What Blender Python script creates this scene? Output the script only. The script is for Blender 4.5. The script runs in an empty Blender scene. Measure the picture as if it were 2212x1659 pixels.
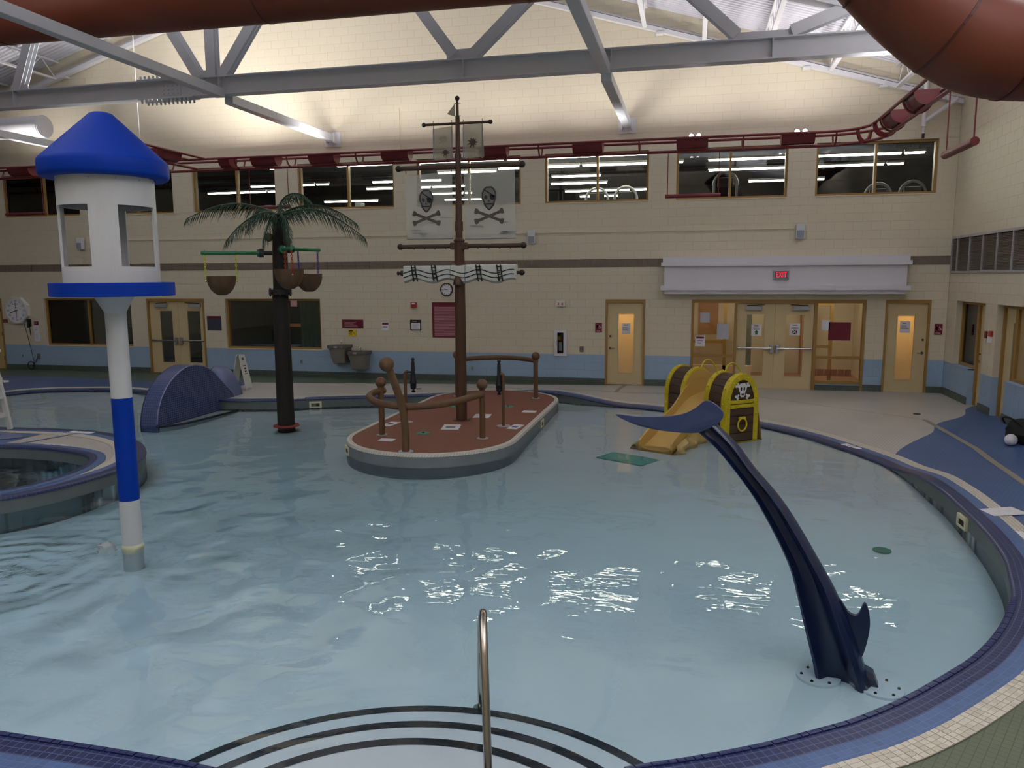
import bpy, math, random
import numpy as np
from mathutils import Vector, Matrix, noise as mnoise

rnd = random.Random(11)
SC = bpy.context.scene
COL = SC.collection
R = math.radians

# ------------------------------------------------------------------ camera
F_PX, YAW, PITCH, ROLL, CAM_H = 1675.7, R(-13.034), R(7.868), R(-0.287), 2.767
cam_data = bpy.data.cameras.new('camera')
cam_data.sensor_fit = 'HORIZONTAL'
cam_data.sensor_width = 36.0
cam_data.lens = F_PX / 2212 * 36.0
cam_data.clip_start, cam_data.clip_end = 0.05, 200
cam = bpy.data.objects.new('camera', cam_data)
COL.objects.link(cam)
_f = Vector((math.sin(YAW) * math.cos(PITCH), math.cos(YAW) * math.cos(PITCH), -math.sin(PITCH)))
_r = Vector((math.cos(YAW), -math.sin(YAW), 0))
_u = _r.cross(_f)
_r2 = _r * math.cos(ROLL) + _u * math.sin(ROLL)
_u2 = -_r * math.sin(ROLL) + _u * math.cos(ROLL)
_m = Matrix((( _r2.x, _u2.x, -_f.x), (_r2.y, _u2.y, -_f.y), (_r2.z, _u2.z, -_f.z))).to_4x4()
_m.translation = Vector((0, 0, CAM_H))
cam.matrix_world = _m
SC.camera = cam

# ------------------------------------------------------------------ world, exposure
world = bpy.data.worlds.new('world')
SC.world = world
world.use_nodes = True
world.node_tree.nodes['Background'].inputs[0].default_value = (0.02, 0.025, 0.035, 1)
world.node_tree.nodes['Background'].inputs[1].default_value = 0.15
SC.view_settings.view_transform = 'Standard'
SC.view_settings.look = 'None'
SC.view_settings.gamma = 1.0
SC.view_settings.use_curve_mapping = False
SC.view_settings.exposure = 0.06
SC.cycles.max_bounces = 6
SC.cycles.diffuse_bounces = 4
SC.cycles.glossy_bounces = 2
SC.cycles.transparent_max_bounces = 10
SC.cycles.transmission_bounces = 3
SC.cycles.use_adaptive_sampling = True
SC.cycles.adaptive_threshold = 0.07
SC.cycles.sample_clamp_indirect = 6.0
SC.cycles.caustics_reflective = False
SC.cycles.caustics_refractive = False

UPLIGHT_POWER = 190.0       # each uplight trough on the pipe truss
STRIP_GLOW = 42.0            # fluorescent strips in the upper room
LOBBY_POWER = 22.0          # warm lobby lamps

# ------------------------------------------------------------------ helpers
def lin(c):
    return tuple((x / 12.92 if x <= 0.04045 else ((x + 0.055) / 1.055) ** 2.4) for x in c)

def hexc(h):
    h = h.lstrip('#')
    return lin(tuple(int(h[i:i + 2], 16) / 255 for i in (0, 2, 4))) + (1,)

MATS = {}

def nodes_of(name):
    m = bpy.data.materials.new(name)
    m.use_nodes = True
    nt = m.node_tree
    return m, nt, nt.nodes['Principled BSDF'], nt.nodes['Material Output']

def mat(name, col, rough=0.5, metal=0.0, var=0.08, scale=6.0, bump=0.0, bscale=40.0, spec=0.5, stretch=(1, 1, 1), coat=0.0):
    """plain paint, plastic, metal: a colour with a little procedural mottling and relief"""
    m, nt, b, out = nodes_of(name)
    c = hexc(col)
    L = nt.links
    tc = nt.nodes.new('ShaderNodeTexCoord')
    mp = nt.nodes.new('ShaderNodeMapping')
    mp.inputs['Scale'].default_value = stretch
    L.new(tc.outputs['Object'], mp.inputs[0])
    n = nt.nodes.new('ShaderNodeTexNoise')
    n.inputs['Scale'].default_value = scale
    n.inputs['Detail'].default_value = 4
    L.new(mp.outputs[0], n.inputs['Vector'])
    mx = nt.nodes.new('ShaderNodeMixRGB')
    mx.inputs[1].default_value = tuple(x * (1 - var) for x in c[:3]) + (1,)
    mx.inputs[2].default_value = tuple(min(1, x * (1 + var)) for x in c[:3]) + (1,)
    L.new(n.outputs['Fac'], mx.inputs[0])
    L.new(mx.outputs[0], b.inputs['Base Color'])
    b.inputs['Roughness'].default_value = rough
    b.inputs['Metallic'].default_value = metal
    b.inputs['Specular IOR Level'].default_value = spec
    if coat:
        b.inputs['Coat Weight'].default_value = coat
        b.inputs['Coat Roughness'].default_value = 0.1
    if bump:
        n2 = nt.nodes.new('ShaderNodeTexNoise')
        n2.inputs['Scale'].default_value = bscale
        n2.inputs['Detail'].default_value = 5
        L.new(mp.outputs[0], n2.inputs['Vector'])
        bp = nt.nodes.new('ShaderNodeBump')
        bp.inputs['Strength'].default_value = bump
        bp.inputs['Distance'].default_value = 0.01
        L.new(n2.outputs['Fac'], bp.inputs['Height'])
        L.new(bp.outputs[0], b.inputs['Normal'])
    MATS[name] = m
    return m

def mosaic(name, col, grout, w, h, axes='xy', rough=0.4, var=0.12, mortar=0.12, offset=0.0, uv=False, swirl=0.0):
    """small square glazed tiles, too small to pick apart"""
    m, nt, b, out = nodes_of(name)
    L = nt.links
    tc = nt.nodes.new('ShaderNodeTexCoord')
    br = nt.nodes.new('ShaderNodeTexBrick')
    if uv:
        L.new(tc.outputs['UV'], br.inputs['Vector'])
    else:
        sep = nt.nodes.new('ShaderNodeSeparateXYZ')
        cmb = nt.nodes.new('ShaderNodeCombineXYZ')
        L.new(tc.outputs['Object'], sep.inputs[0])
        L.new(sep.outputs['XYZ'.index(axes[0].upper())], cmb.inputs[0])
        L.new(sep.outputs['XYZ'.index(axes[1].upper())], cmb.inputs[1])
        L.new(cmb.outputs[0], br.inputs['Vector'])
    c = hexc(col)
    br.inputs['Color1'].default_value = tuple(x * (1 - var) for x in c[:3]) + (1,)
    br.inputs['Color2'].default_value = tuple(min(1, x * (1 + var)) for x in c[:3]) + (1,)
    br.inputs['Mortar'].default_value = hexc(grout)
    br.inputs['Scale'].default_value = 1.0
    br.inputs['Brick Width'].default_value = w
    br.inputs['Row Height'].default_value = h
    br.inputs['Mortar Size'].default_value = mortar * min(w, h) / 2
    br.inputs['Mortar Smooth'].default_value = 0.1
    br.offset = offset
    L.new(br.outputs['Color'], b.inputs['Base Color'])
    b.inputs['Roughness'].default_value = rough
    bp = nt.nodes.new('ShaderNodeBump')
    bp.inputs['Strength'].default_value = 0.35
    bp.inputs['Distance'].default_value = 0.002
    bp.invert = True
    L.new(br.outputs['Fac'], bp.inputs['Height'])
    L.new(bp.outputs[0], b.inputs['Normal'])
    MATS[name] = m
    return m

def glow(name, col, strength):
    m, nt, b, out = nodes_of(name)
    e = nt.nodes.new('ShaderNodeEmission')
    e.inputs[0].default_value = hexc(col)
    e.inputs[1].default_value = strength
    nt.links.new(e.outputs[0], out.inputs[0])
    MATS[name] = m
    return m

def glass(name, tint='ffffff', refl=1.0, rough=0.02, haze=0.0, hazecol='ffffff'):
    """thin sheet: clear with mirror reflection that rises at grazing angles"""
    m, nt, b, out = nodes_of(name)
    L = nt.links
    tr = nt.nodes.new('ShaderNodeBsdfTransparent')
    tr.inputs[0].default_value = hexc(tint)
    body = tr.outputs[0]
    if haze:
        df = nt.nodes.new('ShaderNodeBsdfTranslucent')
        df.inputs[0].default_value = hexc(hazecol)
        d2 = nt.nodes.new('ShaderNodeBsdfDiffuse')
        d2.inputs[0].default_value = hexc(hazecol)
        ms = nt.nodes.new('ShaderNodeMixShader')
        ms.inputs[0].default_value = 0.5
        L.new(df.outputs[0], ms.inputs[1])
        L.new(d2.outputs[0], ms.inputs[2])
        mm = nt.nodes.new('ShaderNodeMixShader')
        mm.inputs[0].default_value = haze
        L.new(tr.outputs[0], mm.inputs[1])
        L.new(ms.outputs[0], mm.inputs[2])
        body = mm.outputs[0]
    gl = nt.nodes.new('ShaderNodeBsdfGlossy')
    gl.inputs['Roughness'].default_value = rough
    fr = nt.nodes.new('ShaderNodeFresnel')
    fr.inputs[0].default_value = 1.5
    mu = nt.nodes.new('ShaderNodeMath')
    mu.operation = 'MULTIPLY'
    mu.inputs[1].default_value = refl
    mu.use_clamp = True
    L.new(fr.outputs[0], mu.inputs[0])
    mx = nt.nodes.new('ShaderNodeMixShader')
    L.new(mu.outputs[0], mx.inputs[0])
    L.new(body, mx.inputs[1])
    L.new(gl.outputs[0], mx.inputs[2])
    L.new(mx.outputs[0], out.inputs[0])
    MATS[name] = m
    return m

def M(n):
    return MATS[n]

class B:
    """collects faces; make() links them as ONE mesh object"""
    def __init__(s):
        s.v, s.f, s.uv = [], [], None
    def add(s, vs, fs):
        o = len(s.v)
        s.v.extend(tuple(v) for v in vs)
        s.f.extend(tuple(i + o for i in f) for f in fs)
        return s
    def box(s, x0, x1, y0, y1, z0, z1):
        vs = [(x0, y0, z0), (x1, y0, z0), (x1, y1, z0), (x0, y1, z0), (x0, y0, z1), (x1, y0, z1), (x1, y1, z1), (x0, y1, z1)]
        return s.add(vs, [(0, 3, 2, 1), (4, 5, 6, 7), (0, 1, 5, 4), (1, 2, 6, 5), (2, 3, 7, 6), (3, 0, 4, 7)])
    def bar(s, p0, p1, w, h, up=(0, 0, 1)):
        """rectangular bar from p0 to p1"""
        p0, p1 = Vector(p0), Vector(p1)
        d = (p1 - p0).normalized()
        u = Vector(up)
        if abs(d.dot(u)) > 0.98:
            u = Vector((0, 1, 0))
        a = d.cross(u).normalized() * (w / 2)
        b = a.cross(d).normalized() * (h / 2)
        vs = [p + sa * a + sb * b for p in (p0, p1) for sa, sb in ((-1, -1), (1, -1), (1, 1), (-1, 1))]
        return s.add(vs, [(0, 1, 2, 3), (7, 6, 5, 4), (0, 4, 5, 1), (1, 5, 6, 2), (2, 6, 7, 3), (3, 7, 4, 0)])
    def tube(s, pts, r, n=10, closed=False, caps=True):
        pts = [Vector(p) for p in pts]
        N = len(pts)
        rs = r if isinstance(r, (list, tuple)) else [r] * N
        t0 = (pts[1] - pts[0]).normalized()
        up = Vector((0, 0, 1)) if abs(t0.z) < 0.9 else Vector((1, 0, 0))
        a = t0.cross(up).normalized()
        vs = []
        for i, p in enumerate(pts):
            if closed:
                t = (pts[(i + 1) % N] - pts[i - 1]).normalized()
            else:
                t = (pts[min(i + 1, N - 1)] - pts[max(i - 1, 0)]).normalized()
            a = (a - t * a.dot(t)).normalized()
            b = t.cross(a)
            for k in range(n):
                an = 2 * math.pi * k / n
                vs.append(p + (a * math.cos(an) + b * math.sin(an)) * rs[i])
        fs = []
        for i in range(N if closed else N - 1):
            j = (i + 1) % N
            for k in range(n):
                l = (k + 1) % n
                fs.append((i * n + k, i * n + l, j * n + l, j * n + k))
        if caps and not closed:
            fs.append(tuple(range(n - 1, -1, -1)))
            fs.append(tuple((N - 1) * n + k for k in range(n)))
        return s.add(vs, fs)
    def lathe(s, prof, c=(0, 0, 0), n=24, axis=2, a0=0.0, a1=2 * math.pi):
        c = Vector(c)
        full = abs(a1 - a0 - 2 * math.pi) < 1e-6
        m = n if full else n + 1
        vs = []
        for r, z in prof:
            for k in range(m):
                an = a0 + (a1 - a0) * k / n
                x, y = r * math.cos(an), r * math.sin(an)
                p = (x, y, z) if axis == 2 else ((z, x, y) if axis == 0 else (y, z, x))
                vs.append(c + Vector(p))
        fs = []
        for i in range(len(prof) - 1):
            for k in range(n):
                l = (k + 1) % m if full else k + 1
                fs.append((i * m + k, i * m + l, (i + 1) * m + l, (i + 1) * m + k))
        return s.add(vs, fs)
    def ball(s, c, r, n=14):
        prof = [(max(1e-4, r * math.sin(math.pi * i / (n // 2))), -r * math.cos(math.pi * i / (n // 2))) for i in range(n // 2 + 1)]
        return s.lathe(prof, c, n)
    def ext(s, poly, vec):
        """extrude a 3-D polygon by vec into a solid"""
        vec = Vector(vec)
        p = [Vector(q) for q in poly]
        n = len(p)
        fs = [tuple(range(n - 1, -1, -1)), tuple(range(n, 2 * n))]
        fs += [(i, (i + 1) % n, n + (i + 1) % n, n + i) for i in range(n)]
        return s.add(p + [q + vec for q in p], fs)
    def loft(s, rings, closed=True, caps=True):
        n = len(rings[0])
        vs = [p for r in rings for p in r]
        fs = []
        for i in range(len(rings) - 1):
            for k in range(n if closed else n - 1):
                l = (k + 1) % n
                fs.append((i * n + k, i * n + l, (i + 1) * n + l, (i + 1) * n + k))
        if caps and closed:
            fs.append(tuple(range(n - 1, -1, -1)))
            fs.append(tuple((len(rings) - 1) * n + k for k in range(n)))
        return s.add(vs, fs)
    def mesh(s, name, off=(0, 0, 0), smooth=False):
        me = bpy.data.meshes.new(name)
        ox, oy, oz = off
        me.from_pydata([(x - ox, y - oy, z - oz) for x, y, z in s.v], [], s.f)
        if s.uv:
            lay = me.uv_layers.new(name='UVMap')
            for lp in me.loops:
                lay.data[lp.index].uv = s.uv[lp.vertex_index]
        if smooth:
            me.polygons.foreach_set('use_smooth', [True] * len(me.polygons))
            try:
                me.set_sharp_from_angle(angle=R(40))
            except Exception:
                pass
        me.update()
        return me
    def make(s, name, material, parent=None, smooth=False, bevel=0.0, local=False):
        off = (0, 0, 0)
        if parent is not None and not local:
            q = parent
            while q.parent is not None:
                q = q.parent
            off = tuple(q.location)
        o = bpy.data.objects.new(name, s.mesh(name, off, smooth))
        o.data.materials.append(MATS[material] if isinstance(material, str) else material)
        COL.objects.link(o)
        if parent is not None:
            o.parent = parent
        if bevel:
            md = o.modifiers.new('bevel', 'BEVEL')
            md.width = bevel
            md.segments = 2
            md.limit_method = 'ANGLE'
        return o

def tag(o, label, cat, group=None):
    o['label'] = label
    o['category'] = cat
    if group:
        o['group'] = group
    return o

def struct(o):
    o['kind'] = 'structure'
    return o

def thing(name, label, cat, loc=(0, 0, 0), rotz=0.0, group=None):
    o = bpy.data.objects.new(name, None)
    o.empty_display_size = 0.1
    o.location = loc
    o.rotation_euler = (0, 0, rotz)
    COL.objects.link(o)
    return tag(o, label, cat, group)

def root(name, loc=(0, 0, 0)):
    o = bpy.data.objects.new(name, None)
    o.empty_display_size = 0.1
    o.location = loc
    COL.objects.link(o)
    return struct(o)

def copy_tree(o, parent=None):
    c = o.copy()
    COL.objects.link(c)
    c.parent = parent
    for ch in list(o.children):
        copy_tree(ch, c)
    return c

def share(src, name, parent, loc):
    """another piece that shares mesh data with src"""
    c = bpy.data.objects.new(name, src.data)
    COL.objects.link(c)
    c.parent = parent
    c.location = loc
    return c

def rect_minus(rects, hole):
    x0, x1, z0, z1 = hole
    out = []
    for a0, a1, b0, b1 in rects:
        if a1 <= x0 + 1e-6 or a0 >= x1 - 1e-6 or b1 <= z0 + 1e-6 or b0 >= z1 - 1e-6:
            out.append((a0, a1, b0, b1))
            continue
        if b0 < z0:
            out.append((a0, a1, b0, z0))
        if b1 > z1:
            out.append((a0, a1, z1, b1))
        c0, c1 = max(b0, z0), min(b1, z1)
        if a0 < x0:
            out.append((a0, x0, c0, c1))
        if a1 > x1:
            out.append((x1, a1, c0, c1))
    return [r for r in out if r[1] - r[0] > 0.004 and r[3] - r[2] > 0.004]

def lettering(name, body, size, material, parent, fn, align='CENTER', xs=1.0):
    """flat print; fn maps the glyph plane (x, y, z) to world"""
    cu = bpy.data.curves.new('glyphs', 'FONT')
    cu.body = body
    cu.size = size
    cu.align_x = align
    cu.align_y = 'CENTER'
    cu.resolution_u = 3
    cu.extrude = 0.0006
    t = bpy.data.objects.new('glyphs', cu)
    me = bpy.data.meshes.new_from_object(t)
    bpy.data.objects.remove(t)
    b = B()
    b.v = [tuple(fn(v.co.x * xs, v.co.y, v.co.z)) for v in me.vertices]
    b.f = [tuple(p.vertices) for p in me.polygons]
    bpy.data.meshes.remove(me)
    return b.make(name, material, parent)

def arc(c, r, a0, a1, n, z=None):
    pts = []
    for i in range(n + 1):
        a = a0 + (a1 - a0) * i / n
        p = (c[0] + r * math.cos(a), c[1] + r * math.sin(a))
        pts.append(p if z is None else p + (z,))
    return pts

def smooth_path(pts, n=8, closed=False):
    """Catmull-Rom through the points"""
    P = [Vector(p) for p in pts]
    out = []
    N = len(P)
    rng = N if closed else N - 1
    for i in range(rng):
        p0 = P[(i - 1) % N] if closed or i > 0 else P[0]
        p1, p2 = P[i], P[(i + 1) % N]
        p3 = P[(i + 2) % N] if closed or i + 2 < N else P[-1]
        for k in range(n):
            t = k / n
            out.append(0.5 * ((2 * p1) + (p2 - p0) * t + (2 * p0 - 5 * p1 + 4 * p2 - p3) * t * t + (3 * p1 - p0 - 3 * p2 + p3) * t ** 3))
    if not closed:
        out.append(P[-1])
    return out

# ------------------------------------------------------------------ materials
mat('cream_paint', 'd9d0ba', 0.62, var=0.03, scale=1.2, bump=0.12, bscale=70)
mat('blue_paint', '98b4cf', 0.55, var=0.03, scale=1.2, bump=0.12, bscale=70)
mat('mortar', 'd0c7b0', 0.8)
mat('split_face', '7d7064', 0.9, var=0.25, scale=14, bump=0.9, bscale=45)
mat('frame_tan', '9c7a3f', 0.4, var=0.04)
mat('door_cream', 'cfbd92', 0.45, var=0.03)
mat('white_paint', 'dcdce4', 0.5, var=0.02)
mat('white_metal', 'd9d9de', 0.4, var=0.03)
mat('deck_steel', 'd8d8e0', 0.45, var=0.06, scale=3)
mat('grey_steel', 'd0d4da', 0.35, var=0.05, spec=0.6)
mat('red_pipe', '6e2026', 0.4, var=0.06)
mat('flume_red', '6c3522', 0.5, var=0.12, scale=2.5, spec=0.4)
mat('flume_joint', '4a1d14', 0.5)
mat('tower_blue', '0536a0', 0.5, var=0.04, spec=0.15)
mat('tower_white', 'c6c9ca', 0.42, var=0.05, scale=2)
mat('palm_trunk', '130f0c', 0.75, var=0.35, scale=9, bump=0.8, bscale=30, stretch=(1, 1, 0.25))
mat('palm_leaf', '173d29', 0.5, var=0.3, scale=5)
mat('arm_green', '17784e', 0.35, var=0.05)
mat('coconut', '55402a', 0.6, var=0.55, scale=7, bump=0.5, bscale=30, stretch=(1, 1, 0.2))
mat('black_metal', '17161a', 0.4, var=0.1)
mat('chain_yellow', 'd6d430', 0.4)
mat('chain_red', 'a8301f', 0.4)
mat('chain_blue', '3a35a8', 0.4)
mat('red_flange', '7d2320', 0.5)
mat('log_wood', '664a30', 0.55, var=0.4, scale=5, bump=0.5, bscale=18, stretch=(6, 6, 0.7))
mat('mast_wood', '4c3220', 0.5, var=0.4, scale=5, bump=0.4, bscale=18, stretch=(6, 6, 0.6))
mat('yard_wood', '463023', 0.5, var=0.35, scale=5, stretch=(0.6, 6, 6))
mat('knob_dark', '2a211f', 0.45, var=0.2)
mat('cannon_black', '101722', 0.35, var=0.1)
mat('rubber_brown', '7c4f3e', 0.75, var=0.12, scale=30, bump=0.3, bscale=150)
mat('island_grey', '6f787c', 0.5, var=0.2, scale=4)
mat('pool_wall', '606a6a', 0.5, var=0.18, scale=3)
mat('plaster', 'e0e8e8', 0.55, var=0.035, scale=1.5)
mat('step_plaster', 'e2e6e8', 0.55, var=0.03, scale=1.5)
mat('stripe_black', '15161c', 0.5, var=0.15)
mat('skimmer_white', 'd9d8b4', 0.5, var=0.05)
mat('skimmer_dark', '2a3320', 0.7)
mat('plate_white', 'd8dade', 0.5, var=0.04)
mat('print_dark', '3b3b40', 0.7)
mat('print_blue', '4a5f9c', 0.7)
mat('nozzle_green', '2f7a63', 0.5)
mat('chest_yellow', 'c4b41f', 0.4, var=0.15, scale=8)
mat('chest_wood', '4a3628', 0.6, var=0.4, scale=5, bump=0.4, bscale=25, stretch=(8, 1, 8))
mat('chest_dark', '16110d', 0.7)
mat('slide_tan', 'b8974f', 0.38, var=0.06, spec=0.6)
mat('sand_rock', 'b39d63', 0.55, var=0.3, scale=6, bump=0.7, bscale=12)
mat('bone_white', 'e4e4e2', 0.6)
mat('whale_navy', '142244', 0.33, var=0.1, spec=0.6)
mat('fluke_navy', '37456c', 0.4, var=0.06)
mat('teal_mat', '35a89e', 0.6, var=0.1)
mat('stainless', 'b8aea2', 0.18, metal=1.0, var=0.03)
mat('chrome', 'c8c8cc', 0.22, metal=1.0, var=0.02)
mat('aluminium', 'bfc0c4', 0.35, metal=0.6, var=0.03)
mat('closer_grey', 'a8abb2', 0.4, metal=0.3)
mat('maroon', '6d1228', 0.5, var=0.05)
mat('fire_red', 'a82226', 0.4)
mat('sign_yellow', 'e0c81c', 0.5)
mat('sign_white', 'e8e8ee', 0.6, var=0.01)
mat('sign_grey', 'b9bcc8', 0.6)
mat('sign_slate', '39404d', 0.5)
mat('print_pale', 'c99aa6', 0.7)
mat('print_grey', '73747c', 0.7)
mat('ink', '1d1c1e', 0.7)
mat('arrow_green', '1d7a44', 0.6)
mat('fountain_grey', '8f8a80', 0.38, metal=0.25, var=0.05)
mat('fountain_rim', '6d6b66', 0.35, metal=0.4)
mat('outlet_grey', '6a665c', 0.5)
mat('louver_grey', '9a9184', 0.45, metal=0.3)
mat('louver_dark', '3e3932', 0.7)
mat('speaker_white', 'd8d9e0', 0.5)
mat('speaker_grille', '8f95a4', 0.6)
mat('black_cloth', '0e0e11', 0.85, bump=0.6, bscale=20)
mat('room_dark', '23242a', 0.8)
mat('room_ceiling', '3a3c44', 0.8)
mat('office_wall', '5e5a50', 0.8)
mat('lobby_wall', 'cfbb9c', 0.7, var=0.04)
mat('lobby_floor', 'a5714d', 0.5, var=0.1)
mat('curtain_green', 'b4c2ac', 0.8, var=0.1)
mat('board_brown', 'a9794a', 0.7)
mat('gym_grey', '8f949c', 0.35, var=0.1)
mat('gym_dark', '1d1e22', 0.4)
mat('rubber_black', '161618', 0.6)
mat('white_plastic', 'd8dbd4', 0.45, var=0.03)
mosaic('base_tile', '54605a', '3a4440', 0.051, 0.051, 'xz', 0.4)
mosaic('base_tile_side', '54605a', '3a4440', 0.051, 0.051, 'yz', 0.4)
mosaic('tile_navy', '202c56', '4f5c82', 0.055, 0.052, uv=True, rough=0.3)
mosaic('tile_blue', '4a6694', '5d7296', 0.055, 0.052, uv=True, rough=0.38)
mosaic('tile_white', 'cfcbbd', '8b877a', 0.055, 0.04, uv=True, rough=0.4, var=0.06)
mosaic('tile_island', 'd4d2c8', '8e8c84', 0.05, 0.05, uv=True, rough=0.4, var=0.06)
mosaic('mound_side', '22305a', '5f6d92', 0.06, 0.045, 'yz', 0.35, mortar=0.3)
mosaic('mound_top', '3c4b76', '66749a', 0.06, 0.05, uv=True, rough=0.35)
mosaic('pen_white', 'cdc9bb', 'a5a194', 0.051, 0.051, 'xy', 0.4, var=0.05)
mosaic('pen_blue', '5d6c92', '7a84a0', 0.051, 0.051, 'xy', 0.4)
glass('window_glass', 'e6ecec', 1.0)
glass('dark_glass', 'd4dada', 1.2)
glass('frosted', 'fff4dc', 0.8, 0.1, haze=0.75, hazecol='f5dfae')
glass('sail_film', 'dfe5e6', 0.5, 0.15, haze=0.36, hazecol='dfe5e6')
glass('sail_top', 'cfcfc8', 0.3, 0.3, haze=0.55, hazecol='aaa99c')
glass('curtain_film', 'cfe0d4', 0.6, 0.2, haze=0.7, hazecol='b9cbbd')
glow('strip_glow', 'fff3dc', STRIP_GLOW)
glow('lamp_glow', 'f2f0ff', 22.0)
glow('exit_glow', 'e8203a', 1.6)
glow('lobby_glow', 'ffd9a0', 5.0)
# ================================================================== setting: walls
D = 19.88            # inner face of the back wall
XR = 5.78            # inner face of the right wall
XL = -24.4
YF = -3.0
C0, CH = 0.16, 0.2025    # first course, course height
RIDGE_X, RIDGE_Z, PITCH_R = -9.3, 11.57, 0.298
WATER = -0.2

def roof_z(x):
    return RIDGE_Z - PITCH_R * abs(x - RIDGE_X)

def cz(k):
    return C0 + CH * k

UPW = [(-20.35, -17.65), (-17.05, -14.5), (-13.85, -11.27), (-10.58, -7.8), (-7.15, -4.35), (-3.72, -1.12), (-0.45, 2.13), (2.76, 5.37)]
UB, UT = cz(22), cz(28)
LOW_T, LOW_B = cz(10), cz(3)
W1 = (-19.2, -16.15)
W2 = (-13.02, -10.06)
D1 = (-15.6, -13.7)
D2 = (-2.143, -1.142)
EN = (0.0, 4.03)
D3 = (4.455, 5.43)
D0 = (-22.3, -20.75)
back_holes = [(a, b, UB, UT) for a, b in UPW] + [(W1[0], W1[1], LOW_B, LOW_T), (W2[0], W2[1], LOW_B, LOW_T)]
back_holes += [(a, b, -0.1, LOW_T) for a, b in (D0, D1, D2, D3)] + [(EN[0], EN[1], -0.1, LOW_T)]

def masonry(wname, u0, u1, ztop, holes, place, cam_dist, limit=300, band=True):
    """painted block wall: a mortar core with openings, then every block proud of it"""
    core = [(u0, u1, 0.0, ztop)]
    for h in holes:
        core = rect_minus(core, h)
    b, low = B(), B()
    for h in ((u0, u1, -1, cz(3)),):
        upper = rect_minus(core, h)
    lower = rect_minus(core, (u0, u1, cz(3), 99))
    for a0, a1, z0, z1, bx in [r + (b,) for r in upper] + [r + (low,) for r in lower]:
        q = [place(u, d, z) for u in (a0, a1) for d in (0.003, 0.25) for z in (z0, z1)]
        bx.add(q, [(0, 1, 5, 4), (2, 6, 7, 3), (0, 4, 6, 2), (1, 3, 7, 5), (0, 2, 3, 1), (4, 5, 7, 6)])
    w = struct(b.make(wname, 'mortar'))
    low.make('wall_base', 'blue_paint', w)
    def plate(r, bb, proud=0.0, g=0.002, rough=False):
        a0, a1, z0, z1 = r
        a0 += g; a1 -= g; z0 += g; z1 -= g
        c = 0.003
        if a1 - a0 < 3 * c or z1 - z0 < 3 * c:
            return
        o = [place(a, 0.004, z) for a, z in ((a0, z0), (a1, z0), (a1, z1), (a0, z1))]
        i = [place(a, -proud, z) for a, z in ((a0 + c, z0 + c), (a1 - c, z0 + c), (a1 - c, z1 - c), (a0 + c, z1 - c))]
        bb.add(o + i, [(4, 5, 6, 7), (0, 1, 5, 4), (1, 2, 6, 5), (2, 3, 7, 6), (3, 0, 4, 7)])
    cells = []
    k = 0
    while cz(k) < ztop:
        z0, z1 = cz(k), cz(k + 1)
        u = u0 - (0.2032 if k % 2 else 0.0)
        while u < u1:
            r0, r1 = max(u, u0), min(u + 0.4064, u1)
            if r1 - r0 > 0.02 and z0 < roof_top(wname, (r0 + r1) / 2) + 0.05:
                rs = [(r0, r1, z0, z1)]
                for h in holes:
                    rs = rect_minus(rs, h)
                for r in rs:
                    cells.append((k, r))
            u += 0.4064
        k += 1
    cells.sort(key=lambda c: cam_dist((c[1][0] + c[1][1]) / 2, (c[1][2] + c[1][3]) / 2))
    rest = {'cream_paint': B(), 'blue_paint': B()}
    n = 0
    for k, r in cells:
        if band and k == 14:
            bb = B()
            plate(r, bb, 0.012)
            if bb.f:
                bb.make('split_face_block', 'split_face', w)
            continue
        m = 'blue_paint' if k < 3 else 'cream_paint'
        if n < limit and r[1] - r[0] > 0.3 and r[3] - r[2] > 0.15:
            bb = B()
            plate(r, bb)
            bb.make('block', m, w)
            n += 1
        else:
            plate(r, rest[m])
    for m, bb in rest.items():
        if bb.f:
            o = bb.make('blockwork', m, w)
            o['kind'] = 'stuff'
    return w

def roof_top(wname, u):
    return roof_z(u) if wname == 'wall_back' else roof_z(XR)

wall_back = masonry('wall_back', XL, XR, 11.7, back_holes, lambda u, d, z: (u, D + d, z),
                    lambda u, z: math.hypot(u, D) + 0.3 * abs(z - 2.0))
# right wall: two deep door-and-window openings
RA = (17.48, 19.25)          # along Y
RB = (14.2, 16.86)
RA_SPLIT, RB_SPLIT = 18.22, 16.2
right_holes = [(RA[0], RA[1], LOW_B, LOW_T), (RA[0], RA_SPLIT, -0.1, LOW_B + 0.01),
               (RB[0], RB[1], LOW_B, LOW_T), (RB_SPLIT, RB[1], -0.1, LOW_B + 0.01), (13.9, 19.86, 2.80, 3.62)]
wall_right = masonry('wall_right', YF, D, 8.2, right_holes, lambda u, d, z: (XR + d, u, z),
                     lambda u, z: abs(u - 17.5) + 0.3 * abs(z - 2.0), limit=120, band=False)
struct(B().box(XL - 0.25, XL, YF, D + 0.25, 0, 8.2).make('wall_left', 'cream_paint'))
struct(B().box(XL, XR + 0.25, YF - 0.25, YF, 0, 11.7).make('wall_front', 'cream_paint'))

# cove base of small green tiles
bb = B()
edges = [(XL, D0[0]), (D0[1], D1[0]), (D1[1], D2[0]), (D2[1], EN[0]), (4.03, D3[0]), (D3[1], XR)]
base = root('baseboard_back', (0, D, 0))
for a, b_ in edges:
    B().box(a, b_, D - 0.02, D + 0.01, 0, 0.155).make('cove_tile_run', 'base_tile', base)
base = root('baseboard_right', (XR, 17, 0))
for a, b_ in ((RA_SPLIT, D), (RB[1], RA[0]), (YF, RB_SPLIT)):
    B().box(XR - 0.02, XR + 0.01, a, b_, 0, 0.155).make('cove_tile_run', 'base_tile_side', base)
for y in (RB[1], RA[0]):
    pass

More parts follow.
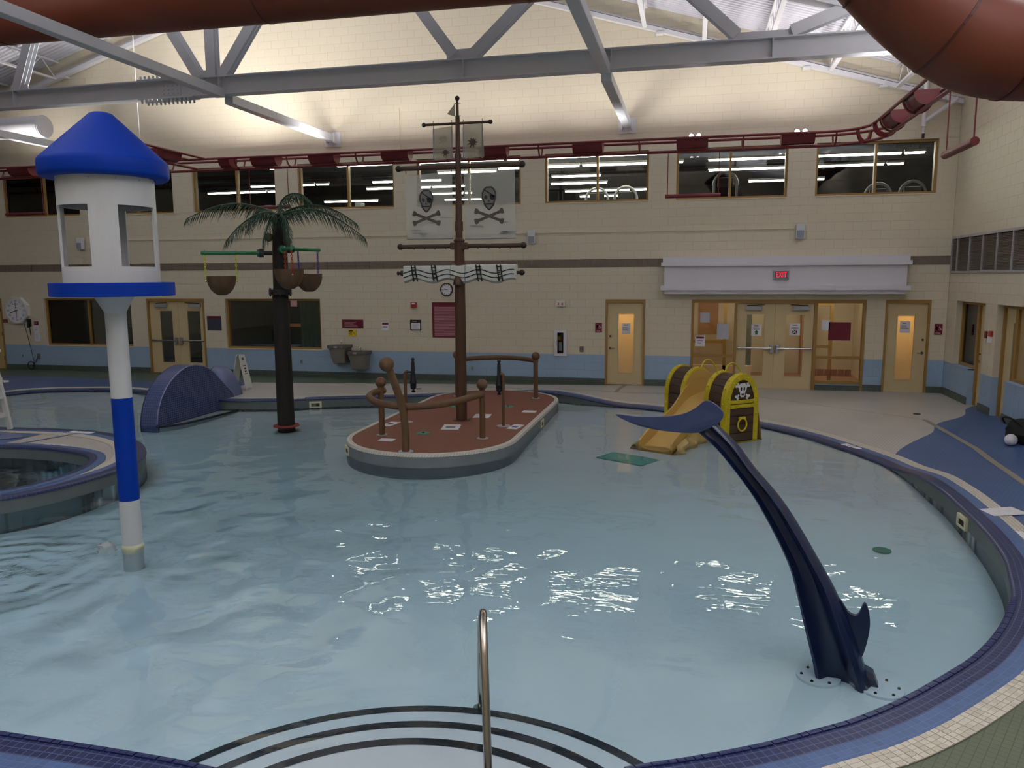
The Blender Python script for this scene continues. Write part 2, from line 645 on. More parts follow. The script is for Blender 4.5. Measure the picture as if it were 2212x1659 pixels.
# ================================================================== roof
bb = B()
rows = []
y = YF
while y < D + 0.3:
    for dy, dz in ((0.0, 0.0), (0.06, 0.0), (0.075, 0.045), (0.135, 0.045)):
        rows.append((y + dy, dz))
    y += 0.15
xs = [XL - 0.25, RIDGE_X, XR + 0.4]
vs = [(x, yy, roof_z(x) + dz) for yy, dz in rows for x in xs]
fs = []
for i in range(len(rows) - 1):
    for k in range(2):
        fs.append((i * 3 + k, i * 3 + k + 1, (i + 1) * 3 + k + 1, (i + 1) * 3 + k))
struct(bb.add(vs, fs).make('ceiling', 'deck_steel'))

# open-web joists running from truss to gable wall
JX = [-21.6, -19.8, -18.0, -16.2, -14.4, -12.6, -10.8, -7.9, -6.1, -4.3, -2.7, -1.27, 0.12, 1.52, 2.95, 4.4]
JD = 0.48
for i, x in enumerate(JX):
    zt = roof_z(x) - 0.03
    zb = zt - JD
    side = 'left' if x < RIDGE_X else 'right'
    nth = ['first', 'second', 'third', 'fourth', 'fifth', 'sixth', 'seventh', 'eighth', 'ninth'][i if side == 'left' else len(JX) - 1 - i]
    t = thing('roof_joist', '%s white open-web roof joist counted from the %s wall' % (nth, side), 'joist', (x, 12, zb), group='roof joists on the %s slope' % side)
    for nm, z in (('top_chord', zt), ('bottom_chord', zb)):
        B().box(x - 0.05, x + 0.05, 6.0, D, z - 0.025, z + 0.025).make(nm, 'white_metal', t)
    y, up = D - 0.1, 0
    while y > 9.0:
        B().tube([(x, y, zt if up else zb), (x, y - 0.5, zb if up else zt)], 0.014, 6).make('web_bar', 'white_metal', t)
        up = 1 - up
        y -= 0.5
# sloped ledger channel along the gable
for s, xe in ((-1, XL), (1, XR)):
    t = thing('roof_ledger', 'white sloped ledger channel on the gable wall, %s side' % ('left' if s < 0 else 'right'), 'beam', (RIDGE_X, D - 0.1, roof_z(RIDGE_X) - 0.5))
    for off, hh in ((-0.50, 0.10), (-0.40, 0.04)):
        p0 = (RIDGE_X, D - 0.09, roof_z(RIDGE_X) + off)
        p1 = (xe, D - 0.09, roof_z(xe) + off)
        B().bar(p0, p1, 0.14 if hh > .05 else .05, hh).make('channel', 'white_metal', t)
    for k in range(1, 9):
        f = k / 9
        p = Vector((RIDGE_X + (xe - RIDGE_X) * f, D - 0.09, roof_z(RIDGE_X + (xe - RIDGE_X) * f) - 0.57))
        B().box(p.x - 0.08, p.x + 0.08, D - 0.18, D - 0.02, p.z - 0.03, p.z + 0.02).make('clip', 'white_metal', t)

# ================================================================== pool plan
FRONT = [(-9.2, 4.6), (-7.0, 3.75), (-5.4, 3.62), (-4.08, 3.61), (-3.45, 3.61), (-2.86, 3.6), (-2.3, 3.57), (-1.3, 3.62), (-0.75, 3.85), (-0.23, 4.13),
         (0.08, 4.28), (0.46, 4.49), (0.84, 4.74), (1.09, 4.92), (1.42, 5.22), (1.81, 5.64), (2.11, 6.0), (2.42, 6.48), (2.67, 6.97), (2.81, 7.31),
         (2.95, 7.78), (3.06, 8.2), (3.13, 8.66), (3.18, 9.16), (3.21, 9.87), (3.22, 10.63), (3.18, 11.3)]
BEACH_R = [(3.14, 12.1), (3.01, 12.85), (2.84, 13.35), (2.54, 14.02), (2.02, 14.97), (1.31, 15.8), (0.4, 16.55), (-0.62, 17.24), (-1.4, 17.55), (-2.19, 17.76)]
BACK = [(-2.9, 18.0), (-3.6, 18.3), (-5.2, 17.6), (-6.0, 17.23), (-6.53, 16.98), (-7.24, 16.69), (-8.31, 16.27), (-9.12, 15.86), (-10.34, 15.56), (-10.85, 15.7), (-11.3, 16.05), (-12.1, 16.35), (-12.8, 16.6)]
BEACH_L = [(-13.46, 17.05), (-14.2, 17.33), (-15.0, 17.43), (-15.89, 17.26), (-16.76, 16.91), (-17.18, 16.3), (-17.9, 15.2), (-18.1, 14.0)]
PEN = [(-17.6, 12.6), (-16.0, 11.95), (-14.2, 11.82), (-12.68, 11.86), (-11.48, 11.94), (-10.7, 11.9), (-10.12, 11.76), (-9.6, 11.52), (-9.2, 11.28), (-8.9, 11.02), (-8.56, 10.64), (-8.35, 10.34),
       (-8.21, 10.02), (-8.11, 9.43), (-8.16, 8.73), (-8.3, 8.23), (-8.53, 7.88), (-9.3, 7.1), (-10.0, 6.2), (-10.0, 5.3)]
POOL = FRONT + BEACH_R + BACK + BEACH_L + PEN           # counter-clockwise
SPA = [(-8.85, 8.19), (-8.74, 8.38), (-8.67, 8.78), (-8.68, 9.22), (-8.83, 9.66), (-9.05, 10.0), (-9.34, 10.23), (-9.85, 10.4), (-10.49, 10.49), (-11.21, 10.45), (-12.0, 10.2), (-12.4, 9.4), (-11.6, 8.3), (-10.2, 7.7), (-9.3, 7.75)]
pool_s = [(p.x, p.y) for p in smooth_path([(x, y, 0) for x, y in POOL], 5, True)]
spa_s = [(p.x, p.y) for p in smooth_path([(x, y, 0) for x, y in SPA], 5, True)]

def seg_dist(P, line, closed):
    """distance of points P (n,2) to a polyline"""
    P = np.asarray(P, float)
    L = np.asarray(line, float)
    A = L if closed else L[:-1]
    Bq = np.roll(L, -1, 0) if closed else L[1:]
    best = np.full(len(P), 1e9)
    for a, b in zip(A, Bq):
        d = b - a
        t = np.clip(((P - a) @ d) / max(d @ d, 1e-12), 0, 1)
        best = np.minimum(best, np.hypot(*(P - a - t[:, None] * d).T))
    return best

def inside(P, poly):
    P = np.asarray(P, float)
    L = np.asarray(poly, float)
    r = np.zeros(len(P), bool)
    j = len(L) - 1
    for i in range(len(L)):
        c = ((L[i, 1] > P[:, 1]) != (L[j, 1] > P[:, 1]))
        with np.errstate(divide='ignore', invalid='ignore'):
            xi = (L[j, 0] - L[i, 0]) * (P[:, 1] - L[i, 1]) / (L[j, 1] - L[i, 1]) + L[i, 0]
        r ^= c & (P[:, 0] < xi)
        j = i
    return r

def sstep(t):
    t = np.clip(t, 0, 1)
    return t * t * (3 - 2 * t)

def deck_z(P):
    d = np.minimum(seg_dist(P, BEACH_R[1:-1], False), seg_dist(P, BEACH_L[1:-1], False))
    return -0.165 * (1 - sstep(d / 1.7))

def floor_z(P):
    d = np.minimum(seg_dist(P, BEACH_R[1:-1], False), seg_dist(P, BEACH_L[1:-1], False))
    Y = np.asarray(P, float)[:, 1]
    return -0.215 - 0.25 * np.clip(d / 5.5, 0, 1) ** 0.9 * np.clip((17.5 - Y) / 9.0, 0.15, 1)

def grid(x0, x1, y0, y1, st, keep, zf):
    nx, ny = int(round((x1 - x0) / st)), int(round((y1 - y0) / st))
    xs_, ys_ = x0 + st * np.arange(nx + 1), y0 + st * np.arange(ny + 1)
    X, Y = np.meshgrid(xs_, ys_)
    P = np.stack([X.ravel(), Y.ravel()], 1)
    Cx, Cy = np.meshgrid(xs_[:-1] + st / 2, ys_[:-1] + st / 2)
    K = keep(np.stack([Cx.ravel(), Cy.ravel()], 1))
    Z = zf(P)
    idx = np.full(len(P), -1)
    b = B()
    used = {}
    W = nx + 1
    for c in np.nonzero(K)[0]:
        i, j = c % nx, c // nx
        q = []
        for v in (j * W + i, j * W + i + 1, (j + 1) * W + i + 1, (j + 1) * W + i):
            if v not in used:
                used[v] = len(b.v)
                b.v.append((float(P[v, 0]), float(P[v, 1]), float(Z[v])))
            q.append(used[v])
        b.f.append(tuple(q))
    return b

# tiled deck: one floor, the tile colours lie in fields
def deck_material():
    m, nt, bs, out = nodes_of('deck_tile')
    L = nt.links
    tc = nt.nodes.new('ShaderNodeTexCoord')
    sp = nt.nodes.new('ShaderNodeSeparateXYZ')
    L.new(tc.outputs['Object'], sp.inputs[0])
    def mth(op, a, b=None, clamp=False):
        n = nt.nodes.new('ShaderNodeMath')
        n.operation = op
        n.use_clamp = clamp
        for i, q in enumerate((a, b)):
            if q is None:
                continue
            if isinstance(q, (int, float)):
                n.inputs[i].default_value = q
            else:
                L.new(q, n.inputs[i])
        return n.outputs[0]
    X, Y = sp.outputs[0], sp.outputs[1]
    wav = mth('MULTIPLY', mth('SINE', mth('MULTIPLY', Y, 3.1)), 0.09)
    e1 = mth('ADD', mth('MULTIPLY', mth('SUBTRACT', Y, 12.72), 0.56), mth('ADD', wav, 2.95))
    blue_r = mth('GREATER_THAN', X, e1)
    blue_l = mth('MULTIPLY', mth('LESS_THAN', X, -11.35), mth('GREATER_THAN', Y, 6.8))
    gb = mth('ADD', mth('MULTIPLY', mth('MAXIMUM', mth('ADD', X, 11.0), 0.0), 0.14), 18.5)
    green_b = mth('GREATER_THAN', Y, gb)
    green_f = mth('LESS_THAN', Y, 7.0)
    def mix(f, a, b):
        n = nt.nodes.new('ShaderNodeMixRGB')
        L.new(f, n.inputs[0])
        for i, q in ((1, a), (2, b)):
            if isinstance(q, str):
                n.inputs[i].default_value = hexc(q)
            else:
                L.new(q, n.inputs[i])
        return n.outputs[0]
    c = mix(blue_r, 'c4c1b8', '4a6796')
    c = mix(blue_l, c, '546c98')
    c = mix(green_b, c, '5d6b58')
    c = mix(green_f, c, '66725c')
    no = nt.nodes.new('ShaderNodeTexNoise')
    no.inputs['Scale'].default_value = 1.3
    no.inputs['Detail'].default_value = 5
    L.new(tc.outputs['Object'], no.inputs['Vector'])
    dirt = nt.nodes.new('ShaderNodeMixRGB')
    dirt.blend_type = 'MULTIPLY'
    dirt.inputs[0].default_value = 0.25
    L.new(c, dirt.inputs[1])
    L.new(no.outputs['Fac'], dirt.inputs[2])
    br = nt.nodes.new('ShaderNodeTexBrick')
    br.offset = 0
    br.inputs['Brick Width'].default_value = 0.0515
    br.inputs['Row Height'].default_value = 0.0515
    br.inputs['Mortar Size'].default_value = 0.0028
    br.inputs['Scale'].default_value = 1.0
    rot = nt.nodes.new('ShaderNodeMapping')
    rot.inputs['Rotation'].default_value = (0, 0, R(28))
    L.new(tc.outputs['Object'], rot.inputs[0])
    L.new(rot.outputs[0], br.inputs['Vector'])
    gm = nt.nodes.new('ShaderNodeMixRGB')
    gm.blend_type = 'MULTIPLY'
    gm.inputs[2].default_value = (0.62, 0.62, 0.62, 1)
    L.new(br.outputs['Fac'], gm.inputs[0])
    L.new(dirt.outputs[0], gm.inputs[1])
    L.new(gm.outputs[0], bs.inputs['Base Color'])
    bs.inputs['Roughness'].default_value = 0.42
    bp = nt.nodes.new('ShaderNodeBump')
    bp.inputs['Strength'].default_value = 0.3
    bp.inputs['Distance'].default_value = 0.002
    bp.invert = True
    L.new(br.outputs['Fac'], bp.inputs['Height'])
    L.new(bp.outputs[0], bs.inputs['Normal'])
    MATS['deck_tile'] = m
deck_material()

def keep_deck(P):
    d = np.minimum(seg_dist(P, pool_s, True), seg_dist(P, spa_s, True))
    return ~inside(P, pool_s) & ~inside(P, spa_s) & (d > 0.16)
floor = struct(grid(-22.5, 6.1, 1.8, 20.4, 0.1, keep_deck, deck_z).make('floor', 'deck_tile'))
B().box(XL, 6.1, YF, 1.8, -0.1, 0.0).make('outer_slab', 'deck_tile', floor)
B().box(XL, -22.5, 1.8, 20.2, -0.1, 0.0).make('outer_slab', 'deck_tile', floor)

# basin: floor and side walls
def keep_in(poly):
    def k(P):
        return inside(P, poly) | (seg_dist(P, poly, True) < 0.14)
    return k
basin = struct(grid(-18.6, 3.7, 3.2, 18.8, 0.14, keep_in(pool_s), floor_z).make('pool_basin', 'plaster', smooth=True))

def ribbon(poly, offs, zoff, closed=True, uv=True):
    """strip that follows an outline; offs are outward distances with heights"""
    N = len(poly)
    P = np.asarray(poly)
    T = np.roll(P, -1, 0) - np.roll(P, 1, 0)
    T /= np.linalg.norm(T, axis=1)[:, None]
    Nn = np.stack([T[:, 1], -T[:, 0]], 1)
    S = np.concatenate([[0], np.cumsum(np.linalg.norm(np.roll(P, -1, 0) - P, axis=1))])
    return P, Nn, S

def dense(poly, step):
    P = np.asarray(poly + [poly[0]])
    out = []
    for a, b in zip(P[:-1], P[1:]):
        n = max(1, int(np.ceil(np.linalg.norm(b - a) / step)))
        for k in range(n):
            out.append(tuple(a + (b - a) * k / n))
    return out

def band(poly, sign, prof, name, material, parent, zf, smooth=False):
    """prof: list of (outward offset, height above local deck or absolute when wrapped)"""
    P, Nn, S = ribbon(poly, None, None)
    N = len(P)
    b = B()
    b.uv = []
    acc = 0.0
    last = None
    cols = []
    for j, (o, h) in enumerate(prof):
        Q = P + Nn * o * sign
        if isinstance(h, tuple):
            z = np.full(N, h[0])
        else:
            z = zf(Q) + h
        if last is not None:
            pj = prof[j - 1]
            h0 = pj[1][0] if isinstance(pj[1], tuple) else pj[1]
            h1 = h[0] if isinstance(h, tuple) else h
            acc += math.hypot(o - pj[0], h1 - h0)
        last = o
        for i in range(N + 1):
            k = i % N
            b.v.append((float(Q[k, 0]), float(Q[k, 1]), float(z[k])))
            b.uv.append((float(S[i]), acc))
    W = N + 1
    for j in range(len(prof) - 1):
        for i in range(N):
            q = (j * W + i, j * W + i + 1, (j + 1) * W + i + 1, (j + 1) * W + i)
            b.f.append(q if sign > 0 else q[::-1])
    return b.make(name, material, parent, smooth)

pool_d = dense(pool_s, 0.12)
spa_d = dense(spa_s, 0.1)
# pool outline runs counter-clockwise, so the outward normal points to the deck
zero = lambda Q: np.zeros(len(Q))
wallp = band(pool_d, 1, [(0.0, -0.02), (0.0, (-0.9,))], 'side_wall', 'pool_wall', basin, deck_z)
coping = root('pool_coping', (0, 10, 0))
band(pool_d, 1, [(-0.012, -0.03), (-0.016, -0.012), (-0.008, 0.0), (0.006, 0.008), (0.03, 0.010), (0.17, 0.008)], 'navy_tile_band', 'tile_navy', coping, deck_z, True)
band(pool_d, 1, [(0.17, 0.0075), (0.30, 0.0065)], 'blue_tile_band', 'tile_blue', coping, deck_z)
band(pool_d, 1, [(0.30, 0.006), (0.46, 0.0045)], 'white_tile_band', 'tile_white', coping, deck_z)
spa_floor = struct(grid(-12.8, -8.4, 7.4, 10.8, 0.1, keep_in(spa_s), lambda P: np.full(len(P), -0.75)).make('spa_basin', 'plaster'))
band(spa_d, 1, [(0.0, -0.02), (0.0, (-0.9,))], 'side_wall', 'pool_wall', spa_floor, zero)
spa_c = root('spa_coping', (-10, 9, 0))
band(spa_d, 1, [(-0.012, -0.03), (-0.016, -0.012), (-0.008, 0.0), (0.006, 0.012), (0.03, 0.014), (0.10, 0.013)], 'navy_tile_band', 'tile_navy', spa_c, zero, True)
band(spa_d, 1, [(0.10, 0.0125), (0.22, 0.0115)], 'blue_tile_band', 'tile_blue', spa_c, zero)

# nosing tiles nearest the camera, each its own piece, standing proud of the band
tile_src = {}
def tile_piece(i, wdt):
    b = B()
    prof = [(-0.020, -0.055), (-0.024, -0.02), (-0.018, 0.004), (-0.002, 0.016), (0.02, 0.019), (0.034, 0.018), (0.034, 0.006)]
    a = [(o, -wdt / 2, h) for o, h in prof] + [(o, wdt / 2, h) for o, h in prof]
    n = len(prof)
    b.add(a, [(k, n + k, n + k + 1, k + 1) for k in range(n - 1)] + [tuple(range(n)), tuple(range(2 * n - 1, n - 1, -1))])
    return b
src = tile_piece(0, 0.046).make('nosing_tile', mat('nosing_navy', '222f60', 0.3, var=0.15, scale=3), coping, local=True)
flat = B().box(0.0, 0.044, -0.023, 0.023, 0.0, 0.006)
P, Nn, S = ribbon(dense(pool_s, 0.01), None, None)
Sx = S[:-1]
spots = []
s0 = 0.0
while s0 < S[-1]:
    k = int(np.searchsorted(Sx, s0)) % len(P)
    x, y = P[k]
    if (-4.4 < x < -2.25 and y < 4.0) or (x > -0.28 and y < 7.2 and x > -0.5):
        spots.append((x, y, Nn[k]))
    s0 += 0.052
first = True
for x, y, n in spots[:300]:
    ang = math.atan2(n[1], n[0])
    if first:
        o = src
        first = False
    else:
        o = bpy.data.objects.new('nosing_tile', src.data)
        COL.objects.link(o)
        o.parent = coping
    o.location = (x - coping.location.x, y - coping.location.y, 0)
    o.rotation_euler = (0, 0, ang)
# white border tiles near the camera, four rows
wsrc = None
cnt = 0
wmats = [mat('border_tile_a', 'd3cfc0', 0.4, var=0.05), mat('border_tile_b', 'c6c1b0', 0.4, var=0.05)]
wm = [B().box(0, 0.037, -0.024, 0.024, 0, 0.006).mesh('border_tile') for _ in range(2)]
for q in (0, 1):
    wm[q].materials.append(wmats[q])
for i, (x, y, n) in enumerate(spots):
    if not (x > 0.55 and y < 6.4):
        continue
    for rw in range(4):
        if cnt >= 300:
            break
        o = bpy.data.objects.new('border_tile', wm[rnd.randrange(2)])
        COL.objects.link(o)
        o.parent = coping
        d = 0.302 + 0.0395 * rw
        o.location = (x + n[0] * d - coping.location.x, y + n[1] * d - coping.location.y, 0.004)
        o.rotation_euler = (0, 0, math.atan2(n[1], n[0]))
        o.scale = (1, 1.0 + 0.0 * rw, 1)
        cnt += 1

# entry steps under water: three curved treads with black nosing stripes
STC = (-1.43, 3.16)
steps = root('pool_steps', (STC[0], STC[1], -0.6))
for rr, z in ((2.03, -0.42), (1.73, -0.36), (1.43, -0.30)):
    poly = arc(STC, rr, R(2), R(178), 40, z)
    B().ext(poly, (0, 0, -0.3)).make('tread', 'step_plaster', steps)
    inner, outer = arc(STC, rr - 0.07, R(2), R(178), 60, z + 0.004), arc(STC, rr + 0.004, R(2), R(178), 60, z + 0.004)
    bb = B()
    bb.loft([inner, outer], closed=False)
    bb.loft([outer, [(x, y, zz - 0.03) for x, y, zz in outer]], closed=False)
    bb.make('nosing_stripe', 'stripe_black', steps)

# ------------------------------------------------------------------ water
def water_material():
    m, nt, b, out = nodes_of('water')
    L = nt.links
    def node(t):
        return nt.nodes.new(t)
    tc = node('ShaderNodeTexCoord')
    def mth(op, a, bq=None, clamp=False):
        n = node('ShaderNodeMath')
        n.operation = op
        n.use_clamp = clamp
        for i, q in enumerate((a, bq)):
            if q is None:
                continue
            if isinstance(q, (int, float)):
                n.inputs[i].default_value = q
            else:
                L.new(q, n.inputs[i])
        return n.outputs[0]
    def noise(scale, detail, stretch=(1, 1, 1), dist=0.0):
        mp = node('ShaderNodeMapping')
        mp.inputs['Scale'].default_value = stretch
        L.new(tc.outputs['Object'], mp.inputs[0])
        n = node('ShaderNodeTexNoise')
        n.inputs['Scale'].default_value = scale
        n.inputs['Detail'].default_value = detail
        n.inputs['Distortion'].default_value = dist
        L.new(mp.outputs[0], n.inputs['Vector'])
        return n.outputs['Fac']
    sp = node('ShaderNodeSeparateXYZ')
    L.new(tc.outputs['Object'], sp.inputs[0])
    # bubbling jet beyond the left edge: concentric rings that die away
    dx, dy = mth('ADD', sp.outputs[0], 6.75), mth('ADD', sp.outputs[1], -6.15)
    rr = mth('SQRT', mth('ADD', mth('MULTIPLY', dx, dx), mth('MULTIPLY', dy, dy)))
    fall = mth('SUBTRACT', 1.0, mth('DIVIDE', rr, 1.7), True)
    rings = mth('MULTIPLY', mth('SINE', mth('ADD', mth('MULTIPLY', rr, 26.0), mth('MULTIPLY', noise(2.0, 1), 7.0))), mth('MULTIPLY', fall, 0.012))
    chop = mth('MULTIPLY', noise(8.0, 4, dist=1.0), mth('MULTIPLY', mth('MULTIPLY', fall, fall), 0.05))
    # slow swell, a little stronger towards the jet
    far = mth('SUBTRACT', 1.0, mth('DIVIDE', rr, 6.5), True)
    amp = mth('ADD', 0.017, mth('MULTIPLY', mth('MULTIPLY', far, far), 0.17))
    swell = mth('MULTIPLY', noise(1.7, 0.6, dist=0.5), amp)
    ripple = mth('MULTIPLY', noise(4.6, 2.5, (0.8, 1.6, 1)), mth('ADD', 0.0018, mth('MULTIPLY', far, 0.002)))
    h = mth('ADD', mth('ADD', rings, chop), mth('ADD', swell, ripple))
    bp = node('ShaderNodeBump')
    bp.inputs['Strength'].default_value = 1.0
    bp.inputs['Distance'].default_value = 1.0
    L.new(h, bp.inputs['Height'])
    gl = node('ShaderNodeBsdfGlossy')
    gl.inputs['Roughness'].default_value = 0.004
    L.new(bp.outputs[0], gl.inputs['Normal'])
    tr = node('ShaderNodeBsdfTransparent')
    tr.inputs[0].default_value = (0.96, 0.99, 1, 1)
    fr = node('ShaderNodeFresnel')
    fr.inputs[0].default_value = 1.333
    L.new(bp.outputs[0], fr.inputs['Normal'])
    mx = node('ShaderNodeMixShader')
    L.new(fr.outputs[0], mx.inputs[0])
    L.new(tr.outputs[0], mx.inputs[1])
    L.new(gl.outputs[0], mx.inputs[2])
    L.new(mx.outputs[0], out.inputs['Surface'])
    va = node('ShaderNodeVolumeAbsorption')
    va.inputs['Color'].default_value = (0.38, 0.80, 0.93, 1)
    va.inputs['Density'].default_value = 0.68
    L.new(va.outputs[0], out.inputs['Volume'])
    MATS['water'] = m
water_material()

def water_body(poly, name, label):
    P = np.asarray(poly)
    top = [(x, y, WATER) for x, y in poly]
    o = B().ext([(x, y, -0.98) for x, y in poly], (0, 0, WATER + 0.98)).make(name, 'water')
    o['kind'] = 'stuff'
    return tag(o, label, 'water')
water_body(pool_s, 'pool_water', 'clear pale blue pool water filling the leisure pool')
water_body(spa_s, 'spa_water', 'dark still water in the round pool inside the left peninsula')
# ================================================================== windows, doors and the rooms behind them
def frame_rect(r, x0, x1, z0, z1, y0, y1, w, parts=('jamb', 'jamb', 'head', 'sill'), material='frame_tan'):
    B().box(x0, x0 + w, y0, y1, z0, z1).make(parts[0], material, r)
    B().box(x1 - w, x1, y0, y1, z0, z1).make(parts[1], material, r)
    B().box(x0 + w, x1 - w, y0, y1, z1 - w, z1).make(parts[2], material, r)
    if parts[3]:
        B().box(x0 + w, x1 - w, y0, y1, z0, z0 + w).make(parts[3], material, r)

def window(n, x0, x1, z0, z1, mull, pane='window_glass', y0=D + 0.07, dep=0.12, w=0.055):
    r = root('window_%d' % n, ((x0 + x1) / 2, D, z0))
    frame_rect(r, x0, x1, z0, z1, y0, y0 + dep, w)
    xs_ = [x0 + w] + [q for m in mull for q in (m - w / 2, m + w / 2)] + [x1 - w]
    for m in mull:
        B().box(m - w / 2, m + w / 2, y0 - 0.005, y0 + dep, z0 + w, z1 - w).make('mullion', 'frame_tan', r)
    for a, b in zip(xs_[::2], xs_[1::2]):
        B().box(a, b, y0 + 0.05, y0 + 0.056, z0 + w, z1 - w).make('pane', pane, r)
    B().box(x0, x1, D - 0.015, y0, z0 - 0.02, z0 + 0.004).make('ledge', 'cream_paint', r)
    return r

MU = [-18.9, -15.75, -12.49, -9.14, -5.75, -2.39, 0.82, 4.07]
for i, ((a, b), m) in enumerate(zip(UPW, MU)):
    window(i + 1, a, b, UB, UT, [m])
window(9, W1[0], W1[1], LOW_B, LOW_T, [-17.67], 'dark_glass')
window(10, W2[0], W2[1], LOW_B, LOW_T, [-11.47], 'dark_glass')

YD = D + 0.05        # face of the door leaves
def leaf(r, x0, x1, z0, z1, gx0, gx1, gz0, gz1, pane, pull=None, lever=None, lock=None):
    """one door leaf with a vision panel"""
    d = B()
    for q in rect_minus([(x0, x1, z0, z1)], (gx0, gx1, gz0, gz1)):
        d.box(q[0], q[1], YD, YD + 0.045, q[2], q[3])
    o = d.make('door_leaf', 'door_cream', r)
    o['label'] = 'cream door leaf with tall vision panel'
    B().box(gx0, gx1, YD + 0.018, YD + 0.026, gz0, gz1).make('vision_panel', pane, o)
    fr = 0.022
    for nm, (a0, a1, b0, b1) in (('bead', (gx0 - fr, gx0, gz0 - fr, gz1 + fr)), ('bead', (gx1, gx1 + fr, gz0 - fr, gz1 + fr)),
                                 ('bead', (gx0, gx1, gz1, gz1 + fr)), ('bead', (gx0, gx1, gz0 - fr, gz0))):
        B().box(a0, a1, YD - 0.008, YD + 0.01, b0, b1).make(nm, 'door_cream', o)
    return o

def closer(o, xc, z, s):
    B().box(xc - 0.19, xc + 0.19, YD - 0.07, YD, z - 0.05, z + 0.05).make('closer_box', 'closer_grey', o, bevel=0.008)
    B().bar((xc - s * 0.15, YD - 0.04, z + 0.065), (xc + s * 0.25, YD - 0.12, z + 0.085), 0.03, 0.018).make('closer_arm', 'black_metal', o)

def panic_bar(o, x0, x1, z, latch_right):
    B().tube([(x0, YD - 0.06, z), (x1, YD - 0.06, z)], 0.022, 10).make('push_bar', 'chrome', o, True)
    B().box(x0, x0 + 0.05, YD - 0.06, YD, z - 0.025, z + 0.025).make('bar_bracket', 'black_metal', o)
    lx = x1 if latch_right else x0
    B().box(lx - 0.045, lx + 0.045, YD - 0.075, YD, z - 0.12, z + 0.09).make('latch_case', 'chrome', o, bevel=0.012)

def lever(o, x, z, s):
    B().lathe([(0.001, -0.012), (0.03, -0.012), (0.03, 0.0)], (x, YD, z), 14, 1).make('rose', 'black_metal', o)
    B().tube([(x, YD - 0.03, z), (x + s * 0.03, YD - 0.04, z), (x + s * 0.12, YD - 0.04, z)], 0.011, 8).make('lever_handle', 'chrome', o)
    B().lathe([(0.001, -0.014), (0.024, -0.014), (0.024, 0.0)], (x, YD, z + 0.31), 14, 1).make('deadbolt', 'black_metal', o)

def poster(name, label, x0, x1, z0, z1, material='sign_white', y=None, cat='notice', group=None, dep=0.006):
    y = D - 0.004 if y is None else y
    t = thing(name, label, cat, ((x0 + x1) / 2, y, z0), group=group)
    B().box(x0, x1, y - dep, y, z0, z1).make('sheet', material, t)
    return t

def marks(t, x0, x1, z, h, n, material, y, dz):
    """rows of print too small to read"""
    for i in range(n):
        e = x1 - (x1 - x0) * rnd.choice((0, 0.02, 0.05, 0.3, 0.12))
        B().box(x0, e, y - 0.001, y, z - i * dz - h, z - i * dz).make('print_line', material, t)

def on_wall(y):
    return lambda cx, cz_: (lambda a, b, c: (cx + a, y - c, cz_ + b))
WT = on_wall(D - 0.012)

# single doors to the changing rooms
for n, (x0, x1), g, hx, s in ((2, D2, (-1.815, -1.425), -2.02, 1), (3, D3, (4.745, 5.11), 5.31, -1)):
    r = root('door_%d' % n, ((x0 + x1) / 2, D, 0))
    w = 0.05
    B().box(x0, x0 + w, D - 0.012, D + 0.14, 0, LOW_T).make('jamb', 'frame_tan', r)
    B().box(x1 - w, x1, D - 0.012, D + 0.14, 0, LOW_T).make('jamb', 'frame_tan', r)
    B().box(x0 + w, x1 - w, D - 0.012, D + 0.14, LOW_T - 0.08, LOW_T).make('head', 'frame_tan', r)
    o = leaf(r, x0 + w, x1 - w, 0.01, LOW_T - 0.08, g[0], g[1], 0.30, 1.82, 'frosted')
    lever(o, hx, 0.94, s)
    # the small lit room behind the pane
    room = root('changing_room', ((x0 + x1) / 2, D + 0.3, 0))
    room.name = 'changing_room'
    xc = (x0 + x1) / 2
    B().box(x0 - .05, x1 + .05, D + 1.2, D + 1.25, 0, 2.5).make('rear_wall', 'lobby_wall', room)
    B().box(x0 - .1, x0 - .05, D + 0.26, D + 1.25, 0, 2.5).make('cheek', 'lobby_wall', room)
    B().box(x1 + .05, x1 + .1, D + 0.26, D + 1.25, 0, 2.5).make('cheek', 'lobby_wall', room)
    B().box(x0 - .1, x1 + .1, D + 0.26, D + 1.25, 2.5, 2.55).make('lid', 'lobby_wall', room)
    la = bpy.data.lights.new('changing_lamp', 'AREA')
    la.shape = 'RECTANGLE'; la.size = 0.5; la.size_y = 0.3; la.energy = 24.0; la.color = (1, 0.88, 0.64)
    lo = bpy.data.objects.new('changing_lamp', la)
    lo.location = (xc, D + 0.75, 2.46)
    COL.objects.link(lo)
t = poster('door_notice', 'white notice taped on the glass of the changing room door beside the extinguisher', -1.73, -1.52, 1.31, 1.58, y=YD + 0.012)
marks(t, -1.68, -1.57, 1.545, 0.016, 1, 'ink', YD + 0.005, 0.03)
marks(t, -1.71, -1.54, 1.48, 0.010, 4, 'print_grey', YD + 0.005, 0.024)
t = poster('door_notice', 'white notice taped on the glass of the changing room door at the right corner', 4.80, 5.02, 1.41, 1.68, y=YD + 0.012)
marks(t, 4.85, 4.97, 1.645, 0.016, 1, 'ink', YD + 0.005, 0.03)
marks(t, 4.82, 5.0, 1.58, 0.010, 4, 'print_grey', YD + 0.005, 0.024)

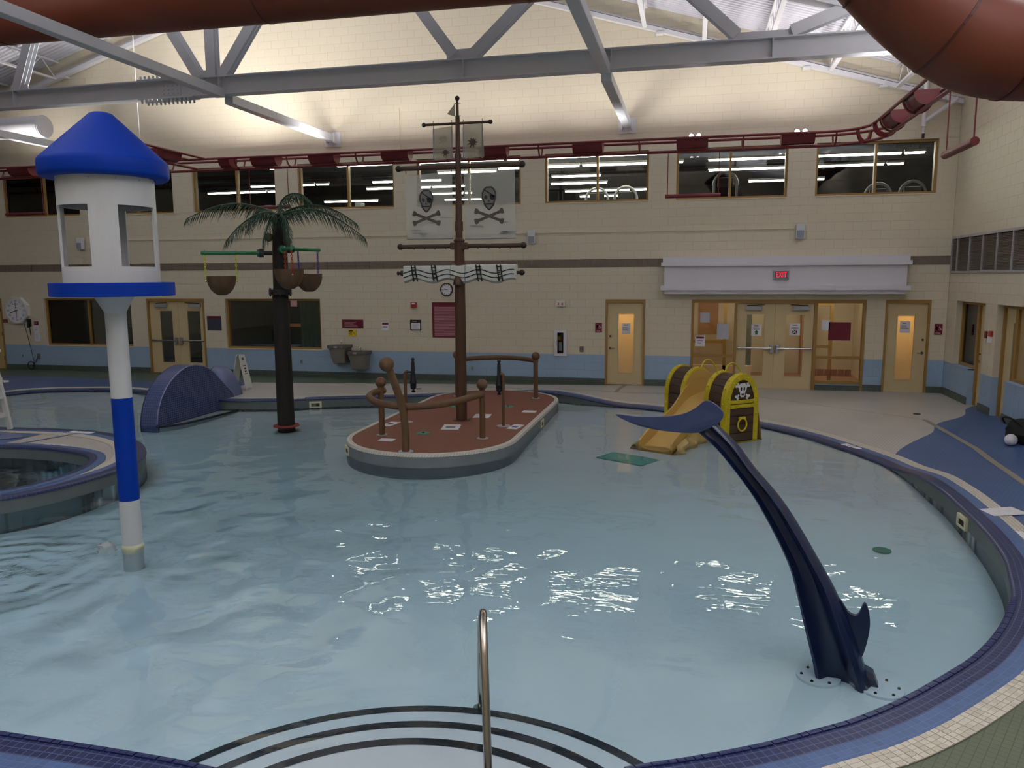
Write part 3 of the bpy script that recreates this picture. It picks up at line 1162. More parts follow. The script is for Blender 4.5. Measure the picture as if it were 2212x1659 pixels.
# double door on the left
r = root('door_1', ((D1[0] + D1[1]) / 2, D, 0))
w = 0.055
B().box(D1[0], D1[0] + w, D - 0.012, D + 0.14, 0, LOW_T).make('jamb', 'frame_tan', r)
B().box(D1[1] - w, D1[1], D - 0.012, D + 0.14, 0, LOW_T).make('jamb', 'frame_tan', r)
B().box(D1[0] + w, D1[1] - w, D - 0.012, D + 0.14, LOW_T - 0.08, LOW_T).make('head', 'frame_tan', r)
mid = -14.6
o = leaf(r, D1[0] + w, mid - 0.003, 0.01, LOW_T - 0.08, -15.2, -14.8, 0.32, 1.83, 'dark_glass')
closer(o, -15.14, 1.985, 1); panic_bar(o, -15.5, -14.68, 0.97, True)
o = leaf(r, mid + 0.003, D1[1] - w, 0.01, LOW_T - 0.08, -14.29, -13.88, 0.32, 1.83, 'dark_glass')
closer(o, -14.02, 1.985, -1); panic_bar(o, -14.52, -13.76, 0.97, False)

# flush door at the far left edge
r = root('door_4', ((D0[0] + D0[1]) / 2, D, 0))
B().box(D0[0], D0[0] + w, D - 0.012, D + 0.14, 0, LOW_T).make('jamb', 'frame_tan', r)
B().box(D0[1] - w, D0[1], D - 0.012, D + 0.14, 0, LOW_T).make('jamb', 'frame_tan', r)
B().box(D0[0] + w, D0[1] - w, D - 0.012, D + 0.14, LOW_T - .08, LOW_T).make('head', 'frame_tan', r)
B().box(D0[0] + w, D0[1] - w, D + 0.02, D + 0.065, 0.01, LOW_T - .08).make('door_leaf', mat('door_yellow', 'c9b276', 0.5), r)
for z in (0.35, 1.1, 1.85):
    B().box(D0[1] - w - 0.012, D0[1] - w + 0.012, D - 0.016, D + 0.02, z - 0.06, z + 0.06).make('hinge', 'black_metal', r)

# entrance: double door between two sidelights
r = root('door_5', ((EN[0] + EN[1]) / 2, D, 0))
fy0, fy1 = D - 0.012, D + 0.14
B().box(EN[0], EN[1], fy0, fy1, LOW_T - 0.085, LOW_T).make('head', 'frame_tan', r)
for a, b_ in ((EN[0], EN[0] + .06), (1.03, 1.09), (2.88, 2.95), (EN[1] - .06, EN[1])):
    B().box(a, b_, fy0, fy1, 0, LOW_T - 0.085).make('post', 'frame_tan', r)
for a, b_ in ((EN[0] + .06, 1.03), (2.95, EN[1] - .06)):
    B().box(a, b_, fy0, fy1, 0.76, 0.83).make('mid_rail', 'frame_tan', r)
    B().box(a, b_, fy0, fy1, 0.16, 0.23).make('bottom_rail', 'frame_tan', r)
    B().box(a, b_, D + 0.0, D + 0.2, 0.0, 0.16).make('plinth', 'blue_paint', r)
    B().box(a, b_, D - 0.02, D + 0.0, 0.0, 0.13).make('cove_tile_run', 'base_tile', r)
    B().box(a, b_, D + 0.05, D + 0.056, 0.23, 0.76).make('pane', 'window_glass', r)
    B().box(a, b_, D + 0.05, D + 0.056, 0.83, LOW_T - 0.085).make('pane', 'window_glass', r)
o = leaf(r, 1.093, 1.982, 0.01, LOW_T - 0.09, 1.325, 1.735, 0.31, 1.82, 'window_glass')
closer(o, 1.475, 1.98, 1); panic_bar(o, 1.12, 1.92, 1.0, True)
o = leaf(r, 1.988, 2.877, 0.01, LOW_T - 0.09, 2.24, 2.65, 0.31, 1.82, 'window_glass')
closer(o, 2.575, 1.98, -1); panic_bar(o, 2.05, 2.85, 1.0, False)
t = poster('door_notice', 'white notice with green up arrow on the left entrance door', 1.44, 1.68, 1.30, 1.58, y=YD + 0.012)
marks(t, 1.50, 1.62, 1.55, 0.014, 1, 'ink', YD + 0.005, 0.03)
marks(t, 1.48, 1.64, 1.50, 0.009, 3, 'print_grey', YD + 0.005, 0.018)
ax, az = 1.56, 1.385
B().ext([(ax - .028, YD + 0.004, az - .055), (ax + .028, YD + 0.004, az - .055), (ax + .028, YD + 0.004, az), (ax + .052, YD + 0.004, az), (ax, YD + 0.004, az + .06), (ax - .052, YD + 0.004, az), (ax - .028, YD + 0.004, az)], (0, 0.002, 0)).make('arrow', 'arrow_green', t)
t = poster('door_notice', 'white notice with crossed black disc on the right entrance door', 2.33, 2.575, 1.32, 1.605, y=YD + 0.012)
marks(t, 2.39, 2.52, 1.575, 0.014, 1, 'ink', YD + 0.005, 0.03)
marks(t, 2.37, 2.54, 1.52, 0.009, 3, 'print_grey', YD + 0.005, 0.018)
B().lathe([(0.001, 0.0), (0.056, 0.0), (0.056, 0.002), (0.001, 0.002)], (2.453, YD + 0.003, 1.405), 20, 1).make('disc', 'ink', t)
for s in (-1, 1):
    B().bar((2.453 - .032, YD + 0.002, 1.405 - s * .032), (2.453 + .032, YD + 0.002, 1.405 + s * .032), 0.018, 0.002, up=(0, 1, 0)).make('cross_bar', 'sign_white', t)
sheets = [('taped_sheet', 'plain pale sheet taped high on the left sidelight', .21, .44, 1.62, 1.87, 'sign_grey'),
          ('taped_sheet', 'larger pale sheet taped at the right of the left sidelight', .62, .90, 1.21, 1.59, 'sign_grey'),
          ('taped_sheet', 'pale sheet behind the maroon square on the right sidelight', 3.06, 3.25, 1.45, 1.70, 'sign_white')]
for nm, lb, a, b_, z0, z1, m in sheets:
    t = poster(nm, lb, a, b_, z0, z1, m, y=D + 0.049)
t = poster('mask_notice', 'white notice with maroon header low on the left sidelight', .10, .34, 1.02, 1.29, y=D + 0.049)
B().box(.125, .315, D + .0415, D + .043, 1.215, 1.265).make('header', 'maroon', t)
marks(t, .15, .29, 1.17, 0.012, 3, 'print_blue', D + 0.043, 0.03)
t = poster('maroon_panel', 'plain dark maroon square panel on the right sidelight', 3.22, 3.72, 1.21, 1.65, 'maroon', y=D + 0.049, cat='panel')

# lobby behind the entrance, lit warm
lob = root('entrance_lobby', (2, D + 2, 0))
LB = D + 3.4
B().box(-0.35, 4.4, LB, LB + .1, 0, 2.9).make('rear_wall', 'lobby_wall', lob)
B().box(-0.45, -0.35, D + .25, LB + .1, 0, 2.9).make('side_wall', 'lobby_wall', lob)
B().box(4.4, 4.5, D + .25, LB + .1, 0, 2.9).make('side_wall', 'lobby_wall', lob)
B().box(-0.45, 4.5, D + .25, LB + .1, 2.9, 2.98).make('lobby_lid', 'lobby_wall', lob)
B().box(-0.45, 4.5, D + .0, LB + .1, -0.06, -0.002).make('lobby_tiles', 'lobby_floor', lob)
B().box(-0.35, 1.6, D + 1.9, D + 2.0, 0, 0.35).make('low_wall', 'lobby_wall', lob)
for x in (0.85, 3.55):
    B().box(x, x + .08, D + 1.9, D + 2.0, 0, 2.9).make('inner_post', 'frame_tan', lob)
for z in (0.95, 2.2):
    B().box(-0.35, 0.85, D + 1.92, D + 1.98, z, z + .08).make('inner_rail', 'frame_tan', lob)
    B().box(2.9, 3.55, D + 1.92, D + 1.98, z * .9, z * .9 + .08).make('inner_rail', 'frame_tan', lob)
B().box(1.25, 1.62, D + 2.4, D + 2.46, 0, 2.1).make('inner_door', 'office_wall', lob)
B().box(2.2, 2.42, D + 2.4, D + 2.46, 0, 2.1).make('inner_door', 'office_wall', lob)
B().box(0.2, 0.75, LB - .03, LB, 1.1, 2.1).make('notice_board', 'board_brown', lob)
B().box(3.0, 3.3, LB - .4, LB, 0, 1.9).make('inner_cabinet', 'board_brown', lob)
for k in range(7):
    B().box(2.95 + k * .17, 3.1 + k * .17, D + 1.86, D + 1.9, 0.12, 0.3).make('wall_tile', mat('lobby_tile', '8a5a3c', 0.4) if k == 0 else 'lobby_tile', lob)
for x in (0.6, 2.2, 3.6):
    la = bpy.data.lights.new('lobby_lamp', 'AREA')
    la.shape = 'RECTANGLE'; la.size = 1.0; la.size_y = 0.3; la.energy = LOBBY_POWER; la.color = (1, 0.88, 0.70)
    lo = bpy.data.objects.new('lobby_lamp', la)
    lo.location = (x, D + 1.4, 2.85)
    COL.objects.link(lo)

# dark office behind the lower left windows
off = root('office_room', (-15, D + 3, 0))
B().box(-22.6, -9.2, D + 4.2, D + 4.3, 0, 2.9).make('rear_wall', 'office_wall', off)
B().box(-9.3, -9.2, D + .25, D + 4.2, 0, 2.9).make('side_wall', 'office_wall', off)
B().box(-22.6, -22.5, D + .25, D + 4.2, 0, 2.9).make('side_wall', 'office_wall', off)
B().box(-22.6, -9.2, D + .25, D + 4.3, 2.9, 2.98).make('office_lid', 'room_dark', off)
B().box(-22.6, -9.2, D, D + 4.3, -0.06, -0.004).make('office_tiles', 'room_dark', off)
la = bpy.data.lights.new('office_fill', 'AREA')
la.size = 1.2; la.energy = 34.0; la.color = (1, 0.9, 0.75)
lo = bpy.data.objects.new('office_fill', la)
lo.location = (-11.6, D + 2.0, 2.85)
COL.objects.link(lo)
lo = bpy.data.objects.new('office_fill', la)  # second light added to brighten the curtain behind the far left window
lo.location = (-18.0, D + 1.6, 2.85)
COL.objects.link(lo)
def curtain(label, x0, x1):
    pts = []
    n = int((x1 - x0) / 0.02)
    top = [(x0 + (x1 - x0) * i / n, D + 0.34 + 0.03 * math.sin(i * 1.05), LOW_T - .05) for i in range(n + 1)]
    bot = [(x, y, LOW_B + .02) for x, y, z in top]
    o = B().loft([top, bot], closed=False).make('window_curtain', 'curtain_green', None, True)
    return tag(o, label, 'curtain')
curtain('pale green curtain drawn inside the far left office window', -18.95, -18.05)
curtain('pale green curtain at the right end of the office window beside the fountains', -10.85, -10.13)
t = thing('notice_board', 'wooden framed notice board on the office wall seen through the window', 'board', (-12.2, D + 3.0, 1.0))
B().box(-13.1, -12.2, D + 3.0, D + 3.04, 1.25, 2.25).make('backing', 'room_dark', t)
for a, b_, z0, z1 in ((-13.14, -13.06, 1.2, 2.3), (-12.24, -12.14, 1.2, 2.3), (-13.06, -12.24, 1.2, 1.3), (-13.06, -12.24, 2.2, 2.3)):
    B().box(a, b_, D + 2.96, D + 3.04, z0, z1).make('frame_bar', 'board_brown', t)
for a, z, m in ((-13.0, 1.8, 'sign_yellow'), (-12.6, 1.85, 'print_pale'), (-12.95, 1.4, 'fire_red')):
    B().box(a, a + .22, D + 2.98, D + 3.0, z, z + .28).make('pinned_sheet', m, t)
t = thing('office_desk', 'dark office desk with a monitor behind the office window', 'desk', (-12.2, D + 1.4, 0))
B().box(-13.2, -11.4, D + 1.0, D + 1.7, 0.7, 0.75).make('desktop', 'room_ceiling', t)
for x in (-13.15, -11.5):
    B().box(x, x + .06, D + 1.05, D + 1.65, 0, 0.7).make('panel_leg', 'room_dark', t)
t = thing('computer_monitor', 'black computer monitor on the desk behind the office window', 'monitor', (-12.1, D + 1.4, 0.75))
B().box(-12.4, -11.85, D + 1.38, D + 1.42, 0.87, 1.2).make('screen', 'gym_dark', t)
B().box(-12.15, -12.1, D + 1.4, D + 1.45, 0.75, 0.95).make('stand', 'gym_dark', t)
t = thing('office_cabinet', 'dark storage cabinet behind the far left office window', 'cabinet', (-17.1, D + 1.5, 0))
B().box(-17.5, -16.7, D + 1.3, D + 1.8, 0, 1.25).make('carcass', 'room_dark', t)
B().box(-17.46, -17.12, D + 1.28, D + 1.3, 0.05, 1.2).make('cabinet_door', 'gym_dark', t)
B().box(-17.08, -16.74, D + 1.28, D + 1.3, 0.05, 1.2).make('cabinet_door', 'gym_dark', t)

# fitness room on the upper floor
gym = root('fitness_room', (-7, 30, 4))
B().box(-23, 9, 38, 38.1, 4.0, 7.2).make('rear_wall', 'room_dark', gym)
B().box(-23.1, -23, D + .25, 38, 4.0, 7.2).make('side_wall', 'room_dark', gym)
B().box(9, 9.1, D + .25, 38, 4.0, 7.2).make('side_wall', 'room_dark', gym)
B().box(-23, 9, D + .25, 38, 3.95, 4.05).make('gym_slab', 'room_dark', gym)
B().box(-23, 9, D + .25, 38, 6.95, 7.05).make('gym_lid', 'room_ceiling', gym)
for y in (22.0, 26.0, 31.0):
    B().box(-23, 9, y, y + .25, 6.6, 6.95).make('lid_beam', 'room_dark', gym)
B().tube([(-23, 23.4, 6.1), (9, 23.4, 6.1)], 0.22, 14).make('air_duct', 'room_ceiling', gym, True)
STRIPS = [(23.0, -13.2, -12.4), (23.0, -10.9, -0.6), (24.9, -6.2, -0.3), (24.75, 0.35, 6.4), (27.05, 0.4, 6.4), (27.4, -4.9, -3.1), (27.2, -11.5, -8.6), (27.3, -16.5, -13.2),
          (29.5, -5.3, -3.1), (29.2, -12.6, -8.5), (29.0, -19.5, -15.2), (30.6, 1.9, 4.95), (32.2, -5.2, -0.6), (31.6, -12.0, -8.9), (34.4, -4.9, -2.6), (33.6, -16.6, -13.6), (34.2, -11.0, -9.2), (25.4, -8.4, -6.3)]
ZST = 5.85
WNAME = ['far left', 'tower-side', 'left palm', 'right palm', 'mast', 'middle', 'entrance', 'corner']
ORD = ['first', 'second', 'third', 'fourth', 'fifth', 'sixth', 'seventh', 'eighth', 'ninth']
strip_seen = {}
for yy, x0, x1 in sorted(STRIPS):
    yy, x0, x1 = yy * .898, x0 * .898, x1 * .898
    x = x0
    while x < x1 - 0.3:
        e = min(x + 2.44, x1)
        xw = (x + e) / 2 * D / yy
        wi = min(range(8), key=lambda q: abs((UPW[q][0] + UPW[q][1]) / 2 - xw))
        k = strip_seen[wi] = strip_seen.get(wi, -1) + 1
        t = thing('strip_light', '%s fluorescent strip, from near to far, behind the %s upper window' % (ORD[k], WNAME[wi]), 'light', (x, yy, ZST), group='fluorescent strips in the fitness room')
        B().box(x, e - 0.05, yy - 0.04, yy + 0.04, ZST + .03, ZST + .09).make('housing', 'white_metal', t)
        B().box(x + 0.03, e - 0.08, yy - 0.04, yy + 0.04, ZST - .015, ZST + .03).make('lens', 'strip_glow', t)
        for q in (x + .15, e - .2):
            B().tube([(q, yy, ZST + .1), (q, yy, 6.95)], 0.008, 5).make('hanger', 'black_metal', t)
        x = e
def gym_machine(x, y, s, label):
    t = thing('exercise_machine', label, 'machine', (x, y, 4.05))
    B().box(x - .3, x + .3, y - .2, y + 1.3, 4.05, 4.2).make('deck', 'gym_dark', t)
    for q in (-.28, .28):
        B().tube([(x + q, y, 4.2), (x + q, y + .05, 4.6), (x + q, y - .1, 4.85 + s)], 0.03, 8).make('upright', 'gym_grey', t)
    B().tube([(x + .3 * math.cos(a), y - .1, 4.75 + s + .33 * math.sin(a)) for a in [math.pi * k / 12 for k in range(13)]], 0.035, 8).make('handle_hoop', 'gym_grey', t, True)
    B().box(x - .2, x + .2, y - .14, y - .06, 4.72 + s, 4.95 + s).make('console', 'gym_dark', t, bevel=.02)
gym_machine(-2.55, 21.3, 0.02, 'grey hooped exercise machine at the window right of the mast')
gym_machine(-1.8, 21.4, 0.05, 'second hooped exercise machine at the window right of the mast')
gym_machine(0.75, 21.0, 0.28, 'tall hooped exercise machine behind the window over the entrance')
gym_machine(4.35, 21.0, -0.1, 'low hooped exercise machine behind the window nearest the corner, by its mullion')
gym_machine(5.15, 21.1, -0.06, 'low hooped exercise machine behind the window nearest the corner, at its end')
for i, (x, y, lb) in enumerate(((-9.9, 21.5, 'dark exercise bike behind the window over the palm'), (-12.8, 21.5, 'dark exercise bike behind the window left of the palm'))):
    t = thing('exercise_bike', lb, 'machine', (x, y, 4.05))
    B().box(x - .5, x + .5, y - .06, y + .06, 4.05, 4.12).make('base', 'gym_dark', t)
    B().tube([(x + .3, y, 4.1), (x + .4, y, 4.75)], .04, 8).make('column', 'gym_grey', t)
    B().box(x + .3, x + .5, y - .15, y + .15, 4.75, 4.92).make('console', 'gym_grey', t, bevel=.02)
    B().box(x - .4, x - .1, y - .1, y + .1, 4.7, 4.78).make('saddle', 'gym_dark', t, bevel=.02)
    B().tube([(x - .2, y, 4.1), (x - .25, y, 4.7)], .03, 8).make('seat_post', 'gym_grey', t)

# right wall: recessed doors and windows
for n, (ya, yb, ysp, lever_y) in enumerate(((RA[0], RA[1], RA_SPLIT, 18.05), (RB[0], RB[1], RB_SPLIT, None))):
    X0 = XR + 0.12
    win_lo, win_hi = (ysp, yb) if n == 0 else (ya, ysp)
    dr_lo, dr_hi = (ya, ysp) if n == 0 else (ysp, yb)
    r = root('window_%d' % (11 + n), (XR, (win_lo + win_hi) / 2, LOW_B))
    w = 0.06
    B().box(X0, X0 + .12, win_lo, win_lo + w, LOW_B, LOW_T).make('jamb', 'frame_tan', r)
    B().box(X0, X0 + .12, win_hi - w, win_hi, LOW_B, LOW_T).make('jamb', 'frame_tan', r)
    B().box(X0, X0 + .12, win_lo + w, win_hi - w, LOW_T - w, LOW_T).make('head', 'frame_tan', r)
    B().box(X0, X0 + .12, win_lo + w, win_hi - w, LOW_B, LOW_B + w).make('sill', 'frame_tan', r)
    B().box(X0 + .05, X0 + .056, win_lo + w, win_hi - w, LOW_B + w, LOW_T - w).make('pane', 'dark_glass' if n == 0 else 'frosted', r)
    B().box(XR - .008, X0, win_lo, win_hi, LOW_B - .03, LOW_B + .004).make('ledge', 'blue_paint', r)
    r = root('door_%d' % (6 + n), (XR, (dr_lo + dr_hi) / 2, 0))
    B().box(X0, X0 + .14, dr_lo, dr_lo + w, 0, LOW_T).make('jamb', 'frame_tan', r)
    B().box(X0, X0 + .14, dr_hi - w, dr_hi, 0, LOW_T).make('jamb', 'frame_tan', r)
    B().box(X0, X0 + .14, dr_lo + w, dr_hi - w, LOW_T - w, LOW_T).make('head', 'frame_tan', r)
    g0, g1 = dr_lo + .12, dr_lo + .27
    d = B()
    for q in rect_minus([(dr_lo + w, dr_hi - w, 0.01, LOW_T - w)], (g0, g1, 0.35, 1.85)):
        d.box(X0 + .05, X0 + .095, q[0], q[1], q[2], q[3])
    o = d.make('door_leaf', 'door_cream', r)
    B().box(X0 + .07, X0 + .078, g0, g1, .35, 1.85).make('vision_panel', 'dark_glass', o)
    if n == 0:
        yl = dr_hi - w - .07
        B().lathe([(0.001, -0.015), (0.028, -0.015), (0.028, 0)], (X0 + .05, yl, .94), 12, 0).make('rose', 'chrome', o)
        B().tube([(X0 + .02, yl, .94), (X0 + .02, yl - .1, .94)], .011, 8).make('lever_handle', 'chrome', o)
        B().lathe([(0.001, -0.015), (0.02, -0.015), (0.02, 0)], (X0 + .05, yl, 1.1), 12, 0).make('deadbolt', 'black_metal', o)
room = root('side_room', (XR + 1, 17, 0))
B().box(XR + 1.6, XR + 1.7, 13.5, 19.9, 0, 2.7).make('rear_wall', 'office_wall', room)
B().box(XR + .25, XR + 1.7, 13.5, 19.9, 2.7, 2.75).make('side_lid', 'office_wall', room)
B().box(XR + .25, XR + 1.7, 17.1, 17.2, 0, 2.7).make('partition', 'lobby_wall', room)
B().box(XR + .1, XR + 1.7, 13.5, 19.9, -.06, -.004).make('side_tiles', 'office_wall', room)
la = bpy.data.lights.new('side_lamp', 'AREA')
la.size = 0.6; la.energy = 10; la.color = (1, .87, .7)
lo = bpy.data.objects.new('side_lamp', la)
lo.location = (XR + .9, 15.4, 2.65)
COL.objects.link(lo)
t = thing('room_sign', 'small maroon plate on the inner wall seen through the corner window', 'sign', (XR + 1.58, 18.8, 1.3))
B().box(XR + 1.57, XR + 1.59, 18.3, 18.6, 1.25, 1.65).make('plate', 'maroon', t)
# ================================================================== steel roof truss
TY, TZ0, TZ1 = 14.9, 6.5, 6.87
t = thing('steel_truss', 'grey steel roof truss spanning the room in front of the gable wall', 'truss', (RIDGE_X, TY, TZ0))
x0, x1 = XL + .02, XR - .02
B().box(x0, x1, TY - 0.13, TY + 0.13, TZ0, TZ0 + 0.025).make('bottom_flange', 'grey_steel', t)
B().box(x0, x1, TY - 0.13, TY + 0.13, TZ1 - 0.025, TZ1).make('top_flange', 'grey_steel', t)
B().box(x0, x1, TY - 0.012, TY + 0.012, TZ0 + 0.025, TZ1 - 0.025).make('beam_web', 'grey_steel', t)
for x in (-14.6, -9.93, -9.55, -4.35, -1.55, 1.25):
    for s in (-1, 1):
        ya, yb = sorted((TY + s * 0.012, TY + s * 0.125))
        B().box(x - 0.008, x + 0.008, ya, yb, TZ0 + 0.025, TZ1 - 0.025).make('stiffener', 'grey_steel', t)
def wsec(p0, p1, nm):
    """H-section web member in the truss plane, flanges seen as two pale edges"""
    o = B().bar(p0, p1, 0.20, 0.012, up=(0, 1, 0)).make(nm, 'grey_steel', t)
    d = (Vector(p1) - Vector(p0)).normalized()
    n = Vector((0, 1, 0)).cross(d).normalized()
    for s in (-1, 1):
        q = Vector((0, s * 0.1, 0))
        B().bar(Vector(p0) + q, Vector(p1) + q, 0.012, 0.2, up=tuple(n)).make('flange', 'grey_steel', o)
top = lambda x: roof_z(x) - 0.7
def member(x0_, z0_, dx, dz, nm='diagonal'):
    # run until the sloping top chord
    k = 0.0
    while z0_ + dz * k < top(x0_ + dx * k) and k < 20:
        k += 0.02
    wsec((x0_, TY, z0_), (x0_ + dx * k, TY, z0_ + dz * k), nm)
member(-14.55, 6.87, 0.40, 0.92)
member(-10.03, 6.87, -0.59, 0.95)
member(-9.73, 6.87, 0.0, 1.0, 'king_post')
member(-9.50, 6.87, 0.74, 0.97)
member(-4.55, 6.95, -0.66, 0.88)
member(-4.15, 6.95, 1.08, 0.95)
member(0.65, 6.95, -0.75, 0.70)
member(1.55, 6.95, 0.75, 0.26)
for s, xe in ((-1, XL + .1), (1, XR - .1)):
    B().bar((RIDGE_X, TY, top(RIDGE_X)), (xe, TY, top(xe)), 0.26, 0.3, up=(0, 1, 0)).make('top_chord', 'grey_steel', t)
for xa, xb, zt in ((-14.75, -14.3, 7.0), (-10.2, -9.35, 7.02), (-4.7, -4.0, 7.07), (0.5, 1.72, 7.0)):
    B().box(xa, xb, TY - 0.01, TY + 0.01, TZ1, zt).make('gusset_plate', 'grey_steel', t)
# bolted splice
B().box(-11.45, -10.15, TY - 0.14, TY + 0.14, TZ1, TZ1 + 0.018).make('splice_plate', 'grey_steel', t)
B().box(-11.45, -10.15, TY - 0.14, TY + 0.14, TZ0 - 0.018, TZ0).make('splice_plate', 'grey_steel', t)
B().box(-10.95, -10.5, TY - 0.03, TY - 0.012, TZ0 + 0.06, TZ1 - 0.06).make('splice_plate', 'grey_steel', t)
for k in range(12):
    x = -11.38 + k * 0.1
    for y in (TY - 0.1, TY + 0.1):
        B().lathe([(0.001, -0.075), (0.02, -0.07), (0.026, -0.035), (0.026, 0)], (x, y, TZ0 - 0.018), 6).make('bolt', 'grey_steel', t)
        if k < 6:
            B().lathe([(0.026, 0), (0.026, 0.035), (0.02, 0.07), (0.001, 0.075)], (x, y, TZ1 + 0.018), 6).make('bolt', 'grey_steel', t)
for k in range(4):
    for z in (6.60, 6.68, 6.76):
        B().lathe([(0.001, -0.02), (0.018, -0.02), (0.018, 0)], (-10.9 + k * 0.11, TY - 0.03, z), 6, 1).make('bolt', 'grey_steel', t)

for x, lb in ((-17.35, 'grey square brace running to the wall behind the lookout tower roof'), (-9.5, 'grey square brace running to the wall above the palm tree'), (-1.66, 'grey square brace running to the wall right of the mast')):
    t = thing('wall_brace', lb, 'brace', (x, D - 0.1, 6.42))
    B().box(x - 0.1, x + 0.1, TY + 0.14, D - 0.05, 6.36, 6.54).make('square_tube', 'grey_steel', t, bevel=0.012)
    if x > -12:
        B().box(x - 0.1, x + 0.1, 4.0, TY - 0.14, 6.42, 6.60).make('square_tube', 'grey_steel', t, bevel=0.012)
    B().box(x - 0.22, x + 0.22, D - 0.03, D, 6.24, 6.62).make('wall_plate', 'white_metal', t)
    for s in (-1, 1):
        B().box(x + s * 0.115 - 0.01, x + s * 0.115 + 0.01, D - 0.22, D - 0.03, 6.32, 6.58).make('lug', 'white_metal', t)

# ================================================================== red pipe truss with uplights
PB, PT = 5.54, 5.79            # bottom and top pipes
HW = 0.24                      # half spacing of the two top pipes
run_mid = []
XB0, XB1, YB = -22.0, 3.72, 18.4
rc = 1.0
back = [(XB0, YB), (XB1 - rc, YB)] + [(XB1 - rc + rc * math.sin(a), YB - rc + rc * math.cos(a)) for a in [R(q) for q in (15, 30, 45, 60, 75, 90)]] + [(XB1, 2.0)]
def offset_path(pts, d):
    out = []
    for i, p in enumerate(pts):
        a = Vector(pts[max(i - 1, 0)] + (0,))
        b = Vector(pts[min(i + 1, len(pts) - 1)] + (0,))
        tt = (b - a).normalized()
        out.append((p[0] - tt.y * d, p[1] + tt.x * d))
    return out
lt = thing('pipe_truss', 'dark red three-pipe lighting truss under the gable windows line and round the corner', 'truss', (-5, YB, PB))
for nm, d, z, rr in (('top_pipe', HW, PT, 0.03), ('top_pipe', -HW, PT, 0.03), ('bottom_pipe', 0.0, PB, 0.034)):
    B().tube([(x, y, z) for x, y in offset_path(back, d)], rr, 8).make(nm, 'red_pipe', lt, True)
left_run = thing('pipe_truss', 'short dark red three-pipe lighting truss running towards the viewer behind the tower roof', 'truss', (-12.45, 16, PB))
for nm, d, z, rr in (('top_pipe', HW, PT, 0.03), ('top_pipe', -HW, PT, 0.03), ('bottom_pipe', 0.0, PB, 0.034)):
    B().tube([(-12.45 + d, 15.2, z), (-12.45 + d, YB - HW - .04, z)], rr, 8).make(nm, 'red_pipe', left_run, True)

def hoop(x, y, along_x, parent, plate=False):
    """half hoop rib that ties the three pipes together"""
    pts = []
    for k in range(11):
        a = math.pi * k / 10
        u, z = HW * math.cos(a), PT - (PT - PB) * math.sin(a)
        pts.append((x, y + u, z) if along_x else (x + u, y, z))
    B().tube(pts, 0.02, 6).make('hoop_rib', 'red_pipe', parent)
for x in (-20.6, -18.95, -16.2, -13.5, -11.4, -9.95, -8.1, -5.8, -3.55, -1.25, 1.0, 2.9):
    hoop(x, YB, True, lt)
for y in (16.9, 15.2, 13.2, 11.0, 8.8):
    hoop(XB1, y, False, lt)
for y in (15.3, 16.3):
    hoop(-12.45, y, False, left_run)
# perforated collar plates on the corner bend
for cx, cy, ang in ((3.42, 18.1, 45), (3.68, 17.35, 80)):
    b = B()
    ux, uy = math.sin(R(ang)), math.cos(R(ang))
    outer = [(HW * 1.1 * math.cos(a), -0.30 * math.sin(a)) for a in [math.pi * k / 14 for k in range(15)]]
    inner = [(HW * .75 * math.cos(a), -0.20 * math.sin(a)) for a in [math.pi * k / 14 for k in range(14, -1, -1)]]
    dirx, diry = math.sin(R(ang)), math.cos(R(ang))
    o = b.ext([(cx + u * dirx, cy + u * diry, PT + z) for u, z in outer + inner], (0.03 * diry, -0.03 * dirx, 0)).make('collar_plate', 'red_pipe', lt)
    for k in range(1, 8):
        a = math.pi * k / 8
        u, z = HW * .93 * math.cos(a), -0.25 * math.sin(a)
        p = Vector((cx + u * dirx, cy + u * diry, PT + z))
        B().ball(p - Vector((diry, -dirx, 0)) * 0.004, 0.022, 8).make('hole_liner', 'white_metal', o)

def uplight(x, y, along_x, label, lit_lamps=False, L=0.68, power=1.0):
    """half-round red trough with a lamp that shines up"""
    t = thing('uplight_trough', label, 'uplight', (x, y, PB))
    n = 10
    prof = [((HW - 0.036) * math.cos(math.pi * k / n), PT + 0.035 - (PT - PB - 0.005) * (math.sin(math.pi * k / n) ** 0.8)) for k in range(n + 1)]
    def pl(s, u, z):
        return (x + s, y + u, z) if along_x else (x + u, y + s, z)
    B().loft([[pl(-L / 2, u, z) for u, z in prof], [pl(L / 2, u, z) for u, z in prof]], closed=False).make('trough_shell', 'red_pipe', t, True)
    for s in (-L / 2, L / 2):
        B().ext([pl(s, u, z) for u, z in prof], Vector(pl(s + .006, 0, 0)) - Vector(pl(s, 0, 0))).make('end_plate', 'red_pipe', t)
    B().box(*([x - L * .42, x + L * .42, y - .1, y + .1] if along_x else [x - .1, x + .1, y - L * .42, y + L * .42]), PB + .12, PB + .14).make('reflector', 'white_metal', t)
    if lit_lamps:
        for s in (-0.08, 0.08):
            B().ball((x + .06 + s, y - .08, PT + .06), 0.05, 10).make('lamp_head', 'lamp_glow', t)
    la = bpy.data.lights.new('uplight_lamp', 'AREA')
    la.shape = 'RECTANGLE'
    la.size, la.size_y = (L * .8, 0.18) if along_x else (0.18, L * .8)
    la.energy = UPLIGHT_POWER * power
    la.color = (1.0, 0.965, 0.93)
    lo = bpy.data.objects.new('uplight_lamp', la)
    lo.location = (x, y, PB + .17)
    lo.rotation_euler = (math.pi, 0, 0)
    COL.objects.link(lo)
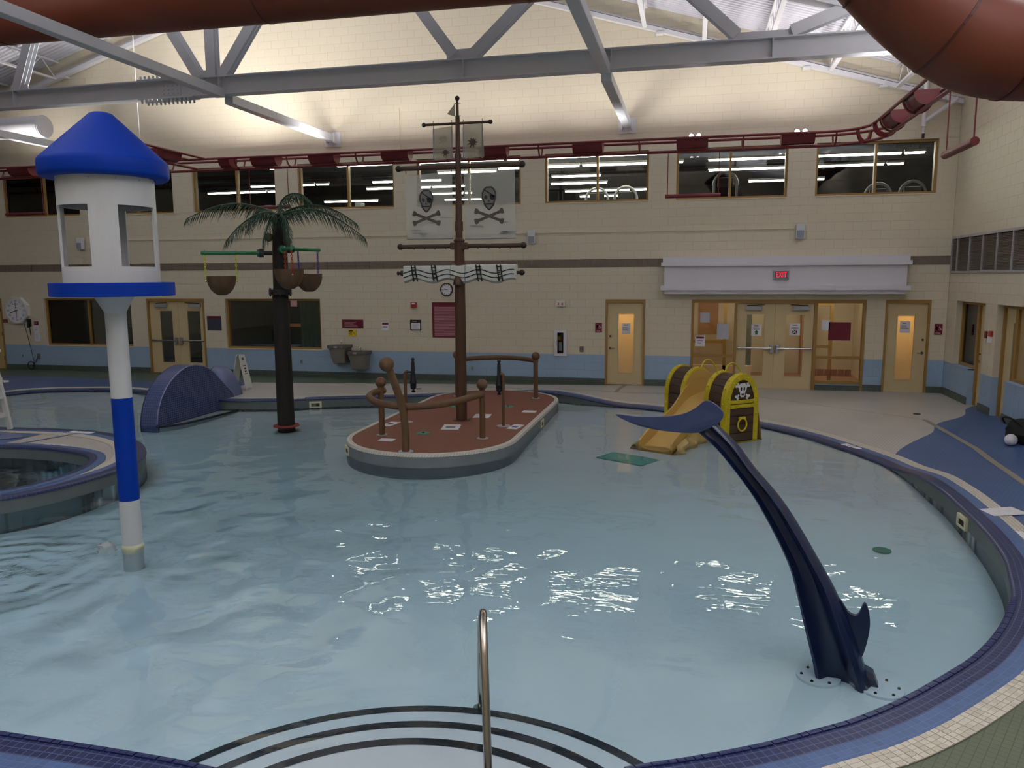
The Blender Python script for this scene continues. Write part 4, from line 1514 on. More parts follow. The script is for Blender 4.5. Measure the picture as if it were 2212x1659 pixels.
names = {-18.07: 'dark red uplight trough left of the lookout tower roof', -11.75: 'short dark red uplight trough at the left truss junction', -10.65: 'dark red uplight trough above the palm fronds',
         -9.05: 'dark red uplight trough above the window right of the palm', -7.12: 'dark red uplight trough left of the upper mast', -4.69: 'dark red uplight trough just right of the upper mast',
         -2.43: 'dark red uplight trough above the window between mast and entrance', -0.09: 'dark red uplight trough with two white lamps, left of the brighter pair', 2.14: 'dark red uplight trough with two brightest white lamps near the corner'}
for x, lb in names.items():
    uplight(x, YB, True, lb, x in (-0.09, 2.14), 0.3 if x == -11.75 else 0.68, 0.23)
uplight(3.72, 16.6, False, 'dark red uplight trough just past the corner bend', power=0.35)
uplight(3.72, 15.0, False, 'dark red uplight trough under the red flume beyond the corner', power=0.35)
uplight(-12.45, 16.9, False, 'dark red uplight trough on the left run beside the tower roof', power=1.3)
for y, nth in ((11.2, 'third'), (5.6, 'fourth'), (3.4, 'fifth')):
    uplight(3.72, y, False, '%s dark red uplight trough past the corner along the right run' % nth, power=1.2 if y > 9 else 1.1)
for y, nth in ((7.2, 'second'), (5.0, 'third'), (2.8, 'fourth')):  # unseen troughs added for more light from the left
    uplight(-12.45, y, False, '%s added dark red uplight trough on the unseen left limb of the truss above the viewer' % nth, power=1.1 if y < 12 else 0.6)
added_run = thing('pipe_truss', 'added unseen dark red three-pipe lighting truss crossing the room above the viewer', 'truss', (-4.4, 1.2, PB))  # assumed truss, added out of view to carry extra uplights
for nm, d, z, rr in (('top_pipe', HW, PT, 0.03), ('top_pipe', -HW, PT, 0.03), ('bottom_pipe', 0.0, PB, 0.034)):
    B().tube([(-12.45 + d, 8.4, z), (-12.45 + d, 2.2, z), (-12.2, 1.5 + d * .5, z), (-11.5, 1.2 + d, z), (3.2, 1.2 + d, z)], rr, 8).make(nm, 'red_pipe', added_run, True)  # left limb added off view to hang the extra left troughs
for x, nth in ((-10.6, 'leftmost'), (-8.4, 'second'), (-6.2, 'third'), (-4.0, 'fourth'), (-1.8, 'fifth'), (0.4, 'sixth'), (2.4, 'rightmost')):  # unseen troughs added to light the ceiling near the viewer
    uplight(x, 1.2, True, '%s added dark red uplight trough on the unseen truss above the viewer' % nth, power=0.8)

# hanger rods and the red bars that swing under the truss
def hung_bar(label, p0, p1, r=0.045):
    t = thing('hanging_bar', label, 'hanging bar', ((p0[0] + p1[0]) / 2, (p0[1] + p1[1]) / 2, p0[2]))
    B().tube([p0, p1], r, 12).make('bar_tube', 'red_pipe', t, True)
    for p in (p0, p1):
        q = Vector(p) + (Vector(p1) - Vector(p0)) * (0.04 if p is p0 else -0.04)
        B().tube([q, (q.x, q.y, PB - .04)], 0.011, 6).make('drop_rod', 'red_pipe', t)
hung_bar('red bar on two rods before the upper window over the entrance', (-0.66, YB, 4.56), (0.56, YB, 4.56))
hung_bar('red bar on two rods before the far left upper window', (-18.75, YB, 4.56), (-17.45, YB, 4.56))
hung_bar('red bar on two rods behind the palm fronds', (-11.2, YB, 4.56), (-10.02, YB, 4.56))
hung_bar('thick red bar hanging below the red flume at the corner', (3.68, 13.3, 4.56), (3.68, 12.0, 4.56), 0.06)
t = tag(B().tube([(-14.3, YB, PT), (-14.3, YB, roof_z(-14.3))], 0.012, 6).make('hanger_rod', 'grey_steel'), 'thin steel hanger rod from roof to red truss right of the tower', 'rod')

# ================================================================== red water-slide flumes
def flume(label, pts, r, loc, seams, name='slide_flume', closed_ends=True):
    t = thing(name, label, 'water slide', loc)
    path = smooth_path(pts, 10)
    cuts = [0] + [int(s * (len(path) - 1)) for s in seams] + [len(path) - 1]
    for a, b in zip(cuts[:-1], cuts[1:]):
        B().tube(path[a:b + 1], r, 32, caps=False).make('flume_section', 'flume_red', t, True)
    for c in cuts[1:-1]:
        d = (path[c + 1] - path[c - 1]).normalized()
        B().tube([path[c] - d * .012, path[c] + d * .012], r + .008, 32).make('joint_flange', 'flume_joint', t)
    return t
flume('straight red-brown flume tube crossing under the roof at the upper left', [(-19.0, 12.2, 7.56), (-15, 12.2, 7.56), (-10, 12.2, 7.54), (-4, 12.2, 7.52), (0, 12.2, 7.51), (1.2, 12.2, 7.5)], 0.60, (-10, 12.2, 6.9), [0.16, 0.33, 0.5, 0.67, 0.84])
fl = flume('large red flume bend hanging over the right side of the pool', [(5.7, 8.85, 4.77), (4.44, 8.56, 4.76), (3.63, 8.37, 4.75), (2.9, 8.21, 4.75), (2.53, 8.12, 4.79), (2.24, 8.07, 4.92), (1.99, 8.04, 5.11), (1.74, 8.02, 5.35), (1.45, 7.99, 5.66), (1.1, 7.97, 6.05), (0.7, 7.95, 6.6)], 0.415, (3, 8.2, 4.4), [0.34, 0.52, 0.75])
for x in (2.66, 2.78):
    B().tube([(x, 8.15, 5.15), (x, 8.15, roof_z(x))], 0.008, 6).make('hanger_rod', 'grey_steel', fl)

# white duct end and pipes under the roof
t = thing('air_duct', 'white round air duct ending high on the wall at the far left', 'duct', (-19, 18.9, 6.7))
B().tube([(-23.5, 18.9, 6.98), (-17.7, 18.9, 6.98)], 0.30, 24).make('duct_pipe', 'white_metal', t, True)
for x in (-21.5, -19.6, -17.78):
    B().tube([(x, 18.9, 6.98), (x + .05, 18.9, 6.98)], 0.315, 24).make('duct_collar', 'white_metal', t)
t = thing('drain_pipe', 'white drain pipe with angled branch high in the right corner', 'pipe', (5.0, 19.7, 5.9))
B().tube([(4.95, 19.6, roof_z(4.95) - .04), (4.95, 19.6, 6.05)], 0.05, 10).make('drop_pipe', 'white_metal', t, True)
B().tube([(4.95, 19.6, 6.15), (5.6, 19.55, 6.62)], 0.045, 10).make('branch_pipe', 'white_metal', t, True)
B().tube([(4.95, 19.6, 6.05), (4.95, 19.6, 5.9)], 0.025, 8).make('tail_pipe', 'white_metal', t, True)
B().lathe([(0.001, 5.8), (0.03, 5.8), (0.03, 5.9), (0.001, 5.9)], (4.95, 19.6, 0), 10).make('sprinkler_head', 'black_metal', t)
tag(B().box(-7.62, -7.59, D - 0.02, D, 5.83, 7.15).make('wall_conduit', 'cream_paint'), 'thin vertical conduit painted cream above the windows left of the mast', 'conduit')
tag(B().box(-17.4, 2.4, D - 0.022, D, 3.865, 3.885).make('wall_conduit', 'cream_paint'), 'long thin horizontal conduit painted cream between the wall speakers', 'conduit')
tag(B().box(5.02, 5.045, D - 0.02, D, 5.9, 7.2).make('wall_conduit', 'cream_paint'), 'thin vertical conduit painted cream above the window nearest the corner', 'conduit')

# ================================================================== canopy over the entrance
t = thing('entrance_canopy', 'white stepped canopy box above the entrance doors', 'canopy', (2.05, D, 2.35))
B().box(-0.68, 4.80, D - 0.30, D, 2.42, 3.16).make('fascia', 'white_paint', t)
B().box(-0.76, 4.88, D - 0.38, D, 3.00, 3.10).make('upper_ledge', 'white_paint', t)
B().box(-0.72, 4.84, D - 0.34, D, 3.10, 3.22).make('crown', 'white_paint', t)
B().box(-0.76, 4.88, D - 0.38, D, 2.42, 2.53).make('lower_ledge', 'white_paint', t)
B().box(-0.68, 4.80, D - 0.31, D, 2.33, 2.42).make('soffit_strip', 'white_paint', t)
t = thing('exit_sign', 'lit red exit sign in a grey housing on the canopy', 'sign', (2.04, D - 0.33, 2.66))
B().box(1.87, 2.22, D - 0.36, D - 0.30, 2.665, 2.895).make('housing', 'closer_grey', t, bevel=0.015)
B().box(1.895, 2.195, D - 0.365, D - 0.36, 2.69, 2.87).make('face_plate', 'print_grey', t)
lettering('letters', 'EXIT', 0.19, 'exit_glow', t, lambda a, b, c: (2.045 + a, D - 0.367 - c, 2.78 + b), xs=0.62)

# ================================================================== louvre grille on the right wall
t = thing('wall_grille', 'long grey louvred air grille high on the right wall', 'grille', (XR, 17, 2.8))
y0g, y1g = 14.0, 19.84
B().box(XR + 0.06, XR + 0.07, y0g, y1g, 2.81, 3.61).make('grille_back', 'louver_dark', t)
B().box(XR - 0.02, XR + 0.05, y0g, y1g, 3.57, 3.62).make('top_rail', 'aluminium', t)
B().box(XR - 0.02, XR + 0.05, y0g, y1g, 2.80, 2.85).make('bottom_rail', 'aluminium', t)
ys = [19.84, 19.45, 18.66, 17.88, 17.1, 16.32, 15.54, 14.76, 14.0]
for y in ys:
    B().box(XR - 0.02, XR + 0.05, y - 0.02, y + 0.02, 2.85, 3.57).make('grille_post', 'aluminium', t)
sl = {}
for a, b_ in zip(ys[1:], ys[:-1]):
    Lk = round(b_ - a - 0.04, 3)
    for k in range(24):
        z = 2.865 + k * 0.029
        if Lk not in sl:
            bb = B().add([(0, -Lk / 2, 0), (0, Lk / 2, 0), (0.035, Lk / 2, 0.022), (0.035, -Lk / 2, 0.022), (0.004, -Lk / 2, -0.006), (0.004, Lk / 2, -0.006), (0.039, Lk / 2, 0.016), (0.039, -Lk / 2, 0.016)],
                         [(0, 1, 2, 3), (7, 6, 5, 4), (0, 4, 5, 1), (2, 6, 7, 3), (0, 3, 7, 4), (1, 5, 6, 2)])
            sl[Lk] = bb.mesh('slat')
            sl[Lk].materials.append(MATS['louver_grey'])
        o = bpy.data.objects.new('slat', sl[Lk])
        COL.objects.link(o)
        o.parent = t
        o.location = (XR - t.location.x, (a + b_) / 2 - t.location.y, z - t.location.z)

# ================================================================== things on the back wall
for lb, x, z in (('white wall speaker seen through the lookout tower opening', -17.63, 3.8), ('white wall speaker right of the pirate sails', -4.05, 3.77), ('white wall speaker above the entrance canopy', 2.46, 3.8)):
    t = thing('wall_speaker', lb, 'speaker', (x, D, z - .17))
    B().box(x - .1, x + .1, D - .16, D - .05, z - .17, z + .17).make('cabinet', 'speaker_white', t, bevel=.02)
    B().box(x - .08, x + .08, D - .165, D - .16, z - .15, z + .02).make('grille_cloth', 'speaker_grille', t)
    B().box(x - .03, x + .03, D - .05, D, z - .05, z + .05).make('bracket', 'black_metal', t)

def clock_round():
    t = thing('wall_clock', 'round black-rimmed wall clock beside the mast', 'clock', (-6.37, D, 2.43))
    c = (-6.37, D, 2.44)
    B().lathe([(0.001, -.03), (0.15, -.03), (0.15, 0)], c, 28, 1).make('face', 'sign_white', t)
    B().lathe([(0.15, 0), (0.15, -.045), (0.172, -.045), (0.172, 0)], c, 28, 1).make('rim', 'ink', t)
    for k in range(12):
        a = 2 * math.pi * k / 12
        B().bar((c[0] + .115 * math.sin(a), D - .0315, c[2] + .115 * math.cos(a)), (c[0] + .14 * math.sin(a), D - .0315, c[2] + .14 * math.cos(a)), .014, .002, up=(0, 1, 0)).make('hour_mark', 'ink', t)
    B().bar((c[0] - .02, D - .034, c[2]), (c[0] + .08, D - .034, c[2] + .015), .014, .002, up=(0, 1, 0)).make('hour_hand', 'ink', t)
    B().bar((c[0] + .02, D - .036, c[2]), (c[0] - .12, D - .036, c[2] - .012), .009, .002, up=(0, 1, 0)).make('minute_hand', 'ink', t)
clock_round()
def pace_clock():
    cx, cz_ = -20.12, 1.82
    t = thing('pace_clock', 'large white octagonal pace clock with blue numerals at far left', 'clock', (cx, D, cz_ - .4))
    oct_ = [(cx + .43 * math.cos(R(22.5 + 45 * k)), D - .10, cz_ + .43 * math.sin(R(22.5 + 45 * k))) for k in range(8)]
    B().ext(oct_, (0, .10, 0)).make('case', 'white_plastic', t)
    B().lathe([(0.001, -.108), (0.36, -.108), (0.36, -.1)], (cx, D, cz_), 40, 1).make('dial', 'sign_white', t)
    B().lathe([(0.36, -.1), (0.36, -.12), (0.385, -.12), (0.385, -.1)], (cx, D, cz_), 40, 1).make('bezel', 'white_plastic', t)
    for k in range(12):
        a = 2 * math.pi * k / 12
        px, pz = cx + .29 * math.sin(a), cz_ + .29 * math.cos(a)
        lettering('numeral', str(60 if k == 0 else 5 * k), 0.1, 'print_blue', t, lambda u, v, w_, px=px, pz=pz: (px + u, D - .1095 - w_, pz + v))
    for (dx, dz, ln, m, wd) in ((-.95, -.31, .24, 'ink', .022), (.6, .2, .1, 'ink', .022), (-.05, 1.0, .25, 'ink', .016), (.05, -1.0, .22, 'fire_red', .014)):
        B().bar((cx, D - .112, cz_), (cx + dx * ln, D - .112, cz_ + dz * ln), wd, .003, up=(0, 1, 0)).make('clock_hand', m, t)
    B().bar((cx - .12, D - .111, cz_ + .2), (cx + .1, D - .111, cz_ + .2), .018, .003, up=(0, 1, 0)).make('maker_plate', 'ink', t)
pace_clock()
t = thing('power_cord', 'grey cord trailing from the pace clock to a coil on the floor', 'cord', (-19.9, D - .05, 0))
B().tube(smooth_path([(-19.95, D - .03, 1.42), (-19.85, D - .03, 1.0), (-19.75, D - .03, .5), (-19.7, D - .04, .25), (-19.72, D - .05, .12)], 6), .008, 6).make('cable', 'ink', t)
B().tube([(-19.74, D - .05, .12), (-19.62, D - .04, .28), (-19.55, D - .03, .42)], .008, 6).make('cable', 'ink', t)
B().tube([(-19.77 + .12 * math.cos(a), D - .07 - .01 * k / 24, .14 + .12 * math.sin(a)) for k, a in enumerate([2 * math.pi * q / 24 for q in range(60)])], .009, 5).make('cable_coil', 'ink', t)
t = thing('wall_phone', 'black wall telephone handset beside the pace clock', 'telephone', (-19.75, D, 1.1))
B().box(-19.82, -19.70, D - .06, D, 1.33, 1.56).make('cradle', 'rubber_black', t, bevel=.015)
B().tube([(-19.76, D - .08, 1.54), (-19.75, D - .09, 1.42), (-19.76, D - .08, 1.3)], [.03, .018, .03], 8).make('handset', 'ink', t, True)
B().tube([(-19.75, D - .05, 1.33), (-19.74, D - .04, 1.2), (-19.74, D - .03, 1.08)], .014, 6).make('coil_lead', 'rubber_black', t)

def sign(name, label, x0, x1, z0, z1, m, cat='sign', dep=.012):
    return poster(name, label, x0, x1, z0, z1, m, y=D - .001, cat=cat, dep=dep)
t = sign('rules_sign', 'maroon pool rules sign above the drinking fountains', -9.41, -8.79, 1.38, 1.62, 'maroon')
lettering('heading', 'INDOOR POOL RULES', .05, 'print_pale', t, WT(-9.1, 1.585))
marks(t, -9.34, -8.95, 1.545, .013, 4, 'print_pale', D - .0125, .036)
t = sign('caution_sign', 'small yellow caution sign under the maroon rules sign', -9.23, -9.0, 1.17, 1.34, 'sign_yellow')
B().box(-9.22, -9.1, D - .0135, D - .012, 1.29, 1.325).make('header', 'ink', t)
marks(t, -9.21, -9.12, 1.27, .012, 3, 'ink', D - .0125, .025)
B().bar((-9.09, D - .013, 1.28), (-9.03, D - .013, 1.2), .014, .002, up=(0, 1, 0)).make('figure', 'ink', t)
t = sign('mask_notice', 'small white notice with maroon header left of the framed card', -8.25, -8.03, 1.33, 1.57, 'sign_white')
B().box(-8.23, -8.05, D - .0135, D - .012, 1.49, 1.545).make('header', 'maroon', t)
marks(t, -8.21, -8.07, 1.45, .014, 2, 'print_blue', D - .0125, .026)
t = sign('framed_card', 'framed white card with dark red heading near the big maroon board', -7.42, -7.11, 1.34, 1.63, 'ink')
B().box(-7.39, -7.14, D - .014, D - .012, 1.37, 1.55).make('card', 'sign_white', t)
marks(t, -7.36, -7.16, 1.525, .01, 7, 'sign_grey', D - .0142, .022)
marks(t, -7.36, -7.17, 1.6, .02, 1, 'print_pale', D - .0135, .03)
t = sign('fire_alarm', 'red fire alarm box high beside the big maroon board', -7.37, -7.22, 1.96, 2.10, 'fire_red', 'alarm', .06)
B().box(-7.35, -7.25, D - .062, D - .06, 2.05, 2.085).make('strobe_lens', 'sign_white', t)
t = sign('rules_board', 'tall maroon pool rules board full of small print behind the mast', -6.79, -5.86, 1.16, 2.10, 'maroon')
lettering('heading', 'ROCKY RIVER INDOOR POOL', .055, 'print_pale', t, WT(-6.325, 2.04))
marks(t, -6.73, -5.92, 1.98, .013, 26, 'print_pale', D - .0125, .0305)
t = sign('room_sign', 'maroon and slate room sign right of the left double door', -13.62, -13.17, 1.28, 1.69, 'sign_slate')
B().box(-13.62, -13.17, D - .0135, D - .012, 1.61, 1.69).make('header', 'maroon', t)
lettering('heading', 'NATATORIUM', .05, 'print_pale', t, WT(-13.4, 1.65))
t = sign('exit_plate', 'small maroon plate under the left edge of the pace clock', -20.74, -20.58, 1.44, 1.54, 'maroon')
marks(t, -20.71, -20.61, 1.51, .012, 2, 'print_pale', D - .0125, .03)
t = sign('phone_plate', 'small maroon plate above two white notices by the telephone', -19.6, -19.45, 1.38, 1.49, 'maroon')
marks(t, -19.58, -19.47, 1.46, .012, 2, 'print_pale', D - .0125, .03)
t = sign('phone_notice', 'upper white notice below the small maroon plate', -19.63, -19.45, 1.15, 1.36, 'sign_white', 'notice')
marks(t, -19.6, -19.48, 1.32, .014, 4, 'print_pale', D - .0125, .035)
t = sign('phone_notice', 'lower white notice beside the far left office window', -19.63, -19.44, .88, 1.13, 'sign_white', 'notice')
marks(t, -19.6, -19.47, 1.09, .014, 4, 'sign_grey', D - .0125, .04)
t = thing('emergency_light', 'white two-headed emergency light high right of the mast', 'light', (-3.29, D, 2.0))
B().box(-3.41, -3.18, D - .07, D, 2.0, 2.14).make('case', 'white_plastic', t, bevel=.012)
for x in (-3.35, -3.25):
    B().lathe([(0.001, -.085), (.03, -.085), (.036, -.07)], (x, D, 2.07), 14, 1).make('lamp_head', 'white_plastic', t)
    B().box(x - .012, x + .012, D - .087, D - .085, 2.04, 2.1).make('red_mark', 'fire_red', t)
t = thing('extinguisher_cabinet', 'white wall cabinet holding a fire extinguisher', 'cabinet', (-3.295, D, .72))
xa, xb, za, zb = -3.46, -3.13, .72, 1.4
for q in rect_minus([(xa, xb, za, zb)], (-3.38, -3.22, .79, 1.33)):
    B().box(q[0], q[1], D - .045, D, q[2], q[3]).make('cabinet_frame', 'white_metal', t)
B().box(-3.38, -3.22, D - .006, D - .001, .79, 1.33).make('recess', 'skimmer_dark', t)
B().box(-3.38, -3.22, D - .04, D - .037, .79, 1.33).make('cabinet_glass', 'window_glass', t)
B().box(-3.41, -3.40, D - .06, D - .045, 1.0, 1.12).make('pull_handle', 'black_metal', t)
t = thing('fire_extinguisher', 'red fire extinguisher with yellow tag inside the white cabinet', 'extinguisher', (-3.3, D - .022, .8))
B().lathe([(0.001, .8), (.045, .8), (.05, .82), (.05, 1.16), (.03, 1.22), (.014, 1.24), (.014, 1.27), (.001, 1.27)], (-3.3, D - .022, 0), 14).make('cylinder', 'fire_red', t, True)
t.children[0].scale = (1, .28, 1)
B().box(-3.34, -3.26, D - .0365, D - .036, .86, 1.08).make('label_sheet', 'sign_white', t)
B().box(-3.37, -3.30, D - .0368, D - .0366, 1.14, 1.24).make('yellow_tag', 'sign_yellow', t)
for lb, x, z, mir in (('maroon restroom sign left of the changing room door', -2.40, 1.34, False), ('maroon restroom sign left of the corner, beyond the right changing room door', 5.53, 1.38, False)):
    t = sign('restroom_sign', lb, x, x + .17, z, z + .25, 'maroon')
    fx, fz = x + .05, z + .15
    B().ball((fx, D - .0125, fz + .062), .011, 8).make('pictogram', 'sign_white', t)
    B().ext([(fx - .017, D - .013, fz + .045), (fx + .017, D - .013, fz + .045), (fx + .02, D - .013, fz), (fx + .008, D - .013, fz), (fx + .008, D - .013, fz - .05), (fx - .008, D - .013, fz - .05), (fx - .008, D - .013, fz), (fx - .02, D - .013, fz)], (0, .001, 0)).make('pictogram', 'sign_white', t)
    wx = x + .115
    B().tube([(wx + .028 * math.cos(a), D - .013, fz - .02 + .028 * math.sin(a)) for a in [R(-200 + 28 * k) for k in range(11)]], .004, 5).make('pictogram', 'sign_white', t)
    B().tube([(wx - .01, D - .013, fz + .04), (wx - .008, D - .013, fz - .002), (wx + .02, D - .013, fz - .004), (wx + .034, D - .013, fz - .04)], .005, 5).make('pictogram', 'sign_white', t)
    marks(t, x + .03, x + .14, z + .06, .012, 2, 'print_pale', D - .0125, .022)
def outlet(lb, x, z, m, w=.075, h=.12):
    t = thing('wall_outlet', lb, 'outlet', (x, D, z))
    B().box(x - w / 2, x + w / 2, D - .02, D, z, z + h).make('cover_plate', m, t)
    B().box(x - w / 4, x + w / 4, D - .024, D - .02, z + .02, z + h - .02).make('socket', 'print_grey', t)
outlet('grey outlet on the cream wall right of the extinguisher cabinet', -2.75, .83, 'outlet_grey', .1, .15)
outlet('small outlet low on the blue wall right of the palm trunk', -10.7, .36, 'closer_grey')
outlet('small outlet low on the blue wall right of the mast', -5.69, .29, 'closer_grey')
outlet('dark outlet on the blue wall where the clock cord plugs in', -19.54, .34, 'outlet_grey', .11, .16)
outlet('pale outlet on the blue wall under the pace clock', -20.12, .36, 'blue_paint')
t = thing('switch_plate', 'pair of cream switch plates under the pace clock', 'switch', (-20.4, D, 1.1))
for x in (-20.5, -20.3):
    B().box(x - .04, x + .04, D - .012, D, 1.12, 1.25).make('cover_plate', 'cream_paint', t)

# two drinking fountains
def fountain(x, z, lb):
    t = thing('drinking_fountain', lb, 'fountain', (x, D, z))
    body = [(x - .22, D, z + .0), (x - .17, D - .28, z + .0), (x + .17, D - .28, z), (x + .22, D, z)]
    topb = [(x - .26, D, z + .43), (x - .24, D - .40, z + .43), (x + .24, D - .40, z + .43), (x + .26, D, z + .43)]
    B().loft([body, topb]).make('cooler_body', 'fountain_grey', t, bevel=.015)
    r0 = [(x - .30, D, z + .42), (x - .29, D - .38, z + .42), (x - .2, D - .47, z + .42), (x + .2, D - .47, z + .42), (x + .29, D - .38, z + .42), (x + .30, D, z + .42)]
    B().loft([r0, [(a, b, c + .09) for a, b, c in r0]]).make('rim', 'fountain_rim', t, bevel=.015)
    B().lathe([(.001, .085), (.12, .09), (.2, .1), (.21, .102)], (x, D - .23, z + .42), 24).make('basin', 'chrome', t, True)
    B().tube([(x + .02, D - .12, z + .5), (x + .02, D - .12, z + .57), (x + .02, D - .16, z + .6)], .014, 8).make('bubbler', 'chrome', t, True)
    B().box(x - .05, x + .05, D - .48, D - .465, z + .44, z + .49).make('push_button', 'closer_grey', t)
fountain(-9.42, .43, 'taller grey drinking fountain on the wall, left one of two')
fountain(-8.86, .27, 'lower grey drinking fountain on the wall, right one of two')

# small red devices on the right wall pier
t = thing('alarm_device', 'small dark red device on the pier between the right wall doors, nearer the corner', 'alarm', (XR, 17.28, 1.5))
B().box(XR - .03, XR, 17.25, 17.35, 1.5, 1.64).make('case', 'maroon', t)
t = thing('alarm_device', 'red strobe with clear lens on the pier between the right wall doors', 'alarm', (XR, 17.0, 1.45))
B().box(XR - .04, XR, 16.98, 17.1, 1.55, 1.66).make('case', 'fire_red', t)
B().box(XR - .06, XR, 17.0, 17.08, 1.42, 1.55).make('clear_lens', 'sign_white', t, bevel=.01)
# ================================================================== lookout tower with blue roof
def tower():
    cx, cy = -6.035, 7.19
    t = thing('lookout_tower', 'white play tower with blue cone roof standing in the pool', 'play tower', (cx, cy, -0.63))
    def ring(z0, z1, r, m, nm, n=32):
        return B().lathe([(0.001, z0), (r, z0), (r, z1), (0.001, z1)], (cx, cy, 0), n).make(nm, m, t, True)
    ring(-0.63, 0.34, 0.107, 'tower_white', 'pole_section')
    ring(0.34, 1.485, 0.1075, 'tower_blue', 'pole_section')
    ring(1.485, 2.50, 0.107, 'tower_white', 'pole_section')
    B().lathe([(0.112, -0.26), (0.118, -0.2), (0.108, -0.17), (0.107, -0.165)], (cx, cy, 0), 24).make('base_grout', 'skimmer_white', t, True)
    B().lathe([(0.107, 2.40), (0.112, 2.42), (0.20, 2.585), (0.001, 2.585)], (cx, cy, 0), 24).make('funnel', 'tower_white', t, True)
    vd = Vector((-cx, -cy, 0)).normalized()
    rt = Vector((-vd.y, vd.x, 0))
    B().lathe([(0.60, 2.585), (0.607, 2.59), (0.607, 2.722), (0.60, 2.728), (0.56, 2.728), (0.56, 2.60), (0.001, 2.60), (0.001, 2.585), (0.60, 2.585)], (cx, cy, 0), 48).make('platform', 'tower_blue', t, True)
    # drum with four openings
    base = math.atan2(vd.y, vd.x)
    b = B()
    r0, r1, za, zb, zo0, zo1 = 0.445, 0.468, 2.62, 3.86, 2.89, 3.51
    NA = 96
    def op(a):
        d = math.degrees(a - base)
        d = (d + 360) % 360
        e = ((d + 6.5) + 16.5 + 720) % 90          # pillars 33 degrees wide, one facing the viewer
        return e > 33
    for k in range(NA):
        a0, a1 = base + 2 * math.pi * k / NA, base + 2 * math.pi * (k + 1) / NA
        segs = [(za, zo0), (zo1, zb)] if op((a0 + a1) / 2) else [(za, zo0), (zo0, zo1), (zo1, zb)]
        for q0, q1 in segs:
            vs = []
            for r in (r0, r1):
                for a in (a0, a1):
                    for z in (q0, q1):
                        vs.append((cx + r * math.cos(a), cy + r * math.sin(a), z))
            b.add(vs, [(0, 1, 3, 2), (4, 6, 7, 5), (0, 2, 6, 4), (1, 5, 7, 3), (0, 4, 5, 1), (2, 3, 7, 6)])
    b.make('drum', 'tower_white', t)
    B().lathe([(0.475, 3.80), (0.585, 3.80), (0.612, 3.815), (0.622, 3.84), (0.622, 3.945), (0.615, 3.975), (0.60, 3.992), (0.14, 4.435), (0.115, 4.46), (0.08, 4.474), (0.001, 4.478)], (cx, cy, 0), 56).make('cone_roof', 'tower_blue', t, True)
    for k in range(12):
        a = base + 2 * math.pi * k / 12 + .2
        B().ball((cx + .47 * math.cos(a), cy + .47 * math.sin(a), 3.77), .008, 6).make('rivet', 'closer_grey', t)
tower()

# ================================================================== pirate island
IC, IR, IY0, IY1 = -4.36, 1.5, 12.72, 16.85
def stadium(r, z, n=24):
    return [(IC + r * math.cos(a), IY1 + r * math.sin(a), z) for a in [math.pi * k / n for k in range(n + 1)]] + \
           [(IC + r * math.cos(a), IY0 + r * math.sin(a), z) for a in [math.pi + math.pi * k / n for k in range(n + 1)]]
isl = struct(B().loft([stadium(IR, -0.9), stadium(IR, -0.03), stadium(IR - .01, 0.0)]).make('pirate_island', 'island_grey', smooth=True))
tr = B()
o1, o2, o3 = stadium(IR + .004, -0.03), stadium(IR - .002, 0.016), stadium(IR - .09, 0.018)
tr.uv = []
for rg, off in ((o1, 0), (o2, .045), (o3, .135)):
    acc = 0
    for i, p in enumerate(rg + [rg[0]]):
        if i:
            acc += (Vector(p) - Vector((rg + [rg[0]])[i - 1])).length
        tr.v.append(p)
        tr.uv.append((acc, off))
n = len(o1) + 1
tr.f = [(j * n + i, j * n + i + 1, (j + 1) * n + i + 1, (j + 1) * n + i) for j in range(2) for i in range(n - 1)]
tr.make('edge_trim', 'tile_island', isl)
B().ext(stadium(IR - .09, 0.0), (0, 0, 0.014)).make('rubber_top', 'rubber_brown', isl)

ZI = 0.014
def disc(o, c, r, z0, z1, nm, m, n=18):
    return B().lathe([(0.001, z0), (r, z0), (r, z1), (0.001, z1)], (c[0], c[1], 0), n).make(nm, m, o)
# mast with yards and sails
MX, MY = -4.30, 14.23
t = thing('pirate_mast', 'tall brown ship mast with cross yards standing on the island', 'mast', (MX, MY, ZI))
disc(t, (MX, MY), .17, ZI, ZI + .012, 'base_plate', 'mast_wood')
def stick(p0, p1, r0, r1, nm, m, par=t, n=14):
    return B().tube([p0, p1], [r0, r1], n).make(nm, m, par, True)
stick((MX, MY, ZI), (MX, MY, 2.62), .108, .098, 'lower_mast', 'mast_wood')
stick((MX, MY, 2.62), (MX, MY, 3.42), .10, .095, 'lower_mast', 'mast_wood')
B().lathe([(0.10, 2.62), (.085, 2.72), (.05, 2.80), (.001, 2.83)], (MX, MY - .10, 0), 12).make('mast_tip', 'mast_wood', t, True)
B().lathe([(.095, 3.42), (.105, 3.43), (.105, 3.46), (.07, 3.5), (.001, 3.5)], (MX, MY, 0), 14).make('mast_cap', 'mast_wood', t, True)
stick((MX, MY, 3.5), (MX, MY, 4.98), .066, .055, 'middle_mast', 'mast_wood')
B().tube([(MX, MY, 3.62), (MX, MY, 3.80)], .078, 12).make('mast_sleeve', 'mast_wood', t, True)
stick((MX, MY, 4.98), (MX, MY, 5.70), .045, .04, 'upper_mast', 'mast_wood')
B().tube([(MX, MY, 4.93), (MX, MY, 5.03)], .062, 12).make('mast_sleeve', 'mast_wood', t, True)
stick((MX, MY, 5.70), (MX, MY, 6.0), .028, .022, 'top_mast', 'mast_wood')
B().ball((MX, MY, 6.02), .045, 12).make('ball_finial', 'knob_dark', t, True)
